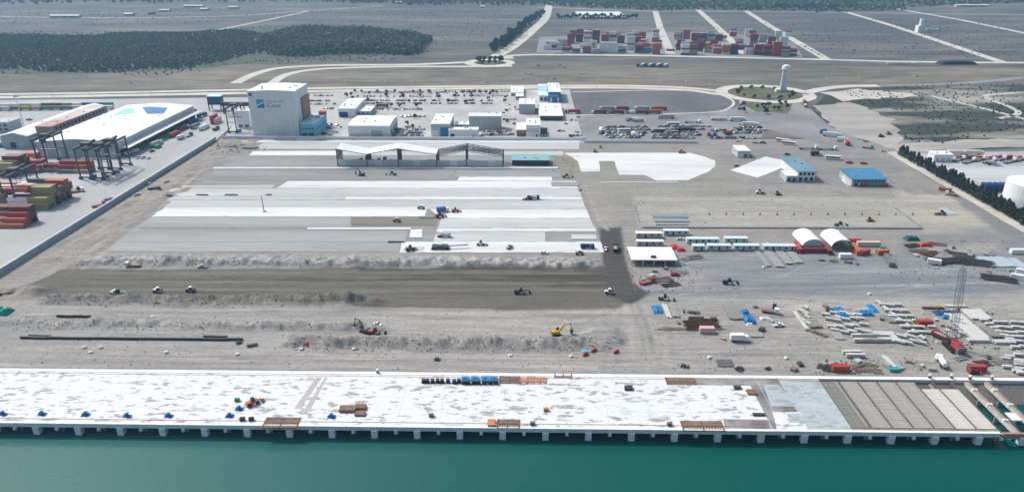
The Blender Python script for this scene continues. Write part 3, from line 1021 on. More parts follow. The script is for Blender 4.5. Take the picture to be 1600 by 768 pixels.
# precast plank lanes
mats_l = [M_plankb, M_plank, M_plank, M_plank, M_plank, M_plankw, M_plankw]
NP = 26
pd = (DEP - 5.2) / NP
rnd2 = random.Random(3)
for k in range(7):
    me = MB().box(.42, LW - .42, .04, pd - .05, -.25, 0).mesh('plank', mats_l[k])
    x = x_lane + LW * k
    for j in range(NP):
        if k >= 5 and j >= NP - 4:
            continue
        o = link_child('plank', me, wharf)
        o.location = (x, 2.4 + pd * j, DZ - .12 + rnd2.uniform(-.03, .03))
for k in range(8):
    b = MB()
    b.box(x_lane + LW * k - .5, x_lane + LW * k + .5, .9, DEP - 1.4, -1.3, DZ - .42)
    wpart('bearing_beam', b, M_joint)
b = MB()
b.box(x_lane, x_lane + LW * 7, .9, 2.3, -1.3, DZ - .25)
wpart('edge_ledge', b, M_brown)
# bays left open with reinforcement showing
def rebar_bay(pts, nx, ny):
    q = [G(p[0], p[1], DZ) for p in pts]
    x0 = sum(p.x for p in (q[0], q[3])) / 2
    x1 = sum(p.x for p in (q[1], q[2])) / 2
    y0 = min(p.y for p in q) - QF
    y1 = max(p.y for p in q) - QF
    k = MB()
    k.box(x0, x1, y0, y1, DZ - .3, DZ + .015)
    o_ = k.build('formwork_bay', M_brown, wharf)
    k = MB()
    for i in range(nx + 1):
        x = x0 + (x1 - x0) * i / nx
        k.bar((x, y0, DZ + .10), (x, y1, DZ + .10), .09)
    for j in range(ny + 1):
        y = y0 + (y1 - y0) * j / ny
        k.bar((x0, y, DZ + .05), (x1, y, DZ + .05), .09)
    for i in (0, nx // 2, nx):
        x = x0 + (x1 - x0) * i / nx
        k.box(x - .25, x + .25, y0, y1, DZ, DZ + .16)
    k.box(x0, x1, y0 + (y1 - y0) * .42, y0 + (y1 - y0) * .5, DZ, DZ + .15)
    k.build('reinforcement', M_rebar, o_)
rebar_bay([(418, 652), (470, 652), (463, 668), (410, 667)], 14, 6)
rebar_bay([(778, 655), (811, 655), (812, 668), (777, 668)], 9, 5)
rebar_bay([(1065, 657), (1127, 658), (1131, 673), (1067, 672)], 14, 5)
rebar_bay([(781, 588), (812, 588), (813, 599), (781, 599)], 10, 4)
rebar_bay([(1041, 590), (1084, 590), (1087, 601), (1042, 600)], 12, 4)
rebar_bay([(867, 584), (893, 584), (893, 590), (867, 590)], 8, 3)

# capping beams still bristling with starter bars, beyond the end of the planks
def starter_beam(px_, label, w_=1.6):
    x = G(px_, 640, DZ).x
    t_ = thing('capping_beam', label, 'concrete beam', (x, QF, 0), 0, 'bare capping beams at the end of the wharf')
    MB().box(-w_ / 2, w_ / 2, .5, DEP - 1.5, -1.3, .05).build('beam', M_plankw, t_)
    k = MB()
    r_ = random.Random(px_)
    for j in range(60):
        y = .8 + j * .5
        for s in (-.5, 0, .5):
            k.bar((s * w_ * .8, y, 0), (s * w_ * .8 + r_.uniform(-.1, .1), y + r_.uniform(-.1, .1), r_.uniform(.6, 1.0)), .09)
    k.build('starter_bars', mat('pink_rebar', (.42, .28, .24), .9, .2), t_)
    for y in (3, 12, 22):
        MB().tube((0, y, -7), (0, y, -1.2), .5, .5, 10).build('pile', M_pile, t_)
    for y in (7, 16, 25):
        MB().box(-w_ / 2 - .15, w_ / 2 + .15, y, y + 1.1, -.9, .5).build('formwork_panel', M_fascia, t_)
starter_beam(1557, 'bare capping beam with starter bars nearest the finished planks')
starter_beam(1590, 'bare capping beam with starter bars farthest from the finished planks')
b = MB().box(-1.7, 1.7, -2.2, 2.2, -.15, .18)
b.box(-1.7, 1.7, -2.2, -2.0, .18, .3).box(-1.7, 1.7, 2.0, 2.2, .18, .3)
q = G(1586, 651, .2)
tag(b.build('formwork_tray', M_fascia, None, (q.x - .5, q.y, .25)), 'white formwork tray lying across the bare capping beams', 'formwork')
b = MB()
b.box(x_end, x_end + 60, -.25, .86, -1.45, .1)
b.box(x_end + 1, x_end + 60, -.1, .7, .1, .4)
for i in range(60):
    b.bar((x_end + i, .2, .3), (x_end + i + .2, .3, 1.0), .1)
wpart('unfinished_fascia', b, MATS['pink_rebar'])

# mooring bollards in blue
def make_bollard():
    t_ = thing('mooring_bollard', '', 'bollard')
    MB().box(-1.5, 1.5, -.85, .85, 0, .22, tx=.1, ty=.1).build('base_plate', M_blue, t_)
    k = MB()
    k.tube((0, 0, .2), (0, 0, .9), .62, .42, 10).tube((0, 0, .9), (0, 0, 1.25), .42, .75, 10).tube((0, 0, 1.25), (0, 0, 1.5), .75, .5, 10)
    k.build('head', M_blue, t_)
    k = MB()
    k.tube((-1.2, 0, .5), (1.3, 0, .75), .28, .2, 8)
    k.build('horn', M_blue, t_)
    return t_
for i, (px_, py_, lb) in enumerate(((5, 647, 'blue mooring bollard at the left edge of the photo'), (66, 647, 'blue mooring bollard second along the quay from the left'),
                                    (134, 648, 'blue mooring bollard third along the quay from the left'), (199, 650, 'blue mooring bollard fourth along the quay from the left'),
                                    (264, 650, 'blue mooring bollard fifth along the quay from the left'), (359, 650, 'blue mooring bollard near the quay edge beside the dark excavator'),
                                    (374, 639, 'blue mooring bollard set back just left of the orange machine'), (518, 651, 'blue mooring bollard beside the brown pallets on the deck'))):
    p = G(px_, py_, DZ)
    spawn(make_bollard, (), (p.x, p.y, DZ), R(8 * (i % 3) - 6), lb, 'bollard', 'blue bollards along the quay')

# rubber fenders waiting at the back of the deck
def make_fender():
    t_ = thing('rubber_fender', '', 'fender')
    MB().tube((0, 0, 0), (0, 0, 1.35), .95, .6, 12).build('rubber_cone', M_black, t_)
    MB().tube((0, 0, 1.35), (0, 0, 1.5), .75, .75, 12).build('flange', M_steel, t_)
    return t_
fx = [(662, 597), (668, 597), (676, 597), (684, 597), (691, 597), (700, 597), (710, 598), (717, 597), (725, 599), (732, 599), (740, 599), (748, 599), (757, 599), (766, 599), (775, 599)]
for i, (px_, py_) in enumerate(fx):
    p = G(px_, py_, DZ)
    spawn(make_fender, (), (p.x, p.y, DZ), 0, 'black rubber fender cone in the row at the back of the white deck', 'fender', 'rubber fender cones on the deck')

def make_panel(kind):
    t_ = thing('fender_panel', '', 'fender panel')
    m_ = M_blue if kind == 'blue' else M_orange
    if kind == 'blue':
        MB().box(-1.5, 1.5, -1.6, 1.6, .5, .75).build('face_plate', mat('blue_panel', (.01, .22, .55), .5, .1), t_)
    else:
        k = MB()
        for i in range(4):
            k.bar((-1.2, -1.6 + i * 1.05, .6), (1.2, -1.6 + i * 1.05, .6), .22)
        for s in (-1.2, 1.2):
            k.bar((s, -1.7, .6), (s, 1.7, .6), .25)
        k.build('face_frame', M_orange, t_)
    k = MB()
    for s in (-1.1, 1.1):
        for y in (-1.2, 1.2):
            k.box(s - .15, s + .15, y - .15, y + .15, 0, .5)
    k.build('stand', m_, t_)
    k = MB()
    k.box(-.9, .9, -.15, .15, .76, .95).box(-.15, .15, -1.2, 1.2, .76, .95)
    k.build('rib', m_, t_)
    return t_
for i, (px_, k) in enumerate(((727, 'blue'), (742, 'blue'), (758, 'blue'), (771, 'blue'), (818, 'orange'), (828, 'orange'), (838, 'orange'), (847, 'orange'))):
    p = G(px_, 593.5 if k == 'blue' else 595, DZ)
    spawn(make_panel, (k,), (p.x, p.y, DZ), 0, 'blue steel fender panel behind the black fender cones' if k == 'blue' else 'orange steel fender frame lying right of the dark formwork bay', 'fender panel', k + ' fender panels')

# rusty formwork stacks and pallets on the deck
def clutter_stack(name, label, cat, px_, py_, L, Wd, H, n, m, z=DZ, rz=0.0, gap=.12, cross=True):
    """a bundle of bars / panels lying on bearers: each piece its own part"""
    p = G(px_, py_, z)
    t_ = thing(name, label, cat, (p.x, p.y, z), rz)
    for s in (-.35, .35):
        MB().box(L * s - .12, L * s + .12, -Wd / 2, Wd / 2, 0, .15).build('bearer', MATS.get('timber') or mat('timber', (.22, .15, .09), .9, .2), t_)
    w1 = Wd / n
    me = MB().box(-L / 2, L / 2, 0, w1 - gap * w1, 0, H).mesh('piece', m)
    r_ = random.Random(px_ * 7 + py_)
    for i in range(n):
        o_ = link_child('piece', me, t_)
        o_.location = (r_.uniform(-.04, .04) * L, -Wd / 2 + i * w1, .15 + r_.uniform(-.02, .02))
    return t_
clutter_stack('formwork_stack', 'brown formwork stack behind the pallets on the white deck', 'formwork', 544, 640, 5.5, 3, 1.0, 4, M_brown)
clutter_stack('pallet_stack', 'stack of grey brown pallets right of the formwork stack', 'pallets', 564, 637, 4.0, 2.4, .9, 4, MATS['timber'])
clutter_stack('pallet_stack', 'low stack of dark pallets in front of the grey brown pallets', 'pallets', 563, 647, 3.6, 2.2, .7, 3, M_brown)
clutter_stack('formwork_stack', 'orange brown formwork pieces beside the blue bollard and formwork bay', 'formwork', 768, 661, 2.6, 3.4, .6, 3, M_orange)
clutter_stack('timber_stack', 'dark timber heap at the back right of the white deck', 'timber', 982, 607, 3.0, 2.2, .8, 3, M_steel)
clutter_stack('timber_stack', 'dark timber pieces near the corner of the white deck', 'timber', 1152, 606, 2.6, 1.6, .6, 3, M_steel)
clutter_stack('timber_stack', 'grey planks beside the step in the white deck', 'timber', 1174, 613, 3.4, 3.0, .5, 4, MATS['timber'])
clutter_stack('timber_stack', 'dark boards lying at the right end of the white deck', 'timber', 1186, 648, 4.2, 1.2, .5, 3, M_steel)

# ------------------------------------------------------------------ paints and common materials
def paint(name, c, rough=.5, metal=0.0, var=.08):
    return mat(name, c, rough, var, .9, metal)

M_glass = paint('dark_glass', (.02, .03, .035), .15, 0, .02)
M_win = paint('window_glass', (.05, .07, .085), .2, 0, .05)
M_tyre = paint('tyre_rubber', (.016, .016, .016), .9)
M_white = paint('white_paint', (.76, .78, .78), .45)
M_roofw = mat('white_roof_sheet', (.80, .82, .82), .5, .05, .3, c2=(.72, .74, .75), big=.08)
M_wallw = mat('pale_wall_sheet', (.74, .775, .77), .6, .05, .3, c2=(.68, .715, .715), big=.06)
M_wallg = mat('grey_wall_sheet', (.47, .51, .52), .65, .06, .3, c2=(.41, .45, .46), big=.06)
M_walld = paint('dark_opening', (.035, .04, .05), .8)
M_teal = paint('teal_sheet', (.22, .42, .45), .55)
M_tealp = paint('teal_roof_paint', (.22, .66, .62), .5)
M_bluep = paint('blue_roof_paint', (.02, .20, .42), .5)
M_blueroof = mat('blue_roof_sheet', (.11, .25, .35), .5, .12, .3, c2=(.17, .31, .39), big=.1)
M_bluel = paint('light_blue_wall', (.16, .46, .62), .55)
M_brownp = paint('brown_door', (.33, .17, .11), .6)
M_yellow = paint('machine_yellow', (.55, .33, .02), .5)
M_red = paint('signal_red', (.50, .035, .03), .5)
M_orangep = paint('bright_orange', (.60, .12, .03), .5)
M_redroof = mat('maroon_sheet', (.23, .10, .09), .7, .15, .3, c2=(.30, .16, .14), big=.1)
M_concw = mat('wall_concrete', (.36, .39, .42), .85, .08, .3, c2=(.43, .46, .48), big=.08)


def text_on(s, size, m, parent, loc, ext=.04):
    cu = bpy.data.curves.new('lettering', 'FONT')
    cu.body = s
    cu.size = size
    cu.extrude = ext
    o_ = bpy.data.objects.new('lettering', cu)
    col.objects.link(o_)
    dg = bpy.context.evaluated_depsgraph_get()
    me = bpy.data.meshes.new_from_object(o_.evaluated_get(dg))
    bpy.data.objects.remove(o_)
    me.materials.clear()
    me.materials.append(m)
    o_ = link_child('lettering', me, parent)
    o_.location = loc
    o_.rotation_euler = (math.pi / 2, 0, 0)
    return o_


def building(name, label, cat, x0, x1, y0, y1, h, wall, roofm, roof='flat', rise=0.0, wins=(), over=.4, loc_z=0.0, group=None):
    """wall + roof + openings; wins: (face, u0, u1, z0, z1, material, part name); face f/b/l/r, u as share of the face"""
    t_ = thing(name, label, cat, (x0, y0, loc_z), 0, group)
    X, Y = x1 - x0, y1 - y0
    k = MB()
    if roof == 'gable_y':            # ridge runs back to front
        k.extr([(0, 0), (X, 0), (X, h), (X / 2, h + rise), (0, h)], 0, Y)
        r_ = MB()
        th = .35
        r_.extr([(-over, h + .02), (X / 2, h + rise + .03 + over * rise / X * 2), (X + over, h + .02), (X + over, h + th), (X / 2, h + rise + th + .1 + over * rise / X * 2), (-over, h + th)], -over, Y + over)
    elif roof == 'gable_x':
        vs = [(0, 0, 0), (X, 0, 0), (X, Y, 0), (0, Y, 0), (0, 0, h), (X, 0, h), (X, Y, h), (0, Y, h), (0, Y / 2, h + rise), (X, Y / 2, h + rise)]
        k.add(vs, [(3, 2, 1, 0), (0, 1, 5, 4), (2, 3, 7, 6), (1, 2, 6, 9, 5), (3, 0, 4, 8, 7)])
        r_ = MB()
        for s, (ya, yb) in enumerate(((-over, Y / 2), (Y + over, Y / 2))):
            v = [(-over, ya, h + .05), (X + over, ya, h + .05), (X + over, yb, h + rise + .1), (-over, yb, h + rise + .1)]
            v += [(p[0], p[1], p[2] + .3) for p in v]
            fs = [(0, 1, 2, 3), (7, 6, 5, 4), (0, 4, 5, 1), (1, 5, 6, 2), (2, 6, 7, 3), (3, 7, 4, 0)]
            r_.add(v, fs if s else [tuple(reversed(f)) for f in fs])
    elif roof == 'shed':             # high at the back
        vs = [(0, 0, 0), (X, 0, 0), (X, Y, 0), (0, Y, 0), (0, 0, h), (X, 0, h), (X, Y, h + rise), (0, Y, h + rise)]
        k.add(vs, [(3, 2, 1, 0), (0, 1, 5, 4), (2, 3, 7, 6), (1, 2, 6, 5), (3, 0, 4, 7), (4, 5, 6, 7)])
        r_ = MB()
        v = [(-over, -over, h + .05), (X + over, -over, h + .05), (X + over, Y + over, h + rise + .05), (-over, Y + over, h + rise + .05)]
        v += [(p[0], p[1], p[2] + .3) for p in v]
        r_.add(v, [(3, 2, 1, 0), (4, 5, 6, 7), (0, 1, 5, 4), (1, 2, 6, 5), (2, 3, 7, 6), (3, 0, 4, 7)])
    else:
        k.box(0, X, 0, Y, 0, h)
        r_ = MB()
        r_.box(-over, X + over, -over, Y + over, h + .004, h + .35)
    k.build('wall', wall, t_)
    ro = r_.build('roof', roofm, t_)
    if X > 12 and Y > 7 and roof in ('flat', 'gable_x', 'gable_y', 'shed'):
        g_ = random.Random(int(abs(x0 * 7 + y0)))
        for i in range(3 if X < 40 else 6):
            u_, v_ = g_.uniform(.12, .88), g_.uniform(.2, .8)
            zt = h + {'flat': 0, 'gable_y': rise * (1 - abs(u_ - .5) * 2), 'gable_x': rise * (1 - abs(v_ - .5) * 2), 'shed': rise * v_}[roof]
            MB().box(u_ * X - .6, u_ * X + .6, v_ * Y - .5, v_ * Y + .5, zt, zt + 1.1).build('vent', M_wallg, ro)
    for (fc, u0, u1, z0, z1, m_, pn) in wins:
        q = MB()
        d = .06
        if fc == 'f':
            q.box(u0 * X, u1 * X, -d, .1, z0, z1)
        elif fc == 'b':
            q.box(u0 * X, u1 * X, Y - .1, Y + d, z0, z1)
        elif fc == 'l':
            q.box(-d, .1, u0 * Y, u1 * Y, z0, z1)
        else:
            q.box(X - .1, X + d, u0 * Y, u1 * Y, z0, z1)
        q.build(pn, m_, t_)
    t_['_h'] = h
    return t_


def bpx(l, r, base, top, back):
    """plan of a building from its front base corners, front eave and rear roof edge as surveyed"""
    A, B = G(l, base), G(r, base)
    y0 = (A.y + B.y) / 2
    h = ZAT((l + r) / 2, top, y0)
    y1 = G((l + r) / 2, back, h).y
    return A.x, B.x, y0, max(y1, y0 + 3), h


def wrow(fc, n, z0, z1, u0=.04, u1=.96, fill=.6, m=None, nm='window'):
    w_ = (u1 - u0) / n
    return [(fc, u0 + w_ * (i + .5 - fill / 2), u0 + w_ * (i + .5 + fill / 2), z0, z1, m or M_win, nm) for i in range(n)]


# ------------------------------------------------------------------ terminal boundary wall
p0, p1 = G(336, 219.5), G(-80, 488)
xw = (G(335, 219.5).x + G(0, 433).x) / 2
wl = thing('boundary_wall', 'long grey concrete boundary wall between the terminal and the building site', 'wall', (xw, 250, 0))
y_a, y_b = QY + 6, p0.y
n_p = 44
mw = MB().box(-.35, .35, .04, (y_b - y_a) / n_p - .04, 0, 3.2).mesh('wall_panel', M_concw)
for i in range(n_p):
    o = link_child('wall_panel', mw, wl)
    o.location = (0, y_a - 250 + i * (y_b - y_a) / n_p, 0)
MB().box(-.6, .6, y_a - 250, y_b - 250, 3.2, 3.5).build('coping', mat('coping_concrete', (.50, .53, .55), .8, .06), wl)
xb = G(400, 216).x
wb = thing('boundary_wall', 'low pale concrete wall between the depot and the new yard', 'wall', (0, G(600, 218).y, 0))
wx0, wx1 = G(345, 218).x, G(915, 219).x
n_p = 40
mw = MB().box(.04, (wx1 - wx0) / n_p - .04, -.25, .25, 0, 2.6).mesh('wall_panel', mat('pale_wall_concrete', (.74, .76, .76), .8, .06))
for i in range(n_p):
    o = link_child('wall_panel', mw, wb)
    o.location = (wx0 + i * (wx1 - wx0) / n_p, 0, 0)
wb2 = thing('boundary_wall', 'low grey wall in front of the crowded vehicle yard', 'wall', (0, G(1000, 223.5).y, 0))
MB().box(G(912, 223).x, G(1090, 223.5).x, -.25, .25, 0, 2.0).build('wall_panel', MATS['pale_wall_concrete'], wb2)
MB().box(G(912, 223).x, G(1090, 223.5).x, -.4, .4, 2.0, 2.2).build('coping', MATS['coping_concrete'], wb2)

# ------------------------------------------------------------------ the tall white block with the emblem
x0, x1, y0, y1, h = bpx(396, 469, 212, 143, 131)
hq = building('tall_warehouse', 'tall white windowless warehouse block with a blue square emblem', 'warehouse', x0, x1, y0, y1, h, M_wallw, M_roofw, 'gable_y', .7, over=.15)
X, Y = x1 - x0, y1 - y0
MB().box(X - .1, X + 1.6, Y * .35, Y * .92, h * .30, h * .78).build('brown_panel', M_brownp, hq)
for i in range(1, 9):
    MB().box(X * i / 9 - .06, X * i / 9 + .06, -.05, .02, 0, h * .985).build('cladding_joint', M_wallg, hq)
M_logo1 = paint('emblem_cyan', (.02, .38, .50), .5)
M_logo2 = paint('emblem_blue', (.02, .17, .32), .5)
M_let = paint('lettering_blue', (.08, .19, .27), .5)
ex, ez = X * .16, h * .63
s_ = 6.6
e = MB()
e.add([(ex, -.10, ez + s_ * .35), (ex + s_, -.10, ez + s_ * .82), (ex + s_, -.10, ez + s_ * 1.1), (ex, -.10, ez + s_ * 1.1)], [(0, 1, 2, 3)])
e.add([(ex, -.02, ez + s_ * .35), (ex + s_, -.02, ez + s_ * .82), (ex + s_, -.02, ez + s_ * 1.1), (ex, -.02, ez + s_ * 1.1)], [(3, 2, 1, 0)])
em = e.build('emblem', M_logo1, hq)
e = MB()
e.add([(ex, -.10, ez), (ex + s_, -.10, ez), (ex + s_, -.10, ez + s_ * .65), (ex, -.10, ez + s_ * .18)], [(0, 1, 2, 3)])
e.add([(ex, -.02, ez), (ex + s_, -.02, ez), (ex + s_, -.02, ez + s_ * .65), (ex, -.02, ez + s_ * .18)], [(3, 2, 1, 0)])
e.build('emblem_half', M_logo2, em)
text_on('HUTCHISON PORTS', 1.75, M_let, hq, (ex + s_ + 1.3, -.08, ez + 4.9))
text_on('iCave', 5.4, M_let, hq, (ex + s_ + 1.6, -.08, ez + .5))
MB().tube((X * .055, -.25, h * .93), (X * .055, .05, h * .93), 1.5, 1.5, 16).build('round_vent', M_logo2, hq)
# light blue block at its foot
x0, x1, y0, y1, h = bpx(469.5, 493, 213, 194, 178)
bb = building('blue_annex', 'light blue annex with blue side at the foot of the tall white block', 'building', x0 + .6, x1, y0, y1, h, M_bluel, mat('pale_blue_roof', (.45, .62, .68), .6, .08), 'flat', wins=[('f', .1, .45, 0, 3, M_walld, 'door'), ('f', .55, .9, 0, 3, M_walld, 'door')] + wrow('r', 5, 4, 6.5, m=M_bluep) + wrow('f', 4, 6, 7.4, m=M_win), over=.2)
Yl = y1 - y0
MB().tube(((x1 - x0) * .7, Yl * .6, h + .2), ((x1 - x0) * .7, Yl * .6, h + 2.2), 2.2, 2.2, 14).build('roof_fan', M_wallg, bb)
MB().box((x1 - x0) * .55, (x1 - x0) * 1.0, Yl * .86, Yl * .98, h + .3, h + 3.4).build('orange_unit', M_orangep, bb)
# white slab wall just left of the block
x0, x1, y0, y1, h = bpx(371, 392, 200, 174, 171)
building('switch_house', 'plain white house squeezed between the gantry crane and tall block', 'building', x0, x1, y0, y1, h, M_wallw, M_roofw, wins=wrow('f', 2, 1, 3), over=.2)

# ------------------------------------------------------------------ warehouses of the existing terminal
H_A = 12.0
xa0, xa1 = G(57, 221, H_A).x, G(181, 223, H_A).x
ya0 = (G(57, 221, H_A).y + G(181, 223, H_A).y) / 2
ya1 = G(245, 165, H_A).y
wa = building('cargo_warehouse', 'big white roofed cargo warehouse with teal and blue roof patches', 'warehouse', xa0, xa1, ya0, ya1, H_A, M_wallg, M_roofw, 'gable_y', 2.2, over=.6)
X, Y = xa1 - xa0, ya1 - ya0
k = MB()
k.box(X, X + 7.5, 2, Y - 2, 7.0, 7.35)
k.build('canopy', M_roofw, wa)
for i in range(22):
    y = 4 + (Y - 8) * i / 21
    MB().box(X + .02, X + .25, y - 2.6, y + 2.6, .1, 5.2).build('dock_door', M_walld, wa)
    if i % 3 == 0:
        MB().box(X + 6.8, X + 7.2, y - .2, y + .2, 0, 7.0).build('canopy_post', M_steel, wa)
for i in range(6):
    MB().box(X * (i + .3) / 6, X * (i + .7) / 6, -.08, .1, .1, 5).build('front_door', M_wallw, wa)

def roof_patch(uv, m_, nm):
    """paint laid on both slopes of the roof: four corners, filled with a fine grid"""
    (a0, a1), (b0, b1), (c0, c1), (d0, d1) = uv
    V_, F_ = [], []
    n_ = 12
    for j in range(n_ + 1):
        for i in range(n_ + 1):
            s0, t0 = i / n_, j / n_
            u = (a0 * (1 - s0) + b0 * s0) * (1 - t0) + (d0 * (1 - s0) + c0 * s0) * t0
            v = (a1 * (1 - s0) + b1 * s0) * (1 - t0) + (d1 * (1 - s0) + c1 * s0) * t0
            V_.append((u * X, v * Y, H_A + 2.2 * (1 - abs(u - .5) * 2) + .62))
    for j in range(n_):
        for i in range(n_):
            q = j * (n_ + 1) + i
            F_.append((q, q + n_ + 1, q + n_ + 2, q + 1))
    MB().add(V_, F_).build(nm, m_, wa)

def upx(px, py):
    p = G(px, py, H_A + 1.4)
    return (p.x - xa0) / X, (p.y - ya0) / Y
roof_patch([upx(222, 169), upx(262, 169), upx(255, 177), upx(230, 179)], M_bluep, 'painted_patch')
roof_patch([upx(194, 170), upx(208, 169), upx(211, 179), upx(178, 180)], M_tealp, 'painted_patch')
H_B = 10.0
xb0, xb1 = G(2, 212, H_B).x, G(43, 213, H_B).x
yb0 = G(20, 213, H_B).y
yb1 = G(140, 166, H_B).y
building('cargo_warehouse', 'narrow white gabled warehouse with grey teal front at the left edge', 'warehouse', xb0, xb1, yb0, yb1, H_B, mat('grey_teal_wall', (.30, .38, .39), .6, .06), M_roofw, 'gable_y', 2.6, wins=[('f', .3, .5, 0, 5, M_walld, 'door'), ('f', .6, .8, 0, 5, M_wallg, 'door')], over=.5)
H_C = 15.0
xc0, xc1 = G(57, 197, H_C).x, G(80, 198, H_C).x
yc0 = G(68, 198, H_C).y
yc1 = G(158, 165.5, H_C).y
lc = building('long_shed', 'long narrow shed with faded maroon roof and brown end between the white warehouses', 'shed', xc0, xc1, yc0, yc1, H_C, mat('tan_wall', (.27, .20, .16), .7, .1), mat('faded_maroon_roof', (.42, .27, .26), .7, .1, .2, c2=(.62, .58, .57), big=.012, lo=.45, hi=.6), 'flat', wins=wrow('r', 9, 5, 10, m=M_wallg, nm='panel') + wrow('r', 14, 11, 13.5, m=M_walld), over=.3)

# ------------------------------------------------------------------ depot buildings
def bld(nm, lb, l, r, base, top, back, wall, roofm, roof='flat', rise=0, wins=(), over=.3, cat='building'):
    x0_, x1_, y0_, y1_, h_ = bpx(l, r, base, top, back)
    return building(nm, lb, cat, x0_, x1_, y0_, y1_, h_, wall, roofm, roof, rise, wins, over)

bld('workshop', 'white workshop with dark blue bay opening near the car park', 529, 556, 183, 170, 155, M_wallw, M_roofw, 'shed', .6, [('f', .05, .55, 0, 5, paint('navy_bay', (.02, .04, .12), .6), 'door'), ('f', .6, .85, 0, 4, M_white, 'door')] + wrow('r', 5, 3, 4.5))
bld('store_building', 'small white roofed store right of the workshop with the blue bay', 557, 579, 181, 174, 166, M_wallg, M_roofw, 'flat', 0, wrow('r', 4, 2, 3.4) + wrow('f', 3, 1.5, 3))
bld('store_shed', 'broad white roofed store with a pale grey front behind the yellow truck', 545, 610, 216, 197, 181, M_wallw, M_roofw, 'gable_x', 1.2, [('f', .55, .82, 0, 7, M_wallg, 'door')] + wrow('r', 3, 2, 6, m=paint('green_panel', (.06, .22, .14), .6), nm='panel'))
bld('gate_workshop', 'white roofed workshop with a blue and red doorway', 674, 703, 213, 194, 178, M_wallg, M_roofw, 'flat', 0, [('f', .5, .95, 0, 8, M_bluep, 'door'), ('f', .02, .4, 0, 5, M_wallw, 'door'), ('r', .1, .6, 0, 6, M_brownp, 'door')])
bld('low_office', 'low office with dark blue glazed strip behind the white lorry shed', 711, 752, 202, 195, 190, M_wallg, M_wallw, 'flat', 0, wrow('f', 7, 1, 3.2, m=paint('navy_glass', (.03, .05, .14), .3)))
bld('lorry_shed', 'low white box building with a round dark doorway beside parked lorries', 701, 747, 215, 203, 199, M_white, M_white, 'flat', 0, [('f', .06, .2, 0, 3.2, M_walld, 'door'), ('f', .82, .86, 0, 2.4, M_walld, 'door')])
bld('arched_store', 'grey store with shallow white curved roof and bare grey front', 733, 783, 203, 182, 177, M_wallg, M_roofw, 'gable_x', 1.6, wrow('r', 3, 1, 4, m=M_walld, nm='door'))
bld('customs_shed', 'white roofed shed with grey front beside the pink paved plot', 811, 836, 178, 163, 154, M_wallg, M_roofw, 'flat', 0, wrow('r', 3, 2, 6, m=M_walld))
bld('inspection_canopy', 'wide white flat canopy building with dark glazed front', 844, 878, 188, 181, 162, M_walld, M_roofw, 'flat', 0, wrow('f', 8, .8, 3.6, fill=.8), over=1.2)
bld('guard_building', 'two level white building with pale green glass before the canopy', 822, 844, 215, 196, 185, M_wallw, M_roofw, 'flat', 0, [('f', .05, .9, 5, 8, paint('pale_green_glass', (.45, .58, .54), .3), 'window'), ('f', .7, .8, 0, 3, M_walld, 'door')])
bld('guard_annex', 'small white roofed annex with brown wall left of the two level building', 807, 821, 213, 203, 192, M_brownp, M_roofw, 'flat', 0, wrow('f', 3, 1, 2.4))
bld('dark_store', 'small dark violet sided store right of the two level building', 844.5, 855, 215, 201, 200, paint('violet_grey', (.07, .065, .10), .7), paint('violet_roof', (.12, .11, .15), .7), 'flat', 0, wrow('f', 2, 1, 3, m=M_wallg, nm='door'))
fb = bld('fuel_station', 'white and blue building with teal striped roof beside the oval lot', 857, 876, 160, 144, 131, M_bluep, M_roofw, 'shed', .8, [('f', .12, .3, 0, 5, M_white, 'door'), ('f', .7, .88, 0, 5, M_white, 'door'), ('f', .05, .8, 6, 8, paint('pale_lettering_band', (.20, .45, .70), .5), 'sign_band')])
bld('striped_annex', 'teal and white striped annex left of the blue fronted building', 842.5, 856, 158, 150, 131.5, M_wallw, mat('teal_white_stripe', (.25, .62, .62), .5, .05, .3, c2=(.75, .80, .80), big=.08, stretch=(.1, 1, 1), lo=.45, hi=.55), 'flat', 0, wrow('f', 2, 1, 4))
bld('gatehouse', 'long white gatehouse roof at the back of the car park', 798, 818, 150, 145, 135.5, M_wallw, M_roofw, 'flat', 0, wrow('f', 4, 1, 2.5))
bld('gatehouse', 'small white booth with dark shade in front of the long gatehouse', 806, 818, 156, 151, 146, M_walld, M_roofw, 'flat', 0, wrow('f', 3, .6, 2, m=M_white))

# ------------------------------------------------------------------ steel shed being built
yf = G(650, 260.5).y
hE = ZAT(574, 240.5, yf)
hR = ZAT(623, 231.5, yf)
depth = G(623, 223.5, hR).y - yf
xk = [G(p, 260).x for p in (528, 574, 623, 683, 729, 786)]
zz = [hR - .5, hE, hR, hE, hR, hE]
sh = thing('steel_shed', 'half roofed steel shed under construction with white roof and bare frames', 'shed', (0, yf, 0))
for i in range(3):
    k = MB()
    a_, b_ = xk[i], xk[i + 1]
    v = [(a_, -1, zz[i]), (b_, -1, zz[i + 1]), (b_, depth, zz[i + 1]), (a_, depth, zz[i])]
    v += [(p[0], p[1], p[2] + .3) for p in v]
    k.add(v, [(3, 2, 1, 0), (4, 5, 6, 7), (0, 1, 5, 4), (1, 2, 6, 5), (2, 3, 7, 6), (3, 0, 4, 7)])
    k.build('roof', M_roofw, sh)
nr = 5
for i in range(6):
    for j in range(nr):
        y = depth * j / (nr - 1)
        MB().box(xk[i] - .35, xk[i] + .35, y - .35, y + .35, 0, zz[i]).build('column', M_steel, sh)
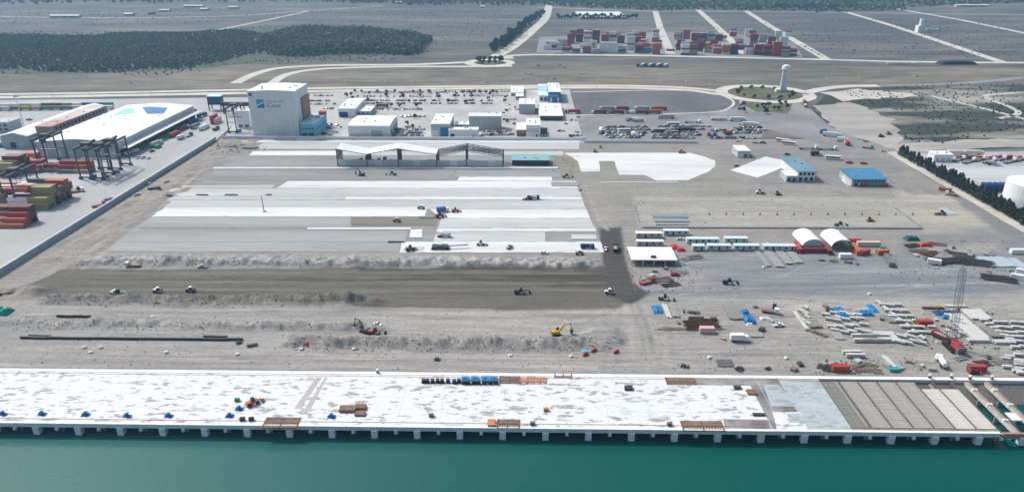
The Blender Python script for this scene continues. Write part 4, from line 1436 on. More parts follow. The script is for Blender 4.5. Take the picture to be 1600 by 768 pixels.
for i in range(5):
    for j in range(nr):
        y = depth * j / (nr - 1)
        k = MB()
        k.bar((xk[i], y, zz[i] - .3), (xk[i + 1], y, zz[i + 1] - .3), .45)
        if i >= 3:
            k.bar((xk[i], y, zz[i] - 2.2), (xk[i + 1], y, zz[i + 1] - 1.6), .3)
            for q in range(7):
                t0, t1 = q / 7, (q + .5) / 7
                k.bar((xk[i] + (xk[i + 1] - xk[i]) * t0, y, zz[i] + (zz[i + 1] - zz[i]) * t0 - .3), (xk[i] + (xk[i + 1] - xk[i]) * t1, y, zz[i] + (zz[i + 1] - zz[i]) * t1 - 1.9), .2)
        k.build('truss', mat('violet_grey_steel', (.16, .15, .17), .6, .1), sh)
for i in (3, 4):
    for q in range(1, 7):
        x = xk[i] + (xk[i + 1] - xk[i]) * q / 7
        z = zz[i] + (zz[i + 1] - zz[i]) * q / 7
        MB().bar((x, 0, z), (x, depth, z), .2).build('purlin', MATS['violet_grey_steel'], sh)
npn = 22
xs0, xs1 = xk[0], xk[5]
for i in range(npn):
    wdt = (xs1 - xs0) / npn
    MB().box(xs0 + wdt * i + .04, xs0 + wdt * (i + 1) - .04, -.2, .2, 0, 5.2 + (.5 if i % 5 == 2 else 0)).build('wall_panel', mat('shed_panel', (.46, .49, .49), .7, .1) if (i * 7) % 5 else mat('weathered_panel', (.60, .62, .61), .7, .08), sh)
MB().box(xs0, xs0 + .3, .3, depth, 0, 5).build('side_wall', M_wallg, sh)
k = MB()
for i in range(7):
    k.box(xs0 + 10 + i * 4.5, xs0 + 12.5 + i * 4.5, depth * .5, depth * .5 + 2, 0, 3 + (i * 37 % 3))
tag(k.build('stored_pallets', M_brown, None, (0, yf, 0)), 'dark stored material inside the roofed end of the steel shed', 'pallets')
bld('teal_roof_shed', 'low shed with teal sheet roof at the right end of the steel frames', 800, 857, 258.5, 250.5, 243, M_walld, M_teal, 'shed', .6, wrow('f', 7, .2, 2.6, m=M_steel, nm='post', fill=.2), over=.6, cat='shed')

# ------------------------------------------------------------------ buildings east of the haul road
bld('site_office', 'small white roofed grey office by the corner of the new yard', 1152, 1171, 246, 236, 228, M_wallg, M_roofw, 'shed', .3, [('f', .1, .45, 0, 3, M_wallw, 'door'), ('f', .55, .75, .5, 2.6, M_walld, 'door')] + wrow('r', 5, 1.2, 3))
x0, x1, y0, y1, h = bpx(1245, 1268, 283, 268, 247)
b1 = building('blue_roof_hall', 'two storey hall with blue sloping roof beside the white pad', 'building', x0, x1 + 2, y0, y1, h, M_wallw, M_blueroof, 'flat', 0, wrow('f', 4, h * .62, h * .9, m=M_glass) + wrow('f', 3, .3, h * .4, m=M_walld, nm='door') + wrow('r', 6, h * .58, h * .9, fill=.9, m=M_glass) + wrow('r', 5, .3, h * .35, m=M_walld, nm='door'), over=1.0)
bld('white_lean_to', 'low white building standing against the blue roofed hall', 1228, 1244.5, 284, 275, 267, M_wallg, M_roofw, 'flat', 0, wrow('f', 2, .2, 2.6, m=M_walld, nm='door'))
bld('blue_canteen', 'long building with bright blue roof and white stair ends', 1330, 1383, 291, 280, 266.5, M_wallg, mat('bright_blue_sheet', (.06, .22, .38), .5, .12), 'shed', 1.2, wrow('f', 9, 2.6, 4.4, fill=.85, m=paint('blue_glazing', (.03, .12, .28), .3)) + wrow('f', 5, 0, 2, m=M_walld, nm='door'), over=.8)
for sx, lb in ((1327, 'white stair flight at the left end of the blue canteen'), (1388, 'white stair flight at the right end of the blue canteen')):
    p = G(sx, 289)
    k = MB()
    for i in range(12):
        k.box(-1.2, 1.2, -6 + i * .9, -6 + i * .9 + .9, 0, .35 + i * .33)
    tag(k.build('outside_stair', M_roofw, None, (p.x, p.y + 5, 0)), lb, 'stair')
k = MB()
t_ = thing('flag_mural', 'green white and red banner standing before the blue canteen', 'banner', tuple(G(1367, 291.5)))
for i, (u0, u1, m_) in enumerate(((-9, -5, M_red), (-5, 4, paint('banner_green', (.06, .32, .18), .6)), (4, 9, paint('banner_rust', (.40, .10, .06), .6)))):
    MB().box(u0 + .02, u1 - .02, -.06, .06, .3, 2.3).build('banner_panel', m_, t_)
    MB().bar((u0, 0, 0), (u0, 0, 2.5), .12).build('post', M_steel, t_)
# white roofed pavilion on columns
x0, x1, y0, y1, h = bpx(987, 1056, 415, 405, 386)
pv_ = thing('open_pavilion', 'open pavilion with flat white roof on columns beside the dark haul road', 'pavilion', (x0, y0, 0))
X, Y = x1 - x0, y1 - y0
MB().box(-.5, X + .5, -.5, Y + .5, h - .5, h).build('roof', M_roofw, pv_)
for i in range(5):
    for j in range(3):
        MB().box(X * i / 4 - .3, X * i / 4 + .3, Y * j / 2 - .3, Y * j / 2 + .3, 0, h - .5).build('column', M_wallg, pv_)
MB().box(1, X - 1, Y * .75, Y * .78, 0, 2.6).build('back_wall', M_walld, pv_)
tag(MB().box(-1.4, 1.4, -.8, .8, 0, 1.0, tx=.2, ty=.2).build('roof_unit', M_steel, None, (x0 + X * .5, y0 + Y * .15, h)), 'small dark unit on the white pavilion roof', 'roof unit')

# ------------------------------------------------------------------ site cabins
def make_cabin(L, tone):
    t_ = thing('site_cabin', '', 'cabin')
    wallm = {'white': M_wallw, 'green': mat('pale_green_wall', (.46, .58, .56), .6, .06), 'grey': M_wallg}[tone]
    MB().box(-L / 2, L / 2, -1.5, 1.5, .35, 2.9).build('wall', wallm, t_)
    MB().box(-L / 2 - .15, L / 2 + .15, -1.7, 1.7, 2.91, 3.1).build('roof', M_roofw if tone != 'green' else mat('pale_blue_roof2', (.58, .70, .73), .6, .06), t_)
    n_ = max(2, int(L / 3.2))
    for i in range(n_):
        x = -L / 2 + L * (i + .5) / n_
        if i % 3 == 1:
            MB().box(x - .45, x + .45, -1.56, -1.45, .4, 2.4).build('door', M_walld, t_)
        else:
            MB().box(x - .6, x + .6, -1.56, -1.45, 1.3, 2.3).build('window', M_glass, t_)
    for s in (-.45, 0, .45):
        MB().box(L * s - .2, L * s + .2, -1.3, 1.3, 0, .35).build('foot', M_steel, t_)
    return t_
for (l, r, base, tone, lb) in ((993, 1034, 372, 'grey', 'grey walled site cabin standing behind the white pavilion on the left'), (1037, 1076, 368, 'green', 'pale green site cabin at the back right of the grey cabin'),
                               (995, 1036, 385, 'grey', 'dark sided cabin tucked against the back of the white pavilion'), (1073, 1123, 381, 'green', 'long pale green cabin right of the red tarpaulins'),
                               (1132, 1168, 380, 'green', 'pale green cabin with cars behind it in the back row'), (1082, 1101, 392, 'green', 'short cabin at the left end of the front cabin row'),
                               (1105, 1142, 391.5, 'green', 'second cabin from the left in the front cabin row'), (1147, 1186, 391.5, 'green', 'third cabin from the left in the front cabin row'),
                               (1193, 1242, 392, 'green', 'longest cabin in the front row beside the left arched tent')):
    A, B = G(l, base), G(r, base)
    Lc = round((B.x - A.x) * 2) / 2
    spawn(make_cabin, (Lc, tone), ((A.x + B.x) / 2, A.y + 1.6, 0), 0, lb, 'cabin', 'site cabins by the arched tents')

# ------------------------------------------------------------------ arched tents
def arched_tent(l, r, base, back, lb, open_):
    A, B = G(l, base), G(r, base)
    L, hw = 16.0, (B.x - A.x) / 2
    t_ = thing('arched_tent', lb, 'tent', ((A.x + B.x) / 2, A.y, 0))
    n_ = 16
    z0 = 2.6
    prof = [(-hw * math.cos(math.pi * i / n_), z0 + hw * .72 * math.sin(math.pi * i / n_)) for i in range(n_ + 1)]
    for s in range(6):
        k = MB()
        ya, yb = L * s / 6, L * (s + 1) / 6
        for i in range(n_):
            (xa_, za), (xb_, zb) = prof[i], prof[i + 1]
            k.add([(xa_, ya, za), (xb_, ya, zb), (xb_, yb, zb), (xa_, yb, za), (xa_ * .985, ya, za - .12), (xb_ * .985, ya, zb - .12), (xb_ * .985, yb, zb - .12), (xa_ * .985, yb, za - .12)],
                  [(3, 2, 1, 0), (4, 5, 6, 7), (0, 1, 5, 4), (2, 3, 7, 6)])
        k.build('canopy_panel', mat('tent_fabric', (.84, .85, .85), .6, .04), t_)
    for s in range(7):
        k = MB()
        for i in range(n_):
            k.bar((prof[i][0] * .97, L * s / 6, prof[i][1] - .2), (prof[i + 1][0] * .97, L * s / 6, prof[i + 1][1] - .2), .15)
        k.build('rib', M_steel, t_)
    k = MB()
    wl_ = [(p[0] * .97, p[1] - .15) for p in prof] if not open_ else [(p[0] * .97, p[1] - .15) for p in prof]
    if not open_:
        k.extr(wl_, .3, .45)
        k.build('end_wall', mat('shaded_tent_fabric', (.52, .62, .64), .6, .05), t_)  # shade on the white end wall is put into this blue-grey colour
        MB().box(-2.2, 2.2, .12, .28, 2.6, 4.6).build('vent_window', M_wallg, t_)
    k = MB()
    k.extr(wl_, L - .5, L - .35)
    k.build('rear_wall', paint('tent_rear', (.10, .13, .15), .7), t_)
    return t_
arched_tent(1253, 1285, 391, 364, 'left white arched tent with a closed pale end on red containers', False)
arched_tent(1298, 1331, 392, 364, 'right white arched tent with a dark open end', True)

# ------------------------------------------------------------------ vehicles and machines (nose towards +x)
COLORS = {'white': (.74, .76, .76), 'silver': (.42, .44, .45), 'grey': (.17, .18, .19), 'black': (.03, .03, .035), 'red': (.36, .05, .045), 'blue': (.03, .12, .34),
          'green': (.03, .25, .17), 'yellow': (.55, .34, .03), 'orange': (.46, .13, .06), 'maroon': (.17, .04, .045), 'tan': (.38, .31, .17), 'brown': (.22, .13, .09),
          'teal': (.05, .30, .32), 'navy': (.02, .05, .16), 'pink': (.60, .40, .38), 'olive': (.33, .29, .12), 'beige': (.55, .52, .42)}


def cpaint(c):
    return paint('paint_' + c, COLORS[c], .42)


def wheel_mesh(r, w_):
    k = ('wheel', r, w_)
    if k not in PROTO:
        mb_ = MB().tube((0, -w_ / 2, 0), (0, w_ / 2, 0), r, r, 10).tube((0, -w_ / 2 - .02, 0), (0, w_ / 2 + .02, 0), r * .5, r * .5, 8, 1)
        PROTO[k] = mb_.mesh('wheel', [M_tyre, M_steel])
    return PROTO[k]


def wheels(t_, xs, hw, r, w_=.3):
    me = wheel_mesh(r, w_)
    for x in xs:
        for s in (-1, 1):
            o_ = link_child('wheel', me, t_)
            o_.location = (x, s * hw, r)


CAR_PROF = [(-2.15, .3), (2.15, .3), (2.2, .75), (1.25, .92), (.55, 1.42), (-1.1, 1.45), (-1.9, .98), (-2.2, .9)]


def make_tiny_car(c):
    """car seen at a few pixels: one mesh"""
    k = MB()
    k.extr([(-2.15, .3), (2.15, .3), (2.2, .8), (1.2, .95), (-1.9, .98), (-2.2, .9)], -.88, .88, 0)
    k.add([(1.2, -.85, .95), (1.2, .85, .95), (-1.85, .85, .97), (-1.85, -.85, .97), (.5, -.68, 1.45), (.5, .68, 1.45), (-1.15, .68, 1.46), (-1.15, -.68, 1.46)],
          [(0, 1, 5, 4), (1, 2, 6, 5), (2, 3, 7, 6), (3, 0, 4, 7)], 1)
    k.add([(.5, -.68, 1.45), (.5, .68, 1.45), (-1.15, .68, 1.46), (-1.15, -.68, 1.46)], [(0, 1, 2, 3)], 0)
    for x in (-1.35, 1.35):
        for s in (-.8, .8):
            k.tube((x, s - .1, .33), (x, s + .1, .33), .33, .33, 8, 2)
    o_ = k.build('parked_car', [cpaint(c), M_glass, M_tyre])
    return o_


def make_car(c):
    t_ = thing('car', '', 'car')
    MB().extr([(-2.15, .3), (2.15, .3), (2.2, .8), (1.2, .95), (-1.9, .98), (-2.2, .9)], -.88, .88).build('body', cpaint(c), t_)
    k = MB()
    k.add([(1.2, -.85, .95), (1.2, .85, .95), (-1.85, .85, .97), (-1.85, -.85, .97), (.5, -.68, 1.42), (.5, .68, 1.42), (-1.15, .68, 1.43), (-1.15, -.68, 1.43)],
          [(0, 1, 5, 4), (1, 2, 6, 5), (2, 3, 7, 6), (3, 0, 4, 7), (4, 5, 6, 7)])
    k.build('windows', M_glass, t_)
    MB().box(-1.17, .52, -.7, .7, 1.43, 1.5, tx=.08, ty=.06).build('roof', cpaint(c), t_)
    wheels(t_, (-1.35, 1.35), .8, .33, .22)
    return t_


def make_pickup(c):
    t_ = thing('pickup_truck', '', 'pickup')
    k = MB()
    k.extr([(-2.7, .45), (2.6, .45), (2.65, .95), (1.5, 1.1), (-.6, 1.1), (-.6, .75), (-2.7, .75)], -.92, .92)
    k.box(-2.7, -.6, -.92, -.82, .75, 1.1).box(-2.7, -.6, .82, .92, .75, 1.1).box(-2.72, -2.62, -.92, .92, .75, 1.1)
    k.build('body', cpaint(c), t_)
    k = MB()
    k.add([(1.4, -.85, 1.1), (1.4, .85, 1.1), (-.6, .85, 1.1), (-.6, -.85, 1.1), (.8, -.7, 1.7), (.8, .7, 1.7), (-.4, .7, 1.7), (-.4, -.7, 1.7)],
          [(0, 1, 5, 4), (1, 2, 6, 5), (2, 3, 7, 6), (3, 0, 4, 7), (4, 5, 6, 7)])
    k.build('cab_windows', M_glass, t_)
    MB().box(-.42, .82, -.72, .72, 1.7, 1.77, tx=.05, ty=.05).build('roof', cpaint(c), t_)
    wheels(t_, (-1.7, 1.7), .82, .39, .26)
    return t_


def make_truck(c, load):
    """rigid truck: cab, chassis, and a load: box / dump / tank / flat"""
    t_ = thing('truck', '', 'truck')
    MB().box(-4.2, 3.9, -.5, .5, .55, .95).build('chassis', M_steel, t_)
    k = MB()
    k.extr([(2.0, .6), (4.1, .6), (4.15, 1.7), (3.9, 2.8), (2.0, 2.85)], -1.2, 1.2)
    cb = k.build('cab', cpaint(c if load != 'box' else 'white'), t_)
    MB().add([(4.16, -1.05, 1.75), (4.16, 1.05, 1.75), (3.95, 1.0, 2.6), (3.95, -1.0, 2.6), (4.1, -1.05, 1.75), (4.1, 1.05, 1.75), (3.88, 1.0, 2.6), (3.88, -1.0, 2.6)],
             [(0, 1, 2, 3), (7, 6, 5, 4)]).build('windscreen', M_glass, cb)
    if load == 'box':
        MB().box(-4.3, 1.8, -1.25, 1.25, 1.0, 3.6).build('box_body', cpaint(c), t_)
    elif load == 'dump':
        k = MB()
        k.add([(-4.3, -1.25, 1.0), (1.7, -1.25, 1.0), (1.7, 1.25, 1.0), (-4.3, 1.25, 1.0), (-4.6, -1.35, 2.5), (1.8, -1.35, 2.5), (1.8, 1.35, 2.5), (-4.6, 1.35, 2.5)],
              [(3, 2, 1, 0), (0, 1, 5, 4), (1, 2, 6, 5), (2, 3, 7, 6), (3, 0, 4, 7)])
        k.build('tipper_body', cpaint('grey' if c == 'white' else c), t_)
        MB().add([(-4.3, -1.2, 2.1), (1.6, -1.2, 2.1), (1.6, 1.2, 2.1), (-4.3, 1.2, 2.1), (-1.4, 0, 2.9)], [(0, 1, 4), (1, 2, 4), (2, 3, 4), (3, 0, 4)]).build('earth_load', M_soil, t_)
    elif load == 'mixer':
        k = MB()
        k.tube((1.6, 0, 1.9), (-1.2, 0, 2.4), .9, 1.35, 12).tube((-1.2, 0, 2.4), (-4.1, 0, 3.1), 1.35, .6, 12)
        k.build('mixer_drum', cpaint('white' if c != 'white' else 'silver'), t_)
        MB().bar((-4.2, 0, 2.8), (-4.8, 0, 1.4), .5).build('chute', M_steel, t_)
    elif load == 'tank':
        MB().tube((-4.3, 0, 2.0), (1.7, 0, 2.0), 1.15, 1.15, 14).build('tank', cpaint(c), t_)
    else:
        MB().box(-4.3, 1.8, -1.25, 1.25, 1.0, 1.25).build('flat_bed', cpaint('brown'), t_)
    wheels(t_, (-3.3, -2.1, 3.0), 1.0, .5, .35)
    return t_


def make_semi(cabc, loadc, L=12.2, low=False):
    t_ = thing('articulated_lorry', '', 'lorry')
    cb = MB().extr([(6.6, .7), (9.0, .7), (9.05, 1.9), (8.8, 3.1), (6.8, 3.2), (6.6, 2.6)], -1.2, 1.2).build('cab', cpaint(cabc), t_)
    MB().add([(9.07, -1.0, 1.95), (9.07, 1.0, 1.95), (8.86, .95, 2.85), (8.86, -.95, 2.85)], [(0, 1, 2, 3)]).build('windscreen', M_glass, cb)
    MB().box(-6.1, 8.6, -.5, .5, .8, 1.15).build('chassis', M_steel, t_)
    if loadc == 'flat':
        MB().box(-6.1, 6.1, -1.22, 1.22, 1.15, 1.4).build('flat_bed', cpaint('grey'), t_)
    else:
        k = MB()
        k.box(-6.1, 6.1, -1.22, 1.22, 1.2, 3.8)
        for i in range(12):
            x = -5.8 + i * 1.04
            k.box(x, x + .4, -1.26, 1.26, 1.4, 3.65)
        k.build('container_body', cpaint(loadc), t_)
    wheels(t_, (-5.2, -4.0, 5.4, 8.0), 1.0, .5, .4)
    return t_


def make_bus(c):
    t_ = thing('bus', '', 'bus')
    MB().box(-5.6, 5.6, -1.25, 1.25, .45, 3.0, ty=.08).build('body', cpaint(c), t_)
    for s in (-1, 1):
        MB().box(-5.2, 5.0, min(s * 1.27, s * 1.2), max(s * 1.27, s * 1.2), 1.5, 2.4).build('windows', M_glass, t_)
    wheels(t_, (-3.4, 3.6), 1.05, .5, .3)
    return t_


def make_excavator(c, reach=1.0):
    t_ = thing('excavator', '', 'excavator')
    for s in (-1, 1):
        k = MB()
        k.extr([(-1.9, 0), (1.9, 0), (2.3, .45), (1.9, .95), (-1.9, .95), (-2.3, .45)], s * 1.25 - .32, s * 1.25 + .32)
        k.build('track', M_tyre, t_)
    MB().box(-.7, .7, -.9, .9, .4, 1.15).build('undercarriage', M_steel, t_)
    hs = MB().box(-2.3, 1.5, -1.35, 1.35, 1.2, 2.5, tx=.1, ty=.08).build('house', cpaint(c), t_)
    cb = MB().box(.1, 1.6, .35, 1.3, 2.45, 3.4, tx=.12, ty=.06).build('cab', M_glass, hs)
    MB().box(-2.55, -1.6, -1.3, 1.3, 1.15, 2.2, tx=.1).build('counterweight', M_steel if c == 'grey' else cpaint('grey'), hs)
    bm_ = MB()
    bm_.bar((1.0, -.3, 2.0), (3.4 * reach, -.3, 5.2), .62).bar((3.4 * reach, -.3, 5.2), (6.2 * reach, -.3, 5.6), .52)
    bo = bm_.build('boom', cpaint(c), t_)
    MB().bar((6.2 * reach, -.3, 5.6), (7.2 * reach, -.3, 2.2), .42).build('arm', cpaint(c), t_)
    MB().extr([(6.7 * reach, 2.2), (7.7 * reach, 2.1), (7.5 * reach, .7), (6.5 * reach, .5), (6.2 * reach, 1.4)], -.95, .35).build('bucket', M_steel, t_)
    MB().bar((1.5, -.3, 1.9), (3.2 * reach, -.3, 4.2), .2).build('ram', M_steel, bo)
    return t_


def make_loader(c):
    t_ = thing('wheel_loader', '', 'loader')
    MB().box(-3.0, -.2, -1.0, 1.0, .8, 2.0, tx=.15, ty=.1).build('engine_cover', cpaint(c), t_)
    MB().box(-1.1, .5, -.75, .75, 2.0, 3.2, tx=.15, ty=.1).build('cab', M_glass, t_)
    MB().box(-.2, 1.8, -.6, .6, .7, 1.5).build('front_frame', cpaint(c), t_)
    k = MB()
    for s in (-.55, .55):
        k.bar((1.0, s, 1.6), (3.2, s, .7), .3)
    k.build('lift_arms', cpaint(c), t_)
    MB().extr([(3.0, .1), (4.3, .1), (3.2, .35), (3.1, 1.2), (2.9, 1.2)], -1.35, 1.35).build('bucket', M_steel, t_)
    wheels(t_, (-1.9, 1.3), 1.0, .72, .5)
    return t_


def make_roller(c):
    t_ = thing('road_roller', '', 'roller')
    MB().tube((1.7, -1.05, .78), (1.7, 1.05, .78), .78, .78, 14).build('drum', M_steel, t_)
    MB().box(.7, 2.6, -1.2, 1.2, .6, 1.0, tx=.05).build('drum_frame', cpaint(c), t_)
    MB().box(-2.5, -.4, -.85, .85, .8, 1.8, tx=.2, ty=.1).build('engine_cover', cpaint(c), t_)
    MB().box(-.5, .7, -.75, .75, 1.0, 2.7, tx=.1, ty=.08).build('cab', M_glass, t_)
    MB().box(-.6, .8, -.85, .85, 2.7, 2.82).build('roof', cpaint('white'), t_)
    wheels(t_, (-1.6,), .75, .7, .5)
    return t_


def make_grader(c):
    t_ = thing('road_grader', '', 'grader')
    MB().box(-4.0, -1.2, -.9, .9, .9, 2.0, tx=.15, ty=.1).build('engine_cover', cpaint(c), t_)
    MB().box(-1.2, .5, -.85, .85, 1.2, 3.1, tx=.1, ty=.08).build('cab', M_glass, t_)
    k = MB()
    k.bar((.4, 0, 1.6), (3.2, 0, 1.9), .35).bar((3.2, 0, 1.9), (4.6, 0, 1.0), .35)
    k.build('front_beam', cpaint(c), t_)
    k = MB()
    k.box(1.2, 1.5, -2.0, 2.0, .15, .85)
    o_ = k.build('blade', M_steel, t_)
    o_.rotation_euler = (0, 0, 0)
    wheels(t_, (-3.2, -1.8), .95, .62, .4)
    wheels(t_, (4.3,), .9, .58, .35)
    return t_


def make_dozer(c):
    t_ = thing('bulldozer', '', 'bulldozer')
    for s in (-1, 1):
        MB().extr([(-1.7, 0), (1.5, 0), (1.9, .45), (1.4, .95), (-1.6, .95), (-2.0, .5)], s * 1.0 - .28, s * 1.0 + .28).build('track', M_tyre, t_)
    MB().box(-1.7, 1.7, -.7, .7, .6, 1.7, tx=.1, ty=.08).build('body', cpaint(c), t_)
    MB().box(-1.3, .2, -.75, .75, 1.7, 2.8, tx=.12, ty=.1).build('cab', M_glass, t_)
    MB().extr([(2.4, .1), (2.7, .1), (2.55, .6), (2.75, 1.2), (2.45, 1.2), (2.35, .6)], -1.7, 1.7).build('blade', cpaint(c), t_)
    k = MB()
    for s in (-1.2, 1.2):
        k.bar((-.5, s, .55), (2.4, s, .5), .2)
    k.build('push_arms', M_steel, t_)
    return t_


def make_crawler_crane():
    t_ = thing('crawler_crane', '', 'crane')
    for s in (-1, 1):
        MB().extr([(-3.6, 0), (3.6, 0), (4.1, .6), (3.6, 1.2), (-3.6, 1.2), (-4.1, .6)], s * 2.2 - .45, s * 2.2 + .45).build('track', M_tyre, t_)
    MB().box(-1.2, 1.2, -1.8, 1.8, .5, 1.5).build('undercarriage', M_steel, t_)
    hs = MB().box(-4.6, 1.6, -1.6, 1.6, 1.6, 3.6, tx=.1, ty=.08).build('house', cpaint('red'), t_)
    MB().box(.2, 2.0, 1.1, 2.2, 1.7, 3.7, tx=.15, ty=.06).build('cab', M_glass, hs)
    MB().box(-5.6, -4.6, -1.7, 1.7, 1.5, 3.4).build('counterweight', cpaint('grey'), hs)
    # lattice boom, nearly upright, leaning away to the rear of the picture
    H, w0 = 33.0, 1.9
    lean = Vector((.02, .10, 1.0)).normalized()
    base = Vector((1.6, 0, 2.2))
    k = MB()
    n_ = 26
    a, b_ = lean.cross(Vector((0, 1, 0))).normalized(), Vector((0, 1, 0))
    def cor(i):
        z = H * i / n_
        w_ = w0 * min(1, .5 + i / 3.0) * min(1, .5 + (n_ - i) / 3.0)
        c_ = base + lean * z
        return [c_ + a * (sx * w_ / 2) + b_ * (sy * w_ / 2) for sx, sy in ((-1, -1), (1, -1), (1, 1), (-1, 1))]
    for i in range(n_):
        A, B = cor(i), cor(i + 1)
        for j in range(4):
            k.bar(A[j], B[j], .12)
            k.bar(A[j], B[(j + 1) % 4], .06)
            k.bar(B[j], B[(j + 1) % 4], .07)
    bo = k.build('lattice_boom', paint('boom_grey', (.22, .22, .225), .6), t_)
    tip = base + lean * H
    k = MB()
    k.bar(Vector((-4.2, 0, 5.6)), tip, .035)
    k.bar(Vector((-3.2, .6, 3.5)), Vector((-4.2, 0, 5.6)), .2).bar(Vector((-3.2, -.6, 3.5)), Vector((-4.2, 0, 5.6)), .2)
    k.bar(tip + Vector((.9, 0, 0)), tip + Vector((.9, 0, -18)), .035)
    k.build('stay_cables', M_steel, t_)
    MB().box(tip.x + .5, tip.x + 1.3, -.4, .4, tip.z - 20, tip.z - 18).build('hook_block', cpaint('red'), t_)
    return t_


def make_rtg(c):
    """rubber tyred gantry crane: span along y, wheel base along x"""
    t_ = thing('gantry_crane', '', 'gantry crane')
    H, S, Bx = 21.0, 23.5, 7.0
    st = {'dark': M_steel, 'slate': paint('slate_steel', (.07, .08, .09), .6), 'blue': paint('crane_blue', (.03, .06, .11), .6)}[c]
    for y in (0, S):
        for x in (0, Bx):
            MB().bar((x, y, 1.6), (x, y, H), .75).build('leg', st, t_)
        MB().bar((-1.2, y, 1.5), (Bx + 1.2, y, 1.5), .9).build('sill_beam', st, t_)
        k = MB()
        k.bar((0, y, H * .45), (Bx, y, H * .45), .35)
        k.build('tie', st, t_)
        for x in (-.8, .8, Bx - .8, Bx + .8):
            o_ = link_child('wheel', wheel_mesh(.75, .6), t_)
            o_.location = (x, y, .75)
    for x in (.3, Bx - .3):
        MB().box(x - .5, x + .5, -1.5, S + 1.5, H, H + 1.5).build('girder', st, t_)
    MB().box(.4, Bx - .4, S * .3, S * .3 + 4.5, H + 1.5, H + 3.2).build('trolley', st, t_)
    MB().box(1.6, 3.4, S * .3 + 1, S * .3 + 3, H - 3.2, H - .6).build('cab', M_glass, t_)
    k = MB()
    for x in (2, 5):
        for y in (S * .3 + .5, S * .3 + 4):
            k.bar((x, y, H + 1.5), (x, y, 12.5), .1)
    k.build('hoist_ropes', M_steel, t_)
    MB().box(-2.6, 9.6, S * .3 + .9, S * .3 + 3.3, 12.0, 12.6).build('spreader', cpaint('grey'), t_)
    MB().box(Bx + 1.2, Bx + 4.0, -1.1, 1.1, 1.2, 3.6).build('engine_house', cpaint('blue'), t_)
    return t_


def make_container(c, L, detail):
    k = MB()
    k.box(-L / 2, L / 2, -1.19, 1.19, .12, 2.55)
    n_ = int(L / .62)
    for i in range(n_):
        x = -L / 2 + .25 + (L - .5) * i / n_
        k.add([(x, -1.22, .2), (x + .32, -1.22, .2), (x + .32, -1.22, 2.45), (x, -1.22, 2.45), (x - .08, -1.18, .2), (x + .4, -1.18, .2), (x + .4, -1.18, 2.45), (x - .08, -1.18, 2.45)],
              [(0, 1, 2, 3), (4, 0, 3, 7), (1, 5, 6, 2)])
    for sx in (-1, 1):
        for sy in (-1, 1):
            k.box(sx * (L / 2) - .09, sx * (L / 2) + .09, sy * 1.16 - .09, sy * 1.16 + .09, 0, 2.59)
    if not detail:
        return k.build('shipping_container', cpaint(c))
    t_ = thing('shipping_container', '', 'container')
    k.build('box_body', cpaint(c), t_)
    for s in (-1, 1):
        d_ = MB().box(L / 2 + .005, L / 2 + .06, s * .57 - .54, s * .57 + .54, .2, 2.45).build('door', cpaint(c), t_)
        k = MB()
        for y in (s * .57 - .3, s * .57 + .3):
            k.bar((L / 2 + .09, y, .25), (L / 2 + .09, y, 2.4), .05)
        k.build('lock_rod', M_steel, d_)
    return t_


def make_light_pole(h, arms):
    t_ = thing('light_pole', '', 'light pole')
    MB().tube((0, 0, 0), (0, 0, h), .16, .1, 6).build('pole', paint('galvanised_pole', (.62, .64, .64), .5), t_)
    MB().box(-.35, .35, -.35, .35, 0, .5).build('base', M_kerb, t_)
    for s in ((-1, 1) if arms == 2 else (1,)):
        MB().bar((0, 0, h - .1), (s * 2.0, 0, h + .3), .14).build('arm', MATS['galvanised_pole'], t_)
        MB().box(min(s * 1.8, s * 2.9), max(s * 1.8, s * 2.9), -.22, .22, h + .2, h + .42).build('lamp', M_white, t_)
    return t_


def make_mast(h):
    t_ = thing('floodlight_mast', '', 'light mast')
    MB().tube((0, 0, 0), (0, 0, h), .45, .22, 8).build('pole', paint('galvanised_pole', (.62, .64, .64), .5), t_)
    MB().tube((0, 0, h - .6), (0, 0, h), 1.5, 1.5, 10).build('head_ring', M_steel, t_)
    for i in range(6):
        a = i * math.pi / 3
        MB().box(1.5 * math.cos(a) - .4, 1.5 * math.cos(a) + .4, 1.5 * math.sin(a) - .4, 1.5 * math.sin(a) + .4, h - .9, h - .1).build('lamp', M_white, t_)
    return t_


BUILD = {'car': (make_car, 'car'), 'tinycar': (make_tiny_car, 'car'), 'pickup': (make_pickup, 'pickup'), 'truck': (make_truck, 'truck'), 'semi': (make_semi, 'lorry'), 'bus': (make_bus, 'bus'),
         'excavator': (make_excavator, 'excavator'), 'loader': (make_loader, 'loader'), 'roller': (make_roller, 'roller'), 'grader': (make_grader, 'grader'), 'dozer': (make_dozer, 'bulldozer'),
         'crawler': (make_crawler_crane, 'crane'), 'rtg': (make_rtg, 'gantry crane'), 'box': (make_container, 'container'), 'pole': (make_light_pole, 'light pole'), 'mast': (make_mast, 'light mast')}
LIFT = [(-1e9, 0)]


def put(kind, key, px, py, deg, label, group=None, z=.12, s=None):
    fn, cat = BUILD[kind]
    p = G(px, py, z)
    return spawn(fn, key if isinstance(key, tuple) else (key,), (p.x, p.y, z), R(deg), label, cat, group, s)

# ------------------------------------------------------------------ trees
def leaf_mat(name, c, c2):
    return mat(name, c, .9, .35, .5, c2=c2, big=.014 if 'wood' in name else .12, spec=.1)
M_leaf = leaf_mat('dark_leaves', (.028, .048, .030), (.055, .080, .045))
M_leaf2 = leaf_mat('olive_leaves', (.055, .070, .038), (.095, .100, .058))
M_leaf3 = leaf_mat('casuarina_needles', (.042, .054, .040), (.075, .085, .062))
M_bark = mat('bark', (.10, .085, .07), .95, .2, 2.0)


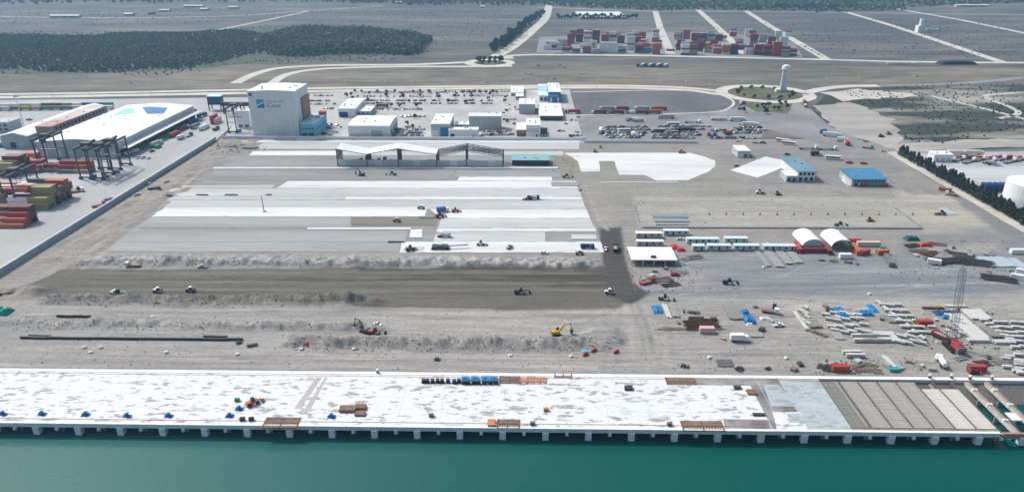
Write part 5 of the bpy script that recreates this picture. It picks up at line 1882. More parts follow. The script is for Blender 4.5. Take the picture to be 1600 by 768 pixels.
def leaf_cloud(rng, n, shape, size):
    """n small leaf faces spread through the volume given by shape(rng) -> point"""
    V, F = [], []
    for i in range(n):
        p = shape(rng)
        a = Vector((rng.gauss(0, 1), rng.gauss(0, 1), rng.gauss(0, 1) * .6)).normalized()
        b_ = a.orthogonal().normalized()
        c_ = a.cross(b_)
        t = rng.uniform(0, 6.28)
        u = (b_ * math.cos(t) + c_ * math.sin(t)) * size * rng.uniform(.6, 1.3)
        v = (c_ * math.cos(t) - b_ * math.sin(t)) * size * rng.uniform(.4, .9)
        o_ = len(V)
        V += [tuple(p - u - v * .4), tuple(p + u * .2 - v), tuple(p + u), tuple(p + v)]
        F.append((o_, o_ + 1, o_ + 2, o_ + 3))
    return V, F


def clump_shape(rng, h, r, base, lobes):
    cs = []
    for i in range(lobes):
        t = rng.uniform(0, 6.28)
        q = rng.uniform(.15, .7) * r
        cs.append((Vector((math.cos(t) * q, math.sin(t) * q, rng.uniform(base + .2 * (h - base), h * .86))), rng.uniform(.3, .55) * r))

    def s(g):
        c_, rr = cs[g.randrange(len(cs))]
        d = Vector((g.gauss(0, 1), g.gauss(0, 1), g.gauss(0, 1))).normalized() * rr * g.uniform(.55, 1.0)
        d.z *= .8
        return c_ + d
    return s


def cone_shape(h, r, base):
    def s(g):
        u = g.random() ** .75
        z = base + (h - base) * u
        rr = r * (1 - u) ** .8 * g.uniform(.5, 1.05) + .15
        t = g.uniform(0, 6.28)
        return Vector((math.cos(t) * rr, math.sin(t) * rr, z))
    return s


TREE_ME = {}


def tree_meshes(kind, var):
    k = (kind, var)
    if k in TREE_ME:
        return TREE_ME[k]
    g = random.Random(hash((len(kind), var)) & 0xffff)
    if kind == 'cone':
        h, r, base, n, sz, m_ = 8.5, 2.3, .8, 230, .62, M_leaf3
        shp = cone_shape(h, r, base)
    elif kind == 'lot':
        h, r, base, n, sz, m_ = 6.0, 3.0, 1.8, 150, .75, M_leaf
        shp = clump_shape(g, h, r, base, 6)
    elif kind == 'bush':
        h, r, base, n, sz, m_ = 2.2, 1.8, .1, 90, .5, M_leaf2
        shp = clump_shape(g, h, r, base, 5)
    else:
        h, r, base, n, sz, m_ = 12.0, 5.2, 3.0, 230, 1.25, M_leaf
        shp = clump_shape(g, h, r, base, 8)
    V, F = leaf_cloud(g, n, shp, sz)
    cm = bpy.data.meshes.new('crown')
    cm.from_pydata(V, [], F)
    cm.materials.append(m_)
    k2 = MB()
    k2.tube((0, 0, 0), (g.uniform(-.2, .2), g.uniform(-.2, .2), h * .75), r * .075, r * .03, 6)
    for i in range(4):
        t = i * 1.6 + g.random()
        k2.tube((0, 0, h * (.3 + .1 * i)), (math.cos(t) * r * .55, math.sin(t) * r * .55, h * (.5 + .1 * i)), r * .035, r * .012, 5)
    tm = k2.mesh('trunk', M_bark)
    TREE_ME[k] = (cm, tm)
    return TREE_ME[k]


TCOUNT = [0]


def tree(kind, x, y, label, group, s=1.0, cat='tree', name='tree', z=0):
    TCOUNT[0] += 1
    g = random.Random(TCOUNT[0] * 131)
    cm, tm = tree_meshes(kind, TCOUNT[0] % 5)
    t_ = thing(name, label, cat, (x, y, z), g.uniform(0, 6.28), group)
    ss = s * g.uniform(.82, 1.15)
    t_.scale = (ss, ss, ss * g.uniform(.9, 1.12))
    link_child('crown', cm, t_)
    link_child('trunk' if kind != 'bush' else 'stem', tm, t_)
    return t_


def woodland(name, polys, spacing, hrange, seed, mats, leaves=16, size=1.7, keep=1.0, cond=None):
    """a far-off wood that reads as one mass: one object"""
    g = random.Random(seed)
    V, F, MI = [], [], []
    for poly in polys:
        pts = W(poly)
        xs = [p[0] for p in pts]
        ys = [p[1] for p in pts]
        nx, ny = int((max(xs) - min(xs)) / spacing) + 1, int((max(ys) - min(ys)) / spacing) + 1
        GX = min(xs) + (np.arange(nx * ny) % nx) * spacing
        GY = min(ys) + (np.arange(nx * ny) // nx) * spacing
        rs = np.random.RandomState(seed)
        GX = GX + rs.uniform(-.5, .5, GX.shape) * spacing
        GY = GY + rs.uniform(-.5, .5, GX.shape) * spacing
        sd_ = sdist(GX, GY, pts) + vfbm(GX * .012, GY * .012, seed) * 60
        nz = vfbm(GX * .01, GY * .015, seed + 4)
        ok = (sd_ > 0) & (rs.uniform(0, 1, GX.shape) < keep)
        x, y, d, q = GX[ok], GY[ok], sd_[ok], nz[ok]
        n_ = len(x)
        h = rs.uniform(*hrange, n_) * (1 + .5 * q) * np.minimum(1, .45 + d / 60)
        r = h * rs.uniform(.32, .5, n_)
        mi = np.where(rs.uniform(0, 1, n_) < .72 + q, 0, 1)
        dd = rs.normal(0, 1, (n_, leaves, 3))
        dd /= np.linalg.norm(dd, axis=2, keepdims=True)
        k = rs.uniform(.6, 1, (n_, leaves, 1))
        c_ = np.stack([x, y, h * .6], 1)[:, None, :] + dd * np.stack([r, r, h * .4], 1)[:, None, :] * k
        a = dd + rs.normal(0, .5, dd.shape) + np.array([0, 0, .2])
        a /= np.linalg.norm(a, axis=2, keepdims=True)
        u = np.cross(a, np.array([.3, .2, .93]))
        u /= np.linalg.norm(u, axis=2, keepdims=True)
        v = np.cross(a, u)
        s = size * rs.uniform(.6, 1.3, (n_, leaves, 1))
        V.append(np.stack([c_ - u * s, c_ - v * s * .8, c_ + u * s, c_ + v * s * .8], 2).reshape(-1, 3))
        MI.append(np.repeat(mi, leaves))
    V = np.concatenate(V)
    MI = np.concatenate(MI).astype(np.int32)
    nf = len(V) // 4
    me = bpy.data.meshes.new(name)
    me.vertices.add(len(V))
    me.vertices.foreach_set('co', V.astype(np.float32).ravel())
    me.loops.add(len(V))
    me.loops.foreach_set('vertex_index', np.arange(len(V), dtype=np.int32))
    me.polygons.add(nf)
    me.polygons.foreach_set('loop_start', np.arange(0, len(V), 4, dtype=np.int32))
    me.polygons.foreach_set('loop_total', np.full(nf, 4, np.int32))
    me.update(calc_edges=True)
    for m_ in mats:
        me.materials.append(m_)
    me.polygons.foreach_set('material_index', MI)
    o_ = bpy.data.objects.new(name, me)
    col.objects.link(o_)
    return o_


M_far1 = leaf_mat('wood_leaves', (.092, .14, .080), (.14, .15, .10))
M_far2 = leaf_mat('wood_leaves_dry', (.085, .10, .068), (.13, .135, .10))
sheet('wood_floor', [(-200, 52), (200, 54), (430, 42), (500, 38), (600, 42), (668, 62), (660, 80), (560, 90), (400, 98), (250, 112), (100, 116), (-250, 118)], .05, mat('wood_floor_soil', (.07, .088, .055), .95, .3, .05), 14, step=30)
o = woodland('thicket', [[(-180, 56), (150, 55), (400, 48), (430, 86), (300, 104), (100, 113), (-220, 112)]], 6.3, (3.0, 6.5), 11, [M_far1, M_far2], 26, 1.2)
tag(o, 'low scrub thicket filling the left background', 'thicket', kind='stuff')
o = woodland('wood', [[(395, 64), (440, 50), (500, 46), (590, 48), (655, 62), (668, 72), (650, 84), (540, 88), (420, 88)]], 7.0, (8, 16), 12, [M_far1, M_far2], 40, 1.5)
tag(o, 'dark wood standing beyond the curving access road', 'wood', kind='stuff')
o = woodland('scrub_fringe', [[(-220, 108), (250, 104), (430, 90), (560, 84), (690, 72), (700, 84), (560, 95), (420, 100), (280, 114), (-240, 122)], [(-200, 60), (300, 56), (430, 44), (430, 40), (280, 50), (-200, 50)]], 8, (1.0, 3.2), 17, [M_far1, M_far2], 14, .9, .45)
tag(o, 'thin scrub fringing the wood and thicket', 'scrub', kind='stuff')
o = woodland('far_wood', [[(560, 6), (850, 9), (1020, 16), (1180, 16), (1330, 19), (1500, 8), (1700, 2), (1700, -14), (500, -18)]], 17, (10, 16), 13, [M_far1, M_far1], 9, 4.0)
tag(o, 'dark band of forest along the far edge of the fields', 'forest', kind='stuff')
o = woodland('far_wood', [[(-150, 8), (300, 4), (560, 4), (500, -14), (-200, -8)]], 19, (7, 12), 14, [M_far1, M_far2], 8, 4.0, .6)
tag(o, 'broken strip of forest at the top left of the view', 'forest', kind='stuff')
o = woodland('scrub', [[(1290, 142), (1420, 138), (1620, 130), (1660, 218), (1430, 224), (1400, 190), (1330, 160)]], 8, (.7, 1.5), 15, [M_leaf2, M_far2], 6, .9, .55)
tag(o, 'patchy dry scrub on the dunes at the right', 'scrub', kind='stuff')

o = woodland('field_scrub', [[(-200, 18), (560, 10), (840, 14), (800, 62), (690, 82), (600, 44), (480, 36), (-200, 50)], [(860, 40), (1700, 24), (1700, 96), (1270, 90), (1240, 60), (1040, 46)]], 17, (.5, 1.5), 16, [M_leaf2, M_far2], 5, 1.0, .5)
tag(o, 'sparse low shrubs dotted over the far fields', 'shrubs', kind='stuff')
# belt of trees beside the road to the container yard
g = random.Random(5)
for (xa, ya, xb, yb, n_) in ((770, 84, 850, 24, 46), (783, 80, 852, 22, 34)):
    for i in range(n_):
        t = (i + g.random() * .8) / n_
        p = G(xa + (xb - xa) * t - 6 + g.uniform(-3, 5), ya + (yb - ya) * t)
        tree('broad', p.x + g.uniform(-5, 5), p.y, 'broad dark tree in the belt beside the road to the far container yard', 'trees of the road belt', 1.05)
for i in range(26):
    t = i / 25
    p = G(872 + 122 * t, 30 + g.uniform(-1.5, 1.5))
    tree('broad', p.x, p.y, 'broad tree in the hedge before the far white warehouse', 'trees by the far warehouse', .95)
for i in range(22):
    p = G(1206 + 140 * i / 21, 16 + g.uniform(-.6, .6))
    tree('broad', p.x, p.y, 'lone tree in the far row along the field edge', 'trees of the far field row', 1.3)
for i in range(12):
    a = i * .524
    c = G(765, 98)
    tree('lot', c.x + math.cos(a) * 17, c.y + math.sin(a) * 17, 'small tree on the upper roundabout', 'trees on the upper roundabout', 1.3)
# palms and bushes round the tower roundabout
for i in range(16):
    p = G(g.uniform(1160, 1238), g.uniform(160, 180))
    tree('lot', p.x, p.y, 'small tree on the green verge below the tower roundabout', 'trees on the tower verge', .8)
for i in range(14):
    a = i * .45
    c = G(1195, 146)
    tree('bush', c.x + math.cos(a) * 30, c.y + math.sin(a) * 30, 'low bush on the tower roundabout', 'bushes on the tower roundabout', 1.5, 'bush', 'bush')
# car park trees
for (x_, y_) in ((541, 152), (549, 150), (552, 156), (577, 148), (603, 152), (604, 146), (630, 153), (628, 148), (656, 152), (657, 145), (684, 150), (686, 154), (711, 153), (713, 149), (737, 154), (736, 149), (766, 150), (763, 156), (789, 161), (790, 155),
                 (770, 146), (760, 147), (750, 147), (733, 146), (742, 147), (776, 147), (664, 161), (640, 161), (575, 160), (590, 165), (612, 168), (625, 168), (650, 168), (555, 145), (566, 146), (590, 145), (617, 145), (645, 146), (670, 146), (697, 146), (724, 147), (700, 161), (728, 162), (752, 161), (648, 186), (636, 196)):
    p = G(x_, y_)
    tree('lot', p.x, p.y, 'small dark tree among the parked cars of the car park', 'trees in the car park', .72)
# row of casuarinas behind the right hand wall
n_ = 78
for i in range(n_):
    t = i / (n_ - 1)
    p = G(1404 + 226 * t, 243 + 128 * t)
    lb = 'dark casuarina in the long row along the right hand boundary'
    tree('cone', p.x + g.uniform(-.8, .8) + 1.5, p.y + g.uniform(-.8, .8), lb, 'casuarina row', 1.0)

# ------------------------------------------------------------------ container stacks of the terminal (long sides towards the harbour)
CH = 2.6


def stack_block(px_r, py_f, bays, rows, tiers, cols, where, group, detail=True, dx=12.7, dy=2.75, seed=1):
    """rows go back from py_f, bays go left from px_r"""
    g_ = random.Random(seed)
    o_ = G(px_r, py_f)
    for bnum in range(bays):
        for r_ in range(rows):
            n_ = tiers(bnum, r_, g_)
            nf = tiers(bnum, r_ - 1, random.Random(0)) if r_ else 0
            for t_ in range(n_):
                if r_ and bnum and t_ < min(nf, n_ - 1) or r_ and not bnum and t_ < min(nf, n_) - 2 and r_ % 2:
                    continue
                c = cols(bnum, r_, t_, g_)
                spawn(make_container, (c, 12.19, detail and bnum == 0), (o_.x - 6.1 - bnum * dx, o_.y + 1.22 + r_ * dy, .05 + t_ * CH), 0,
                      f'{c} shipping container {where}', 'container', f'{c} containers {group}')


def tA(b_, r_, g_):
    return [3, 3, 5, 5, 5, 4, 4, 5, 5, 4][r_] if b_ == 0 else [4, 5, 4, 5, 5, 5, 4, 4, 5, 4][r_] - (g_.random() < .3)
def cA(b_, r_, t_, g_):
    if b_ == 0 and r_ < 4:
        return 'olive' if r_ in (0, 2) or g_.random() < .5 else 'grey'
    if b_ == 0:
        return 'orange' if r_ >= 7 and t_ >= 3 else g_.choice(['maroon', 'grey', 'brown', 'tan'])
    return g_.choice(['maroon', 'grey', 'navy', 'brown', 'maroon', 'white'] if t_ < 4 else ['white', 'orange', 'grey'])
stack_block(77, 328, 3, 10, tA, cA, 'in the tall block with the olive front by the terminal road', 'in the olive fronted block', seed=4)
stack_block(37, 357, 2, 5, lambda b_, r_, g_: [1, 2, 3, 4, 4][r_], lambda b_, r_, t_, g_: ['orange', 'orange', 'red', 'maroon', 'maroon'][r_], 'in the stepped block at the lower left edge', 'in the stepped block', seed=5)
stack_block(115, 271, 4, 4, lambda b_, r_, g_: [1, 2, 3, 3][r_] - (b_ == 1), lambda b_, r_, t_, g_: g_.choice(['red', 'white', 'orange', 'red', 'grey', 'navy']), 'in the low rows under the gantry cranes', 'under the cranes', seed=6)
stack_block(140, 271, 1, 3, lambda b_, r_, g_: [1, 2, 3][r_], lambda b_, r_, t_, g_: ['tan', 'orange', 'orange'][t_], 'in the short orange row right of the low rows', 'in the short orange row', seed=7)
stack_block(24, 277, 1, 9, lambda b_, r_, g_: g_.choice([3, 4, 4, 5]), lambda b_, r_, t_, g_: g_.choice(['brown', 'tan', 'orange', 'maroon', 'beige']), 'in the brown stack at the left edge behind the dark crane', 'in the brown stack', seed=8)
stack_block(58, 250, 1, 2, lambda b_, r_, g_: 2, lambda b_, r_, t_, g_: 'orange', 'in the pair of orange rows left of the nearest gantry crane', 'in the orange pair', seed=9)
for i, (px_, py_, c) in enumerate(((332, 194, 'red'), (333, 194, 'pink'))):
    p = G(px_, py_)
    for t_ in range(3 if i == 0 else 2):
        spawn(make_container, (c, 12.19, False), (p.x + i * 2.6, p.y + 5, .05 + t_ * CH), R(90), f'{c} container in the upright stack beside the far gantry crane', 'container', f'{c} containers beside the far crane')

# gantry cranes
for (px_, py_, c, lb) in ((62, 264, 'dark', 'dark gantry crane nearest the left warehouse front'), (127, 280, 'slate', 'dark gantry crane at the left of the close group of three'),
                          (146, 281, 'dark', 'dark gantry crane with a blue engine house in the middle of the close group'), (163, 273, 'slate', 'dark gantry crane at the right of the close group by the warehouse'),
                          (12, 327, 'slate', 'dark gantry crane straddling the blocks at the left edge'), (358, 208, 'dark', 'dark gantry crane standing beside the tall white block')):
    put('rtg', c, px_, py_, 0, lb, 'gantry cranes of the terminal', .04)
# blue portal house beyond
p = G(339, 172)
t_ = thing('crane_house', 'blue crane house on posts beyond the warehouse end', 'crane house', (p.x, p.y, 0))
MB().box(-6.5, 6.5, -4, 4, 6, 14).build('wall', paint('deep_blue', (.012, .07, .15), .5), t_)
MB().box(-7, 7, -4.5, 4.5, 14.01, 14.6).build('roof', paint('pale_cyan_roof', (.50, .75, .80), .5), t_)
for sx in (-6, 6):
    for sy in (-3.5, 3.5):
        MB().box(sx - .4, sx + .4, sy - .4, sy + .4, 0, 6).build('post', M_steel, t_)
# dark portal over the rails behind the far crane
p = G(371, 178)
t_ = thing('rail_portal', 'long dark portal beam behind the far gantry crane', 'portal', (p.x, p.y, 0))
MB().box(-14, 14, -1.5, 1.5, 8, 11.5).build('beam', paint('violet_steel', (.07, .05, .07), .6), t_)
for sx in (-13, -4, 4, 13):
    MB().box(sx - .5, sx + .5, -.6, .6, 0, 8).build('post', MATS['violet_steel'], t_)

# lorries, containers and vans along the warehouse dock
dock = [('semi', ('white', 'silver'), 205, 242, 'silver trailer lorry at the near end of the warehouse dock'), ('pickup', 'white', 216, 247, 'white van nearest the crane group on the dock road'),
        ('pickup', 'white', 224, 247, 'white van beside the red pickup on the dock road'), ('car', 'white', 232, 248, 'white car with red trim beside the dock vans'),
        ('pickup', 'red', 238, 237, 'red pickup below the green container on the dock road'), ('semi', ('white', 'silver'), 243, 228, 'silver lorry left of the green container'),
        ('semi', ('red', 'red'), 272, 213, 'red lorry half way along the warehouse dock'), ('truck', ('white', 'box'), 283, 217, 'white box truck outside the red dock lorry'),
        ('truck', ('black', 'flat'), 296, 213, 'black flatbed truck on the dock road'), ('semi', ('white', 'maroon'), 286, 203, 'maroon lorry behind the red dock lorry'),
        ('semi', ('white', 'grey'), 305, 200, 'grey lorry near the far end of the dock road'), ('semi', ('blue', 'navy'), 300, 193, 'navy lorry at the far end of the warehouse dock'),
        ('semi', ('white', 'white'), 318, 202, 'white lorry near the far gantry crane'), ('truck', ('black', 'dump'), 338, 203, 'dark tipper beside the far gantry crane'),
        ('semi', ('blue', 'navy'), 315, 183, 'navy lorry behind the dock end'), ('semi', ('white', 'maroon'), 300, 178, 'maroon lorry behind the navy lorries')]
for k, key, x_, y_, lb in dock:
    put(k, key, x_, y_, 84, lb, 'vehicles along the warehouse dock', .04)
p = G(247, 231)
spawn(make_container, ('green', 6.06, False), (p.x, p.y, .05), R(80), 'green container standing on the dock road', 'container')
# red terminal tractor with trailer by the wall
put('truck', ('red', 'flat'), 155, 322, 44, 'red terminal truck with empty bed beside the boundary wall', None, .04)
p = G(170, 312)
tag(MB().box(-2.6, 2.6, -1.2, 1.2, .5, .9).tube((-1.5, -1.1, .45), (-1.5, 1.1, .45), .45).tube((-.3, -1.1, .45), (-.3, 1.1, .45), .45).build('trailer', M_steel, None, (p.x, p.y, .04), R(44)), 'small dark trailer ahead of the red terminal truck', 'trailer')
put('truck', ('black', 'flat'), 115, 299, 30, 'dark truck tucked at the right end of the olive fronted block', None, .04)
put('truck', ('white', 'flat'), 121, 300, 35, 'white flatbed at the right end of the olive fronted block', None, .04)
put('truck', ('black', 'flat'), 46, 347, 35, 'dark truck at the right end of the stepped block', None, .04)
put('mast', (32,), 40, 207, 0, 'tall floodlight mast on the apron at the far left')
put('pickup', 'navy', 46, 188, 10, 'navy vehicle on the open apron left of the shed', None, .04)
put('car', 'red', 28, 192, 15, 'red car on the open apron at the far left', None, .04)
p = G(3, 207)
building('container_office', 'dark grey office block at the far left edge', 'building', p.x - 14, p.x + 8, p.y, p.y + 16, 9, M_wallg, M_wallg, wins=wrow('f', 4, 2, 4) + wrow('f', 4, 5.5, 7.5), over=.2)
put('semi', ('teal', 'teal'), 12, 228, 60, 'teal lorry in front of the narrow warehouse at the left edge', None, .04)
# rail wagons behind the warehouses
def make_wagon(c):
    t_ = thing('rail_wagon', '', 'rail wagon')
    MB().box(-6.2, 6.2, -1.3, 1.3, 1.1, 3.9, ty=.05).build('body', cpaint(c), t_)
    MB().box(-6.6, 6.6, -1.0, 1.0, .8, 1.08).build('underframe', M_steel, t_)
    wheels(t_, (-4.6, 4.6), .8, .45, .2)
    return t_
wcol = ['white', 'white', 'white', 'beige', 'white', 'maroon', 'maroon', 'olive', 'white', 'navy', 'navy', 'green']
for i in range(12):
    p = G(-8 + i * 16, 168 - i * .18)
    spawn(make_wagon, (wcol[i],), (p.x, p.y, .05), 0, f'{wcol[i]} rail wagon on the far track behind the warehouses', 'rail wagon', f'{wcol[i]} wagons behind the warehouses')
    p = G(-8 + i * 16, 173 - i * .2)
    c2_ = ['olive', 'beige', 'maroon', 'olive', 'tan', 'green', 'grey', 'grey', 'beige', 'white', 'grey', 'white'][i]
    spawn(make_wagon, (c2_,), (p.x, p.y, .05), 0, f'{c2_} rail wagon on the nearer track behind the warehouses', 'rail wagon', f'{c2_} wagons on the nearer track')

# ------------------------------------------------------------------ far container yard
g = random.Random(21)
far = [(872, 84, 1, 'white'), (885, 82, 2, 'red'), (900, 83, 2, 'silver'), (917, 83, 3, 'orange'), (931, 84, 2, 'silver'), (943, 83, 5, 'white'), (957, 83, 5, 'white'), (972, 83, 3, 'silver'), (985, 78, 6, 'white'), (998, 83, 4, 'maroon'),
       (1012, 83, 2, 'teal'), (1025, 85, 5, 'orange'), (1062, 78, 3, 'maroon'), (1070, 86, 5, 'white'), (1083, 86, 5, 'olive'), (1094, 80, 4, 'maroon'), (1106, 82, 2, 'silver'), (1120, 84, 4, 'orange'), (1134, 85, 5, 'orange'), (1146, 85, 5, 'navy'),
       (1170, 85, 4, 'white'), (1184, 86, 5, 'maroon'), (1198, 87, 5, 'red'), (1213, 88, 6, 'red'), (1226, 88, 5, 'silver'), (1238, 87, 3, 'maroon'), (1222, 82, 7, 'white'),
       (855, 76, 1, 'white'), (866, 74, 2, 'maroon'), (878, 70, 2, 'red'), (892, 68, 5, 'red'), (905, 66, 4, 'maroon'), (918, 68, 6, 'white'), (931, 67, 6, 'maroon'), (945, 64, 3, 'red'), (957, 64, 5, 'white'), (970, 68, 4, 'maroon'),
       (985, 66, 5, 'white'), (998, 70, 4, 'maroon'), (1024, 66, 2, 'orange'), (1058, 62, 4, 'beige'), (1072, 61, 5, 'orange'), (1086, 64, 4, 'maroon'), (1098, 64, 4, 'navy'), (1110, 64, 4, 'silver'), (1123, 64, 4, 'maroon'), (1155, 68, 2, 'red'),
       (1178, 66, 4, 'maroon'), (1192, 66, 4, 'silver'), (1205, 70, 4, 'maroon'), (1048, 80, 1, 'red'), (1158, 78, 2, 'maroon')]
rear = MB()
RC = ['red', 'maroon', 'white', 'silver', 'orange', 'navy', 'brown', 'beige']
for (x_, y_, n_, c) in far:
    p = G(x_, y_)
    n_ = int(round(n_ * 1.3))
    low_ = 2 if y_ < 73 and n_ > 3 else 0
    for t_ in range(low_):
        rear.box(p.x - 6.1, p.x + 6.1, p.y - 1.2, p.y + 1.2, .08 + t_ * CH, .08 + (t_ + 1) * CH - .05, RC.index(c) if c in RC else 0)
    for t_ in range(low_, n_):
        cc = c if g.random() < .75 else g.choice(['red', 'maroon', 'white', 'silver', 'orange', 'navy', 'maroon', 'brown'])
        spawn(make_container, (cc, 12.19, False), (p.x + g.uniform(-.3, .3), p.y, .08 + t_ * CH), 0, f'{cc} container in the far storage yard', 'container', f'{cc} containers in the far yard')
    for row in (1, 2):
        q_ = g.randrange(len(RC))
        top_ = max(1, n_ - g.choice([0, 1, 2]))
        for t_ in range(top_):
            rear.box(p.x - 6.1, p.x + 6.1, p.y - 1.2 + row * 3.2, p.y + 1.2 + row * 3.2, .08 + t_ * CH, .08 + (t_ + 1) * CH - .05, (q_ + t_ * 3) % len(RC))
for i in range(70):
    x_, y_ = g.uniform(850, 1235), g.choice([74, 76, 78, 60, 57])
    if 1028 < x_ < 1052 or 1150 < x_ < 1168:
        continue
    p = G(x_, y_)
    q_ = g.choice([0, 2, 2, 3, 4, 4, 1, 0])
    for t_ in range(g.choice([2, 3, 4, 5])):
        rear.box(p.x - 6.1, p.x + 6.1, p.y - 1.2, p.y + 1.2, .08 + t_ * CH, .08 + (t_ + 1) * CH - .05, q_ if g.random() < .7 else g.randrange(8))
tag(rear.build('rear_container_rows', [cpaint(q_) for q_ in RC]), 'rear rows of mixed containers behind the front stacks of the far yard', 'containers', kind='stuff')
# far buildings
bld('far_warehouse', 'long white warehouse roof far beyond the container yard', 906, 980, 30, 27, 18.5, M_wallg, M_roofw, 'flat', 0, wrow('f', 12, 1, 5, m=M_walld), over=1, cat='warehouse')
fx_ = thing('concrete_plant', 'small white plant with a tower in the far right field', 'plant', tuple(G(1437, 50)))
MB().box(-7, 7, -6, 6, 0, 12).build('hall', M_white, fx_)
MB().box(-3, 3, -3, 3, 12.01, 24).build('tower', M_white, fx_)
MB().box(12, 22, -4, 4, 0, 7).build('hall', M_white, fx_)
MB().bar((3, 0, 13), (48, 0, 8), 2.2).build('conveyor', M_white, fx_)
MB().box(24, 34, -5, 4, 0, 6).build('hall', M_wallw, fx_)
for x_ in (14, 26, 38):
    MB().box(x_ - .5, x_ + .5, -.6, .6, 0, 10).build('support', M_steel, fx_)
for i, (x_, y_, w_, lb) in enumerate(((256, 19, 16, 'small white roofed farm building at the top left'), (302, 12, 30, 'long white roof at the far top left'), (318, 17, 12, 'grey farm shed below the long white roof'),
                                      (364, 14, 14, 'white farm shed at the far left by the track'), (235, 23, 8, 'red roofed hut by the far left track'), (200, 25, 14, 'grey hut among bushes by the far left track'),
                                      (100, 28, 46, 'long low white store at the far left'), (622, 6, 12, 'white hut before the far forest'), (1363, 15, 18, 'pale shed beside the far tree row'),
                                      (1405, 10, 20, 'long pale roof at the far right'), (1520, 11, 50, 'pale bare plot store at the far right edge'), (754, 13, 6, 'small white hut in the far field'))):
    p = G(x_, y_)
    w2 = w_ / (abs(y_ + 82) * .919 / 150)
    building('farm_shed', lb, 'building', p.x - w2 / 2, p.x + w2 / 2, p.y, p.y + 14, 4.5, M_redroof if 'red' in lb else M_wallg, M_redroof if 'red' in lb else M_roofw, 'gable_x', 1.5, wrow('f', 3, 1, 2.5))
# water tower far away on the left
p = G(485, 17)
t_ = thing('water_tower', 'slender pale water tower at the end of the far track', 'tower', tuple(p))
MB().tube((0, 0, 0), (0, 0, 24), 1.6, 1.2, 10).build('shaft', M_white, t_)
MB().tube((0, 0, 24), (0, 0, 27), 1.2, 4, 12).tube((0, 0, 27), (0, 0, 32), 4, 3.4, 12).build('tank', M_white, t_)
# white tower on the roundabout
p = G(1223, 143)
t_ = thing('water_tower', 'tall white twin legged tower with round head on the roundabout', 'tower', tuple(p))
for s in (-1, 1):
    MB().tube((s * 2.6, 0, 0), (s * 2.2, 0, 24), 1.4, 1.2, 10).build('shaft', M_white, t_)
MB().box(-1.6, 1.6, -.6, .6, 0, 23).build('web', M_wallw, t_)
MB().tube((0, 0, 23.5), (0, 0, 25), 3.2, 4.8, 16).tube((0, 0, 25), (0, 0, 28.5), 4.8, 4.4, 16).build('head', M_white, t_)
MB().tube((0, 0, 28.5), (0, 0, 29.6), 3.4, 2.6, 12).build('cap', M_wallw, t_)
MB().box(-9, -4, -5, 1, 0, 3.2).build('plinth_house', M_wallw, t_)

# trucks, cars on the roads and open ground
for i in range(8):
    c = ['white', 'black', 'white', 'white', 'black', 'white', 'white', 'white'][i]
    put('semi', (c, 'white' if i % 2 else 'black'), 998 + i * 6, 104 + i * .05, 62, 'lorry in the line waiting on the bare ground below the container yard', 'lorries waiting on the bare ground')
for (x_, y_, c, lb) in ((822, 115, 'white', 'white pickup left of its pair on the bare ground by the boulevard'), (829, 116, 'white', 'white pickup right of its pair on the bare ground by the boulevard'), (875, 102, 'white', 'white van alone below the access road'),
                        (882, 106, 'beige', 'pale van on the bare ground below the access road'), (908, 116, 'white', 'white van right of the pickups on the bare ground'), (841, 103, 'orange', 'orange van beside the pale plot below the access road'),
                        (762, 129, 'white', 'white van on the verge behind the car park'), (818, 124, 'white', 'white car left of three on the verge'), (854, 124, 'white', 'white car in the middle of three on the verge'), (866, 124, 'silver', 'silver car right of three on the verge'),
                        (205, 130, 'white', 'white van on the far bank left of the access roads'), (1432, 120, 'white', 'round white van on the far road at the right')):
    put('pickup', c, x_, y_, 10, lb, None, .1)
for i in range(7):
    put('pickup', ['white', 'black', 'white', 'grey', 'white', 'black', 'white'][i], 1252 + i * 5.4, 71 + i * 2.9, -52, 'vehicle parked along the slanting field track by the container yard', 'vehicles on the slanting track', .1)
for i in range(5):
    p = G(1392 + i * 8, 101)
    spawn(make_container, ('white', 12.19, False), (p.x, p.y, .05), 0, 'white box in the row beside the far right road', 'container', 'white boxes beside the far right road')
p = G(1494, 100)
t_ = thing('stockpile', 'long black stockpile under sheeting beside the far right road', 'stockpile', tuple(p))
k = MB()
k.extr([(-26, 0), (26, 0), (22, 3.2), (10, 4.2), (-12, 3.8), (-22, 2.6)], -7, 7)
k.build('sheeting', paint('black_sheet', (.02, .022, .028), .7), t_)
put('truck', ('orange', 'tank'), 1257, 160, 80, 'orange tanker truck leading its pair at the tower roundabout')
put('truck', ('orange', 'mixer'), 1258, 167, 80, 'orange mixer truck following at the tower roundabout')
put('truck', ('green', 'dump'), 1155, 170, 70, 'green and white tipper on the road by the oval lot')
put('truck', ('white', 'tank'), 1157, 163, 70, 'white tank truck ahead of the green tipper')
# lorries queuing below the oval lot
for (x_, y_, cab_, ld, lb) in ((897, 177, 'black', 'red', 'red container lorry with dark cab at the head of the queue'), (938, 178, 'white', 'maroon', 'maroon lorry with white cab in the front queue'), (965, 178, 'grey', 'maroon', 'maroon lorry just left of the green truck'),
                               (1003, 178, 'white', 'maroon', 'maroon lorry just right of the green truck'), (1023, 177.5, 'orange', 'orange', 'orange lorry near the end of the front queue'), (950, 172, 'white', 'silver', 'silver lorry with white cab in the rear queue'),
                               (973, 172, 'white', 'red', 'red lorry in the rear queue'), (1005, 172, 'white', 'silver', 'pale lorry with white cab in the rear queue right of the green truck'), (1032, 172, 'red', 'orange', 'orange red lorry at the end of the rear queue'),
                               (1043, 185, 'silver', 'silver', 'long silver trailer lorry below the queue')):
    put('semi', (cab_, ld), x_, y_, 180, lb, 'lorries queuing by the oval lot', .08)
put('truck', ('green', 'mixer'), 985, 178, 180, 'green truck between the maroon lorries', None, .08)

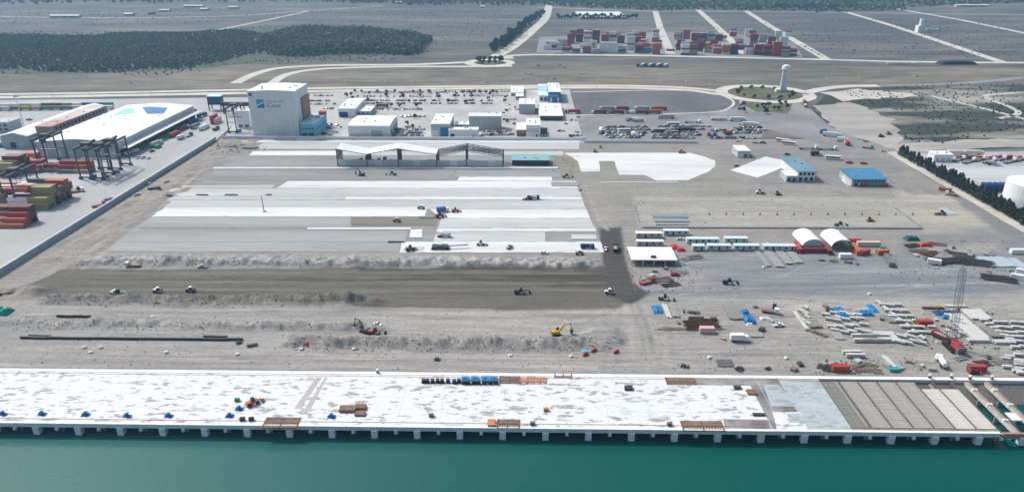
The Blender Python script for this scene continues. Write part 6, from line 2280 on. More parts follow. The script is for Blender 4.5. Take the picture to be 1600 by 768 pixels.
# ------------------------------------------------------------------ parked cars
CC = ['white'] * 7 + ['silver'] * 4 + ['grey'] * 3 + ['black'] * 3 + ['red'] * 2 + ['blue']
g = random.Random(31)


def car_row(xa, xb, y_, n_, deg, where, group, miss=.12, kinds=('tinycar',)):
    for i in range(n_):
        if g.random() < miss:
            continue
        c = g.choice(CC)
        x_ = xa + (xb - xa) * (i + .5) / n_
        kd = g.choice(kinds)
        put(kd, c, x_, y_ + g.uniform(-.25, .25), deg + g.uniform(-4, 4) + (180 if g.random() < .3 else 0), f'{c} {"car" if kd == "tinycar" else "pickup"} parked {where}', f'{c} {kd}s {group}', .06)
car_row(560, 700, 144.5, 34, 90, 'in the back row of the car park', 'in the back row')
car_row(700, 800, 143.5, 22, 90, 'in the back row of the car park', 'in the back row')
car_row(556, 690, 151, 26, 90, 'in the second row of the car park', 'in the second row', .25)
car_row(705, 795, 150, 20, 90, 'in the second row of the car park', 'in the second row', .3)
for x_ in (570, 582, 601, 626, 652, 682, 708, 735, 762):
    car_row(x_ - 7, x_ + 8, 157.5, 5, 75, 'in the short rows of the middle of the car park', 'in the short middle rows', .2)
    car_row(x_ - 9, x_ + 7, 162, 5, 78, 'in the short front rows of the car park', 'in the short front rows', .25)
car_row(480, 520, 150, 12, 85, 'behind the light blue annex', 'behind the annex', .3)
car_row(482, 515, 158, 10, 80, 'behind the light blue annex', 'behind the annex', .35)
car_row(484, 524, 163, 12, 85, 'behind the light blue annex', 'behind the annex', .15)
car_row(498, 530, 196, 6, 60, 'right of the light blue annex', 'right of the annex', .2)
car_row(505, 525, 170, 5, 70, 'right of the light blue annex', 'right of the annex', .2)
car_row(583, 660, 171, 18, 90, 'in the row behind the depot stores', 'behind the depot stores', .2)
car_row(598, 670, 182.5, 13, 60, 'in the lane between the depot stores', 'between the depot stores', .35)
car_row(614, 664, 203, 11, 70, 'in the crowded corner right of the broad store', 'in the crowded corner', .1)
car_row(616, 664, 208, 11, 70, 'in the crowded corner right of the broad store', 'in the crowded corner', .1)
car_row(618, 662, 212, 9, 75, 'in the crowded corner right of the broad store', 'in the crowded corner', .2)
car_row(754, 792, 206, 8, 60, 'before the grey arched store', 'before the arched store', .1)
car_row(752, 796, 211, 9, 60, 'before the grey arched store', 'before the arched store', .1)
car_row(786, 806, 187, 4, 20, 'beside the arched store', 'beside the arched store', .1)
car_row(895, 908, 212, 4, 70, 'on the pale apron right of the dark store', 'on the pale apron', 0)
car_row(872, 882, 205, 2, 30, 'on the pale apron right of the dark store', 'on the pale apron', 0)
put('truck', ('yellow', 'flat'), 554, 216.5, 180, 'yellow truck before the broad white roofed store', None, .06)
for i, (x_, y_, c) in enumerate(((612, 212, 'green'), (614, 206, 'maroon'), (640, 199, 'maroon'))):
    put('truck', (c, 'flat'), x_, y_, 30, ['green flatbed among the cars of the crowded corner', 'maroon flatbed beside the green one in the crowded corner', 'maroon flatbed behind the cars of the crowded corner'][i], None, .06)
put('semi', ('white', 'brown'), 598, 168, 180, 'brown lorry at the edge of the car park', None, .06)
# crowded vehicle yard in front of the oval lot
ywh = 'in the crowded vehicle yard behind the low grey wall'
car_row(945, 1010, 199, 14, 20, ywh, 'in the vehicle yard', .1, ('tinycar', 'pickup'))
car_row(1030, 1110, 198, 16, 15, ywh, 'in the vehicle yard', .1, ('tinycar', 'pickup'))
car_row(940, 1010, 208, 14, 60, ywh, 'in the vehicle yard', .1, ('tinycar', 'pickup'))
car_row(1018, 1090, 207, 14, 30, ywh, 'in the vehicle yard', .1, ('tinycar', 'pickup'))
car_row(950, 1000, 215, 10, 50, ywh, 'in the vehicle yard', .1, ('tinycar', 'pickup'))
car_row(1020, 1085, 216, 13, 20, ywh, 'in the vehicle yard', .15, ('tinycar', 'pickup'))
car_row(1110, 1180, 216, 14, 50, 'in the eastern corner of the vehicle yard', 'in the eastern corner', .1, ('tinycar', 'pickup'))
car_row(1130, 1190, 208, 12, 40, 'in the eastern corner of the vehicle yard', 'in the eastern corner', .1, ('tinycar', 'pickup'))
car_row(1150, 1195, 200, 9, 30, 'in the eastern corner of the vehicle yard', 'in the eastern corner', .1, ('tinycar', 'pickup'))
car_row(948, 1015, 203.5, 13, 10, ywh, 'in the vehicle yard', .1, ('pickup',))
car_row(1025, 1100, 202.5, 14, 15, ywh, 'in the vehicle yard', .1, ('pickup',))
car_row(945, 1005, 212, 12, 35, ywh, 'in the vehicle yard', .1, ('pickup',))
car_row(1020, 1095, 211.5, 14, 25, ywh, 'in the vehicle yard', .1, ('pickup',))
car_row(1110, 1190, 204, 13, 30, 'in the eastern corner of the vehicle yard', 'in the eastern corner', .1, ('pickup',))
for (k, key, x_, y_, dg, lb) in (('bus', 'white', 1052, 196, 0, 'white bus in the middle of the vehicle yard'), ('bus', 'white', 975, 206, 5, 'white bus at the left of the vehicle yard'), ('bus', 'silver', 1030, 206, 0, 'silver bus below the white bus of the vehicle yard'),
                                 ('semi', ('white', 'white'), 938, 207, 80, 'white box lorry at the left end of the vehicle yard'), ('semi', ('white', 'white'), 1150, 189, 0, 'long white lorry at the top right of the vehicle yard'), ('semi', ('white', 'white'), 1170, 197, -8, 'white lorry below the top right lorry of the yard'),
                                 ('truck', ('white', 'tank'), 1118, 188, 0, 'white tank truck left of its twin in the yard'), ('truck', ('white', 'tank'), 1129, 188, 0, 'white tank truck right of its twin in the yard'), ('truck', ('orange', 'box'), 1107, 211, 80, 'orange box truck in the yard corner'),
                                 ('truck', ('blue', 'box'), 1116, 212, 80, 'blue box truck in the yard corner'), ('truck', ('red', 'box'), 1137, 210, 60, 'bright red box truck in the yard corner'), ('semi', ('white', 'flat'), 1080, 192, 0, 'empty flat trailer lorry in the vehicle yard'),
                                 ('truck', ('white', 'box'), 989, 212, 90, 'white tall box truck in the vehicle yard'), ('semi', ('black', 'black'), 1070, 206, 0, 'black lorry in the vehicle yard'), ('truck', ('white', 'mixer'), 985, 189, 10, 'white mixer truck under the lorry queue'),
                                 ('truck', ('silver', 'mixer'), 998, 190, 10, 'silver mixer truck under the lorry queue'), ('truck', ('blue', 'box'), 1287, 208, 30, 'blue box truck on the approach road'), ('semi', ('white', 'white'), 1297, 213, -20, 'white lorry on the approach road beside the blue truck'),
                                 ('truck', ('red', 'box'), 1323, 226, 80, 'red box truck on the approach road'), ('truck', ('white', 'box'), 1316, 221, -20, 'white box truck just left of the red truck'), ('bus', 'white', 1223, 222, -30, 'white bus on the approach road near the white pad'),
                                 ('bus', 'white', 1232, 226, -30, 'second white bus following on the approach road'), ('pickup', 'silver', 1180, 224, -10, 'silver pickup left of the parked line by the office'), ('pickup', 'black', 1192, 224, -10, 'black pickup in the line by the office'),
                                 ('semi', ('white', 'flat'), 1290, 234, 0, 'long pale flat lorry beyond the blue roofed hall'), ('semi', ('white', 'flat'), 1260, 233, 0, 'pale flat lorry above the white pad'), ('bus', 'white', 1301, 249, -15, 'white bus right of the blue roofed hall'),
                                 ('truck', ('black', 'box'), 1275, 243, 0, 'black box truck behind the blue roofed hall'), ('car', 'black', 1230, 242, 0, 'black car above the white pad'), ('car', 'grey', 1151, 260, 20, 'dark car left of the white pad'),
                                 ('dozer', 'black', 1376, 214, 10, 'dark bulldozer on the sand beyond the approach road'), ('dozer', 'olive', 1388, 210, 10, 'olive bulldozer beside the dark bulldozer'), ('pickup', 'red', 1327, 255, 0, 'red pickup left of the orange one on the approach'),
                                 ('pickup', 'orange', 1349, 256, 0, 'orange brown pickup on the approach above the blue canteen'), ('car', 'white', 1381, 237, -25, 'white car at the end of the sandy verge'), ('truck', ('green', 'flat'), 1356, 232, -30, 'green flatbed by the approach road bend')):
    put(k, key, x_, y_, dg, lb, None, .08)

# ------------------------------------------------------------------ light poles
for x_, y_ in ((540, 140), (602, 140), (645, 139.5), (694, 139), (742, 138.5), (790, 138.5), (840, 138), (885, 138), (932, 137.5), (978, 138), (1030, 139), (1070, 140.5), (1107, 143), (1158, 141), (1290, 136), (1340, 134.5), (455, 143), (290, 146), (235, 147), (140, 149), (82, 150), (30, 151), (375, 144)):
    put('pole', (10.0, 2), x_, y_, 90, 'pale double armed light pole along the boulevard', 'light poles along the boulevard')
for x_, y_ in ((928, 178), (983, 178), (1092, 168), (1107, 186), (1135, 186), (1164, 178), (1178, 176), (1048, 186)):
    put('pole', (11.0, 1), x_, y_, 0, 'pale light pole around the oval lot', 'light poles around the oval lot')
for x_, y_ in ((1372, 118), (1560, 99), (1004, 120), (1075, 123), (1300, 118), (756, 132)):
    put('pole', (12.0, 1), x_, y_, 0, 'lone light pole on the open ground beyond the boulevard', 'light poles beyond the boulevard')
p = G(413, 331)
t_ = thing('leaning_mast', 'single thin dark post on the white concrete strips', 'post', tuple(p))
MB().tube((0, 0, 0), (-.5, 0, 10.5), .3, .2, 6).build('pole', M_steel, t_)
MB().box(-.9, .9, -.9, .9, 0, .7).build('base', M_kerb, t_)

# ------------------------------------------------------------------ machines on the site
S = .14
for (k, key, x_, y_, dg, lb) in (
        ('excavator', ('yellow', 1.05), 869, 523, 14, 'yellow excavator reaching right beside the spoil heaps'),
        ('excavator', ('grey', .9), 570, 518, 150, 'dark excavator digging in the pit at the middle of the earthworks'),
        ('grader', 'orange', 588, 521, 0, 'orange grader beside the dark excavator in the pit'),
        ('pickup', 'white', 589, 508, -20, 'white pickup above the orange grader in the pit'),
        ('roller', 'yellow', 180, 460, 0, 'long pale grader working on the dark fill at the left'),
        ('grader', 'white', 186, 460, 0, 'white road grader on the dark fill beside the roller'),
        ('roller', 'white', 247, 456, 0, 'white roller on the dark fill left of the middle'),
        ('roller', 'grey', 298, 455, 0, 'small grey roller on the dark fill'),
        ('grader', 'black', 815, 458, 5, 'dark grader on the dark fill towards the haul road'),
        ('roller', 'white', 952, 458, 0, 'white roller at the end of the dark fill'),
        ('truck', ('white', 'flat'), 208, 416, 180, 'white flat truck below the rough bank at the left'),
        ('pickup', 'silver', 316, 418, 180, 'silver pickup below the rough bank'),
        ('truck', ('black', 'dump'), 962, 390, 80, 'black tipper truck driving up the wet haul road'),
        ('pickup', 'white', 946, 390, 80, 'white pickup at the edge of the wet haul road'),
        ('truck', ('navy', 'tank'), 918, 388, 0, 'navy water truck at the right end of the white slab'),
        ('roller', 'tan', 905, 397, 10, 'tan roller at the edge of the rough bank'),
        ('car', 'white', 850, 396, 0, 'white car on the rough bank below the white slab'),
        ('loader', 'white', 752, 383, 0, 'white loader standing on the front white slab'),
        ('roller', 'silver', 796, 388, 60, 'silver roller on the front white slab'),
        ('truck', ('silver', 'mixer'), 694, 370, 0, 'silver mixer truck beside the concrete paver'),
        ('truck', ('black', 'mixer'), 834, 311, 0, 'dark mixer truck on the upper white strip'),
        ('loader', 'black', 825, 312, 180, 'small dark loader left of the mixer on the upper white strip'),
        ('truck', ('blue', 'box'), 692, 331, 20, 'blue box truck by the paving crew'),
        ('roller', 'teal', 658, 326, 0, 'teal machine on the white strip left of the blue truck'),
        ('loader', 'orange', 712, 331, 10, 'orange loader right of the blue truck'),
        ('roller', 'orange', 620, 346, 0, 'orange roller on the dark lane'),
        ('grader', 'silver', 612, 273, 180, 'long white grader on the grey strip below the steel shed'),
        ('excavator', ('grey', .7), 565, 274, 170, 'dark excavator on the grey strip below the steel shed'),
        ('grader', 'tan', 886, 277, 0, 'tan grader near the corner of the white strips'),
        ('loader', 'orange', 1065, 239, 0, 'red brown loader at the edge of the big white pad'),
        ('dozer', 'tan', 930, 238, 0, 'tan bulldozer behind the big white pad'),
        ('pickup', 'teal', 938, 230, 90, 'teal pickup behind the big white pad'),
        ('pickup', 'white', 905, 296, 80, 'white pickup by the edge of the upper strips'),
        ('dozer', 'yellow', 1359, 345, 0, 'yellow bulldozer on the pale sand pad'),
        ('grader', 'grey', 1313, 353, 0, 'dark grader at the front edge of the sand pad'),
        ('loader', 'orange', 1470, 335, 180, 'orange loader beside the bluish sheets near the boundary'),
        ('truck', ('orange', 'dump'), 1476, 298, 150, 'orange tipper parked along the sandy verge'),
        ('truck', ('white', 'flat'), 1486, 305, 150, 'white flatbed behind the orange tipper on the verge'),
        ('dozer', 'tan', 1215, 304, 10, 'tan bulldozer above the pale sand pad'),
        ('loader', 'white', 1187, 302, 0, 'white loader left of the tan bulldozer'),
        ('grader', 'black', 1140, 443, 0, 'dark grader alone on the compacted road'),
        ('grader', 'tan', 1040, 468, -10, 'tan and dark grader above the blue tarpaulin bundle'),
        ('loader', 'orange', 397, 631, 40, 'orange loader on the white deck beside the dark truck'),
        ('truck', ('white', 'box'), 1155, 532, 0, 'white box truck in front of the blue sheeted pallets'),
        ('pickup', 'white', 1216, 509, 10, 'white pickup in the middle of the material yard'),
        ('truck', ('white', 'flat'), 1203, 488, -15, 'white flatbed near the top of the material yard'),
        ('car', 'white', 1063, 374, 0, 'white car between the rear cabins'),
        ('car', 'black', 1140, 374, 0, 'black car left of its pair behind the cabins'),
        ('car', 'navy', 1150, 374, 0, 'navy car right of its pair behind the cabins'),
        ('pickup', 'white', 1160, 375, 0, 'white pickup at the end of the car line behind the cabins'),
        ('pickup', 'white', 1197, 383, 0, 'white pickup behind the longest cabin'),
        ('pickup', 'white', 230, 288, 30, 'white pickup left of its pair on the track by the wall'),
        ('pickup', 'beige', 262, 285, 40, 'beige pickup on the track by the wall'),
        ('truck', ('maroon', 'dump'), 242, 297, 20, 'maroon tipper on the spoil by the wall'),
        ('pickup', 'white', 214, 305, 60, 'white pickup below the spoil by the wall'),
        ('car', 'black', 265, 307, 10, 'black car at the corner of the white strips'),
        ('pickup', 'black', 1210, 480, 70, 'black pickup behind the white flatbed in the yard'),
        ('truck', ('red', 'flat'), 1452, 518, -60, 'red cabbed flatbed left of the white plank bundles'),
        ('truck', ('maroon', 'dump'), 1472, 530, -60, 'maroon tipper behind the red cabbed flatbed'),
        ('dozer', 'red', 1520, 582, 0, 'red machine under a sheet near the right end of the quay'),
        ('crawler', (), 1489, 544, 90, 'red crawler crane with a tall dark lattice boom'),
        ('truck', ('white', 'tank'), 1470, 568, 80, 'white tank truck left of the red sheeted container'),
        ('pickup', 'silver', 1005, 440, 0, 'silver pickup in the scrap corner below the pavilion'),
        ('truck', ('red', 'flat'), 1012, 442, 30, 'red flatbed in the scrap corner below the pavilion'),
        ('pickup', 'red', 1055, 430, 0, 'red pickup right of the scrap corner below the pavilion')):
    put(k, key if isinstance(key, tuple) else (key,), x_, y_, dg, lb, None, DZ if y_ > 600 else .16, None if k in ('crawler',) else .9)

# ------------------------------------------------------------------ stored materials
M_tarp = mat('blue_tarpaulin', (.015, .17, .42), .45, .2, .6, bump=.05)
M_tarpc = mat('cyan_tarpaulin', (.12, .42, .60), .5, .15, .6)
M_tarpr = mat('red_tarpaulin', (.46, .03, .03), .5, .2, .6)
M_tarpg = mat('green_tarpaulin', (.01, .09, .08), .6, .2, .6)
M_beamw = mat('precast_beam_concrete', (.53, .545, .535), .8, .06, .6)
M_bluesheet = mat('pale_blue_sheet', (.38, .47, .53), .6, .1, .4)
M_wood = MATS['timber']


def heap(name, label, cat, px_, py_, L, Wd, H, m_, seed, z=.05, rz=0.0):
    """sheeted heap: uneven draped skin"""
    g_ = random.Random(seed)
    nx, ny = 9, 7
    V, F = [], []
    for j in range(ny):
        for i in range(nx):
            u, v = i / (nx - 1) * 2 - 1, j / (ny - 1) * 2 - 1
            e_ = min(1, 3.2 * (1 - abs(u))) * min(1, 3.0 * (1 - abs(v)))
            V.append((u * L / 2 * (1 + g_.uniform(-.05, .05)), v * Wd / 2 * (1 + g_.uniform(-.05, .05)), max(0, e_ * H * g_.uniform(.65, 1.1))))
    for j in range(ny - 1):
        for i in range(nx - 1):
            q = j * nx + i
            F.append((q, q + 1, q + nx + 1, q + nx))
    p_ = G(px_, py_, z)
    return tag(MB().add(V, F).build(name, m_, None, (p_.x, p_.y, z), rz), label, cat)


def rebar_pile(label, px_, py_, L, Wd, H, n_, m_, seed, rz=0.0, nm='rebar_pile', cat='steel bars', rr=.09, jit=.25):
    g_ = random.Random(seed)
    k_ = MB()
    p_ = G(px_, py_)
    t_ = thing(nm, label, cat, (p_.x, p_.y, .03), rz)
    nb = max(1, n_ // 6)
    for b_ in range(6):
        k_ = MB()
        for i in range(nb):
            x_, y_ = g_.uniform(-.12, .12) * L, g_.uniform(-.5, .5) * Wd
            z_ = g_.uniform(rr, H * (1 - abs(y_ / Wd) * 1.2) + rr)
            l_ = L * g_.uniform(.35, .5)
            a_ = g_.gauss(0, jit) * .25
            k_.bar((x_ - l_ * math.cos(a_), y_ - l_ * math.sin(a_), z_), (x_ + l_ * math.cos(a_), y_ + l_ * math.sin(a_), z_ + g_.uniform(-.05, .05)), rr * 2)
        k_.build('bar_bundle', MIXB[b_ % 2] if (m_ is DK and b_ % 3 == 2) else m_, t_)
    return t_


def make_pbeam(L, kind):
    t_ = thing('precast_beam', '', 'concrete beam')
    k_ = MB()
    k_.extr([(-.75, .12), (.75, .12), (.75, .4), (.3, .55), (.3, .95), (.6, 1.1), (.6, 1.3), (-.6, 1.3), (-.6, 1.1), (-.3, .95), (-.3, .55), (-.75, .4)] if kind == 'i' else [(-.62, .12), (.62, .12), (.62, .9), (-.62, .9)], -L / 2, L / 2)
    k_.build('beam', M_beamw, t_)
    for s_ in (-.36, .36):
        MB().box(-.6, .6, s_ * L - .15, s_ * L + .15, -.45, .12).build('bearer', M_wood, t_)
    return t_


def beam_field(pts, L, kind, deg, where, group):
    for (x_, y_) in pts:
        p_ = G(x_, y_)
        spawn(make_pbeam, (L, kind), (p_.x, p_.y, .47), R(deg + ((x_ * 7 + y_ * 3) % 5) - 2), 'white precast concrete beam ' + where, 'concrete beam', group)


g = random.Random(77)
# short white beams lying across the yard
pts = []
for r_ in range(6):
    for c_ in range(3 if r_ < 3 else 4):
        pts.append((1378 + c_ * 13 + r_ * 9 + g.uniform(-2, 2), 478 + r_ * 8.5 + g.uniform(-1, 1)))
beam_field(pts, 3.2, 'b', 82, 'in the slanting rows left of the red cabbed flatbed', 'short beams in slanting rows')
pts = [(1290 + (i % 5) * 12 + (i // 5) * 5 + g.uniform(-3, 3), 492 + (i // 5) * 9 + g.uniform(-2, 2)) for i in range(20)]
beam_field(pts, 3.4, 'b', 70, 'scattered below the blue sheeted bundles', 'scattered beams below the bundles')
pts = [(1556 + (i % 4) * 13 + (i // 4) * 6 + g.uniform(-2, 2), 506 + (i // 4) * 7.5 + g.uniform(-1, 1)) for i in range(24)]
beam_field(pts, 3.2, 'b', 84, 'in the rows right of the white plank bundles', 'short beams right of the bundles')
beam_field([(1537 + i * 8, 502 + i * 6) for i in range(6)], 3.2, 'b', 84, 'in the line beside the brown plank bay', 'line of beams by the brown bay')
beam_field([(1345 + i * 14, 527) for i in range(3)] + [(1348 + i * 14, 534) for i in range(3)], 8, 'i', 90, 'in the long row at the front of the material yard', 'long beams at the front of the yard')
beam_field([(1405, 536), (1416, 537), (1428, 535), (1438, 537), (1408, 527), (1420, 527)], 4, 'b', 60, 'thrown down right of the long front beams', 'beams right of the long row')
beam_field([(1330, 553), (1336, 558)], 7.5, 'i', 90, 'of the pair behind the red sheeted container', 'pair of beams by the red container')
beam_field([(1576 + g.uniform(-14, 20), 556 + i * 3.2) for i in range(10)], 3.4, 'b', 80, 'lying loose at the far right of the yard', 'loose beams at the far right')
g = random.Random(99)
beam_field([(1372 + i * 11.5 + g.uniform(-2, 2), 474 + i * 9.2) for i in range(7)], 2.8, 'b', 20, 'in the slanting line at the right edge of the slanting rows', 'slanting line of beams')
beam_field([(1490 + g.uniform(-16, 14), 500 + i * 3.2) for i in range(10)], 2.4, 'b', 50, 'in the heap left of the white plank bundle', 'heaped beams left of the bundle')
beam_field([(1255 + g.uniform(-6, 8), 482 + i * 5) for i in range(6)], 2.6, 'b', 30, 'in the small group left of the tall brown stack', 'small group of beams by the brown stack')
# bundles of long white planks
def plank_bundle(label, l, r_, base, back, n_, m_, H=.9, along='y'):
    A, B = G(l, base), G(r_, base)
    y1_ = G((l + r_) / 2, back).y
    t_ = thing('plank_bundle', label, 'concrete planks', (A.x, A.y, .03))
    X_, Y_ = B.x - A.x, y1_ - A.y
    for s_ in (.15, .5, .85):
        MB().box(0, X_, Y_ * s_ - .2, Y_ * s_ + .2, 0, .2).build('bearer', M_wood, t_)
    if along == 'y':
        me = MB().box(.05, X_ / n_ - .05, 0, Y_, .2, H).mesh('plank', m_)
    else:
        me = MB().box(0, X_, .05, Y_ / n_ - .05, .2, H).mesh('plank', m_)
    g_ = random.Random(int(l * 3 + base))
    for i in range(n_):
        o_ = link_child('plank', me, t_)
        o_.location = (X_ * i / n_, g_.uniform(-.3, .3), g_.uniform(-.06, .06)) if along == 'y' else (g_.uniform(-.4, .4), Y_ * i / n_, g_.uniform(-.06, .06))
    return t_
plank_bundle('large bundle of white planks right of the crawler crane', 1518, 1546, 530, 492, 7, M_beamw)
plank_bundle('white planks bundle behind the large bundle', 1518, 1550, 500, 485, 6, M_beamw)
plank_bundle('brown grey plank bay between white beam rows', 1550, 1574, 528, 512, 6, M_plankb)
plank_bundle('long white plank row along the front of the crane yard', 1515, 1548, 535, 531, 2, M_beamw, 1.2, 'x')
plank_bundle('second white plank row right of the front row', 1554, 1586, 538, 534, 2, M_beamw, 1.2, 'x')
plank_bundle('pale plank stack in front of the slanting beam rows', 1376, 1408, 535, 520, 6, M_beamw, .9, 'x')
for i, (l, r_, base, back, lb) in enumerate(((1197, 1204, 417, 394, 'leftmost of the four grey plank stacks below the cabins'), (1212, 1226, 418, 394, 'second from left of the four grey plank stacks below the cabins'),
                                             (1227, 1240, 413, 394, 'third from left of the four grey plank stacks below the cabins'), (1242, 1255, 412, 395, 'rightmost of the four grey plank stacks below the cabins'))):
    plank_bundle(lb, l, r_, base, back, 3, mat('grey_plank', (.30, .30, .30), .85, .12, .6), .8)
plank_bundle('brown plank stack left of the blue sheeted pallets', 1140, 1162, 500, 476, 5, M_plankb, .8)
plank_bundle('dark plank stack right of the first blue bundle', 1051, 1062, 496, 474, 3, MATS['grey_plank'], .8)
plank_bundle('pale plank stack between dark planks and blue bundle', 1042, 1050, 497, 476, 2, M_beamw, .6)
plank_bundle('low dark plank pieces in front of the blue sheeted pallets', 1172, 1193, 527, 522, 2, MATS['grey_plank'], .5, 'x')
plank_bundle('grey rails of the small rail bundle near the quay', 1122, 1147, 573, 562, 4, mat('grey_steel', (.12, .12, .125), .6, .1), .35, 'x')
plank_bundle('grey slab pair lying in the yard front', 1306, 1322, 531, 518, 2, MATS['grey_plank'], .5)
plank_bundle('grey brown planks right of the blue bundles', 1390, 1405, 505, 494, 4, M_plankb, .8)
plank_bundle('pale planks left of the tall brown stack', 1258, 1264, 515, 488, 2, M_beamw, .7)
plank_bundle('tall brown plank stack at the left of the precast rows', 1266, 1285, 513, 500, 4, M_plankb, 1.0)
plank_bundle('white and dark plank pair near the quay with a teal end', 1394, 1402, 577, 558, 2, M_beamw, .9)
plank_bundle('dark grey planks beside the white pair near the quay', 1403, 1412, 578, 556, 2, MATS['grey_plank'], .9)
tag(MB().box(-1.8, 1.8, -.9, .9, 0, 1.2).box(-1.9, 1.9, -1, 1, 1.2, 1.35).build('tool_chest', cpaint('teal'), None, tuple(G(1396, 579))), 'teal tool chest at the end of the white plank pair', 'chest')
plank_bundle('pale blue sheet stack at the right edge by the rebar heaps', 1545, 1590, 417, 402, 8, M_bluesheet, .5)
plank_bundle('narrow pale blue sheet stack at the very right edge', 1594, 1610, 419, 404, 3, M_bluesheet, .5)
plank_bundle('pale blue sheets lying beside the orange loader', 1480, 1494, 335, 325, 3, M_bluesheet, .3)
plank_bundle('grey blue sheet rows at the left of the sand pad', 1020, 1075, 340, 335, 3, mat('slate_sheet', (.24, .29, .30), .7, .1), .5, 'x')
plank_bundle('grey blue sheet rows in the front of the sand pad corner', 1024, 1078, 347, 342, 3, MATS['slate_sheet'], .5, 'x')
plank_bundle('grey blue sheet row nearest the sand pad kerb', 1026, 1076, 352, 349, 2, MATS['slate_sheet'], .5, 'x')
plank_bundle('long dark beam above the navy sheet', 1443, 1476, 483, 481, 1, M_rebar, .9, 'x')
plank_bundle('pale beam right of the long dark beam', 1478, 1510, 480, 477, 2, M_beamw, .7, 'x')
plank_bundle('white formwork boards on the front slab beside the paver', 630, 660, 392, 386, 4, M_beamw, .5, 'x')
plank_bundle('white form panels at the notch of the slab', 893, 932, 374, 367, 3, M_beamw, .4, 'x')
plank_bundle('grey timber near the corner of the upper strips', 862, 905, 291, 285, 3, MATS['grey_plank'], .5, 'x')
# tarpaulins
for (x_, y_, L, Wd, H, m_, lb) in ((1027, 484, 4.6, 7.5, 1.2, M_tarp, 'bright blue tarpaulin bundle right of the haul road'), (1170, 500, 5, 7.5, 1.8, M_tarp, 'blue tarpaulin over pallets in the material yard'), (1164, 488, 3, 4, 1.4, M_tarp, 'small blue tarpaulin behind the larger one'),
                                   (1312, 487, 4.6, 9, 1.2, M_tarp, 'long blue tarpaulin strip left of its neighbour in the yard'), (1352, 490, 7, 5, 1.3, M_tarp, 'wide blue tarpaulin with dark edge in the yard'), (1363, 482, 3, 8, 1.0, M_tarp, 'thin blue tarpaulin strip behind the wide one'),
                                   (1480, 489, 12, 4.5, .8, paint('navy_sheet', (.02, .06, .13), .6), 'navy sheet spread behind the crane yard'), (1478, 496, 4, 3, 1.2, M_tarp, 'small blue sheet below the navy sheet'),
                                   (1054, 387, 5, 6, 1.6, M_tarpr, 'red tarpaulin right of the white pavilion'), (1064, 391, 5, 3.4, 1.3, M_tarpr, 'red tarpaulin heap by the short cabin'),
                                   (1424, 374, 8, 5, 2.0, M_tarpg, 'dark green sheeted heap in the eastern scrap yard'), (1446, 384, 7, 3.6, 2.0, M_tarpr, 'red sheeted heap right of the dark green one'), (1005, 443, 4, 3, 1.2, M_tarpr, 'red sheet in the scrap corner'),
                                   (3, 489, 8, 6, 2.6, paint('teal_sheet_cover', (.01, .27, .24), .5), 'teal green sheeted heap at the left edge'), (917, 549, 4, 2, .5, M_tarpc, 'cyan sheet between the red barriers'),
                                   (1380, 388, 3.4, 2.4, 1.2, paint('green_cover', (.02, .25, .15), .5), 'green sheet right of the open tent'), (1170, 505, 3, 5, .8, M_beamw, 'white sacks beside the blue tarpaulin'), (1196, 498, 5, 3, 1.0, M_beamw, 'white sacks right of the blue tarpaulin')):
    heap('tarpaulin' if 'sack' not in lb else 'sack_heap', lb, 'tarpaulin' if 'sack' not in lb else 'sacks', x_, y_, L, Wd, H, m_, int(x_))
# red sheeted containers, barriers, site containers
for (x_, y_, L, lb, c, dg, n_) in ((1312, 579, 6.06, 'bright red container near the quay left of the beams', 'red', 0, 1), (1525, 579, 6.06, 'bright red container near the right end of the quay', 'red', 0, 1), (1104, 519, 6.06, 'pale pink container in front of the rusty heap', 'pink', 0, 1),
                                   (1272, 394, 12.19, 'maroon container along the front of the left tent', 'maroon', 0, 1), (1246, 389, 12.19, 'red container along the left side of the left tent', 'red', 78, 1), (1291, 391, 12.19, 'maroon container between the two tents', 'maroon', 86, 1),
                                   (1336, 392, 12.19, 'orange red container along the right side of the open tent', 'orange', 84, 1), (1334, 380, 6.06, 'red container behind the open tent side', 'red', 0, 1), (1350, 397, 6.06, 'red container before the green sheet', 'red', 30, 1),
                                   (1378, 397, 6.06, 'orange container beyond the open tent', 'orange', 10, 1), (1388, 410, 12.19, 'grey blue container lying beside the tent yard', 'grey', 78, 1), (1320, 403, 6.06, 'white box lying before the open tent', 'white', 0, 1),
                                   (1459, 412, 6.06, 'white box standing before the rebar heaps', 'white', -25, 1), (1590, 436, 6.06, 'white box at the right edge below the rebar', 'white', -30, 1), (1598, 428, 6.06, 'white box behind the one at the right edge', 'white', -30, 1),
                                   (1443, 508, 6.06, 'red container left of the crane yard', 'red', 0, 1), (1356, 384, 12.19, 'pale box behind the tents on the right', 'beige', 0, 1), (1596, 396, 12.19, 'white box at the right edge above the blue sheets', 'white', 0, 1)):
    p_ = G(x_, y_)
    spawn(make_container, (c, L, True), (p_.x, p_.y, .1), R(dg), lb, 'container')
for (x_, y_, lb) in ((928, 549, 'red barrier right of the cyan sheet'), (915, 555, 'red barrier below the cyan sheet'), (963, 551, 'red barrier at the foot of the haul road')):
    p_ = G(x_, y_)
    t_ = thing('barrier', lb, 'barrier', (p_.x, p_.y, .05), R(40))
    MB().box(-1.4, 1.4, -.35, .35, 0, .4, ty=.1).build('foot', M_red, t_)
    MB().box(-1.4, 1.4, -.2, .2, .4, 1.3, ty=.06).build('panel', M_red, t_)
